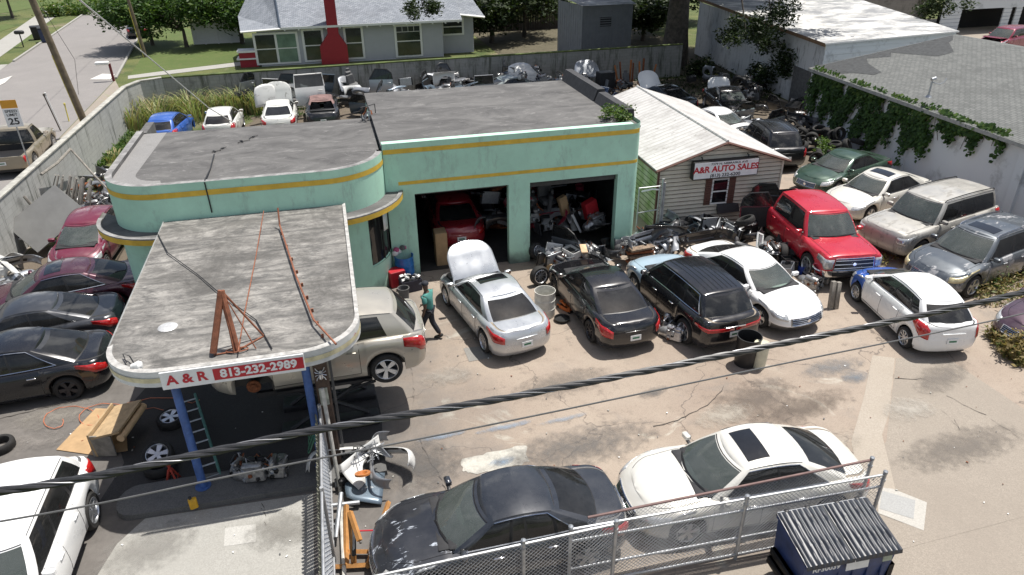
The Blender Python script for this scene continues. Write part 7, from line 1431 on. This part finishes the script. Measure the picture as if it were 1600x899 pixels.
# cardboard and crate at the left
cb = MB(); q = [P(*p, .02) for p in ((88, 703), (150, 640), (195, 640), (200, 706), (150, 712))]; c0_ = sum((Vector(v) for v in q), Vector())/5; cb.add([v+Vector((0, 0, .03*(i % 2))) for i, v in enumerate(q)], [(0, 4, 3, 2, 1)], CARD); tag(cb.build('cardboard_sheet', smooth=False, thick=.012), 'flat tan cardboard sheet on the ground left of the canopy', 'cardboard')
pA = P(162, 700, 0); o = thing('bench_box', 'tan wooden box lying on its side with a padded edge left of the canopy', 'box', tuple(P(187, 688, 0)), R(77)); m = MB(); m.box((0, .25, .32), (1.15, .04, .60), WD, rx=-.1); m.box((0, -.1, .60), (1.15, .66, .05), WD, rx=-.25); m.box((-.55, .05, .3), (.04, .5, .55), GW); m.build('board', o); m = MB(); m.tube([(-.58, -.42, .52), (.58, -.42, .52)], .085, flat('tan_pad', (.60, .42, .24), .8, var=.15), 10); m.build('padded_edge', o)
OR = flat('orange_cord', (.50, .17, .09), .6); m = MB(); cpt = []
for k in range(70):
    f = k/69; cpt.append(P(70+150*f+28*math.cos(f*17), 655-12*f+16*math.sin(f*17), .03)+Vector((0, 0, .01*(k % 3))))
cpt += [P(235, 622, .03), P(270, 622, .03), P(300, 630, .03), P(312, 625, .03)]; m.tube(cpt, .011, OR, 5); tag(m.build('extension_cord'), 'thin orange extension cord looping on the ground left of the canopy', 'cord')
m = MB(); m.tube([P(215, 655, .03), P(222, 640, .03), P(240, 637, .03), P(258, 642, .03), P(285, 655, .03)], .010, OR, 5); tag(m.build('air_hose'), 'short orange hose running into the shade under the canopy', 'hose')
# white scrap and hoist by the slatted fence
for (k, px, py, z, rz, rx, ry, c_, s_, lb) in (('bumper', 545, 722, .35, .2, .9, .3, JW, 1.0, 'crumpled white bumper cover left in the pile by the slatted fence'), ('bumper', 600, 722, .32, -.6, .5, -.3, JW, 1.0, 'white bumper cover reaching right in the pile by the fence'), ('fender', 590, 752, .2, .8, -.9, 0, JW, 1.0, 'crushed white fender in the pile by the fence'), ('hood', 572, 765, .12, 1.4, .15, 0, JBL, .75, 'blue grey panel lying in front of the white bumpers'), ('bumper', 585, 742, .45, 1.5, .2, 0, JG, .9, 'narrow grey bar laid across the white scrap pile'), ('light', 545, 757, .1, .5, 0, 0, JW, 1.2, 'headlamp unit at the foot of the slatted fence'), ('rad', 540, 742, .05, 1.0, .4, 0, JW, 1.0, 'battered radiator between the fence and the white scrap')):
    junk(k, P3(px, py), z=z, rz=rz, rx=rx, ry=ry, c=c_, s=s_, lb=lb)
m = MB(); rnd = random.Random(6)
for k in range(16): a = Vector((rnd.uniform(-.2, .2), rnd.uniform(-.15, .15), rnd.uniform(0, .25))); m.tube([a, a+Vector((rnd.gauss(0, .15), rnd.gauss(0, .12), rnd.gauss(0, .1))), a+Vector((rnd.gauss(0, .25), rnd.gauss(0, .2), rnd.gauss(.05, .12)))], .012, rnd.choice((GALV, BLK)), 4)
o = m.build('wire_tangle'); put(o, P(573, 712, .45)); tag(o, 'tangle of grey wiring on top of the white bumpers', 'wiring')
m = MB(); m.lathe([(.001, .02), (.07, .02), (.10, .07), (.16, .07), (.16, .03)], flat('lamp_amber', (.45, .16, .04), .35), 16); o = m.build('round_lamp'); put(o, P(567, 744, .5), (-.4, 0, 0)); tag(o, 'round amber lamp part on the blue grey panel', 'lamp')
OH = flat('hoist_orange', (.42, .20, .06), .6, var=.3, sc=5); eh = thing('engine_hoist', 'folded orange engine hoist between the slatted fence and the dark grey sedan', 'hoist')
def beam(nm, a, b, w_=.075, m_=OH): m = MB(); m.tube([a, b], w_*.7, m_, 4); return m.build(nm, eh)
h0 = P(553, 880, .08); beam('leg', P(541, 885, .1), P(541, 790, .25)); beam('base_beam', P(520, 886, .1), P(585, 882, .1)); beam('leg', P(574, 886, .1), P(607, 785, .1)); beam('mast', P(553, 880, .1), P(547, 800, 1.15)); beam('boom', P(547, 800, 1.15), P(562, 845, .95)); beam('cross_beam', P(541, 862, .12), P(575, 862, .12))
m = MB(); m.tube([P(553, 868, .3), P(552, 820, .9)], .028, GALV, 8); m.tube([P(553, 868, .3), P(553, 842, .6)], .04, BLK, 8); m.build('hydraulic_ram', eh); m = MB(); m.tube([P(555, 830, .8), P(583, 829, .8)], .014, M_RED, 6); m.build('red_handle', eh)
for (a_, b_, lb) in (((518, 820, .1), (550, 822, .1), 'grey steel pipe lying beside the orange hoist'), ((518, 790, .15), (562, 785, .15), 'grey pipe lying behind the orange hoist'), ((525, 840, .2), (533, 770, .6), 'bent silver pipe leaning at the slatted fence')):
    m = MB(); m.tube([P(*a_), P(*b_)], .045, GALV, 8); tag(m.build('pipe'), lb, 'pipe')
# litter
m = MB(); rnd = random.Random(15); lit = []
for k in range(150):
    p_ = P(rnd.uniform(520, 1580), rnd.uniform(500, 890), 0)
    if k > 110: p_ = P(rnd.uniform(20, 480), rnd.uniform(640, 890), 0)
    s_ = rnd.uniform(.008, .03); m.box((p_.x, p_.y, .03), (s_*1.6, s_, s_*.4), rnd.choice((WHT, GREYIN, RUST, M_CAP)), rz=rnd.random()*3)
tag(m.build('litter', smooth=False), 'small scattered scraps and pebbles across the lot paving', kind='stuff')
# ---------------------------------------------------------------- person
def skinned(name, joints, edges, mat, parent=None, root=0, sub=2):
    me = bpy.data.meshes.new(name); me.from_pydata([j[0] for j in joints], edges, []); me.materials.append(mat); o = bpy.data.objects.new(name, me); col.objects.link(o)
    sk = o.modifiers.new('skin', 'SKIN'); 
    for i, j in enumerate(joints):
        v = me.skin_vertices[0].data[i]; r_ = j[1]; v.radius = r_ if isinstance(r_, tuple) else (r_, r_); v.use_root = (i == root)
    s_ = o.modifiers.new('sub', 'SUBSURF'); s_.levels = sub; s_.render_levels = sub
    dg = bpy.context.evaluated_depsgraph_get(); dg.update(); m2 = bpy.data.meshes.new_from_object(o.evaluated_get(dg)); bpy.data.objects.remove(o); o = bpy.data.objects.new(name, m2); col.objects.link(o)
    m2.polygons.foreach_set('use_smooth', [True]*len(m2.polygons)); m2.materials.clear(); m2.materials.append(mat)
    if parent: o.parent = parent
    return o
SKIN = flat('skin', (.10, .055, .035), .55, var=.08); pe = thing('person', 'man in a teal T shirt and dark trousers walking behind the raised beige SUV', 'person', tuple(P(673, 530, 0)), R(150))
# faces +x ; right foot forward
body = [((0, 0, .98), .115), ((0, 0, 1.10), .12), ((.01, 0, 1.30), .135), ((.02, 0, 1.44), .10), ((.03, 0, 1.52), .055), ((.045, 0, 1.60), .07), ((.05, 0, 1.69), .085), ((.04, 0, 1.76), .06),
        ((.0, .09, .93), .09), ((.17, .10, .50), .062), ((.20, .10, .10), .042), ((.30, .11, .05), .038), ((0, -.09, .93), .09), ((-.04, -.10, .50), .062), ((-.26, -.10, .14), .042), ((-.19, -.11, .06), .036),
        ((.02, .19, 1.42), .065), ((-.02, .25, 1.16), .048), ((.06, .25, .92), .036), ((.09, .245, .84), .028), ((.02, -.19, 1.42), .065), ((.08, -.25, 1.16), .048), ((.22, -.22, .98), .036), ((.29, -.20, .93), .028)]
ed = [(0, 1), (1, 2), (2, 3), (3, 4), (4, 5), (5, 6), (6, 7), (0, 8), (8, 9), (9, 10), (10, 11), (0, 12), (12, 13), (13, 14), (14, 15), (3, 16), (16, 17), (17, 18), (18, 19), (3, 20), (20, 21), (21, 22), (22, 23)]
bd = skinned('body', body, ed, SKIN, pe)
fg = MB()
for hx, hy, hz, dx_, dz_ in ((.095, .245, .83, .25, -1), (.30, -.195, .92, .8, -.6)):
    d = Vector((dx_, 0, dz_)).normalized()
    for k, (off, L_) in enumerate(((-.03, .070), (-.01, .082), (.01, .076), (.03, .06))): p0 = Vector((hx, hy+off, hz)); p1 = p0+d*L_*.6; p2 = p1+(d+Vector((-.5, 0, -.3))).normalized()*L_*.4; fg.tube([p0-d*.03, p0, p1, p2], [.010, .0095, .009, .007], SKIN, 6)
    p0 = Vector((hx+.01, hy-.035, hz+.03)); fg.tube([p0, p0+Vector((.03, -.015, -.03)), p0+Vector((.035, -.015, -.06))], [.011, .010, .008], SKIN, 6)
fg.build('fingers', bd)
TEAL = flat('teal_shirt', (.07, .25, .22), .85, var=.15); TR = flat('dark_trousers', (.018, .020, .028), .85)
skinned('shirt', [((0, 0, .93), (.15, .15)), ((0, 0, 1.08), (.15, .15)), ((.01, 0, 1.28), .16), ((.02, 0, 1.43), .125), ((.025, 0, 1.50), .075), ((.02, .19, 1.43), .085), ((-.01, .245, 1.24), .075), ((.02, -.19, 1.43), .085), ((.05, -.245, 1.24), .075)], [(0, 1), (1, 2), (2, 3), (3, 4), (3, 5), (5, 6), (3, 7), (7, 8)], TEAL, pe)
skinned('trousers', [((0, 0, 1.0), .135), ((0, .09, .92), .105), ((.17, .10, .52), .082), ((.20, .10, .12), .07), ((0, -.09, .92), .105), ((-.04, -.10, .52), .082), ((-.25, -.10, .16), .07)], [(0, 1), (1, 2), (2, 3), (0, 4), (4, 5), (5, 6)], TR, pe)
for x_, y_, z_, r_ in ((.26, .105, .045, 0), (-.20, -.105, .065, .5)): m = MB(); m.box((x_, y_, z_), (.28, .10, .085), BLK, ry=r_, bev=.035); m.build('shoe', pe)
m = MB(); m.lathe([(.098, 1.735), (.094, 1.78), (.065, 1.815), (.001, 1.83)], flat('dark_cap', (.02, .022, .03), .8), 16, c=(.045, 0, 0)); m.box((.15, 0, 1.742), (.12, .14, .012), flat('dark_cap', (0, 0, 0)), ry=.12, bev=.005); m.build('cap', pe)
m = MB(); m.box((.13, 0, 1.685), (.035, .025, .04), SKIN, bev=.01); m.build('nose', bd); m = MB()
for y_ in (-.03, .03): m.box((.128, y_, 1.71), (.01, .022, .012), WHT, bev=.003); m.box((.133, y_, 1.71), (.006, .009, .010), BLK)
m.build('eyes', bd); m = MB(); m.box((.126, 0, 1.635), (.012, .045, .01), flat('lip', (.14, .05, .045), .6), bev=.003); m.build('mouth', bd); m = MB()
for y_ in (-.088, .088): m.box((.045, y_, 1.69), (.035, .015, .055), SKIN, bev=.006)
m.build('ears', bd)
pos = P(673, 530, 0); m = MB(); m.box((.17, .05, 1.36), (.01, .06, .08), WHT, bev=.003); m.build('shirt_logo', pe)
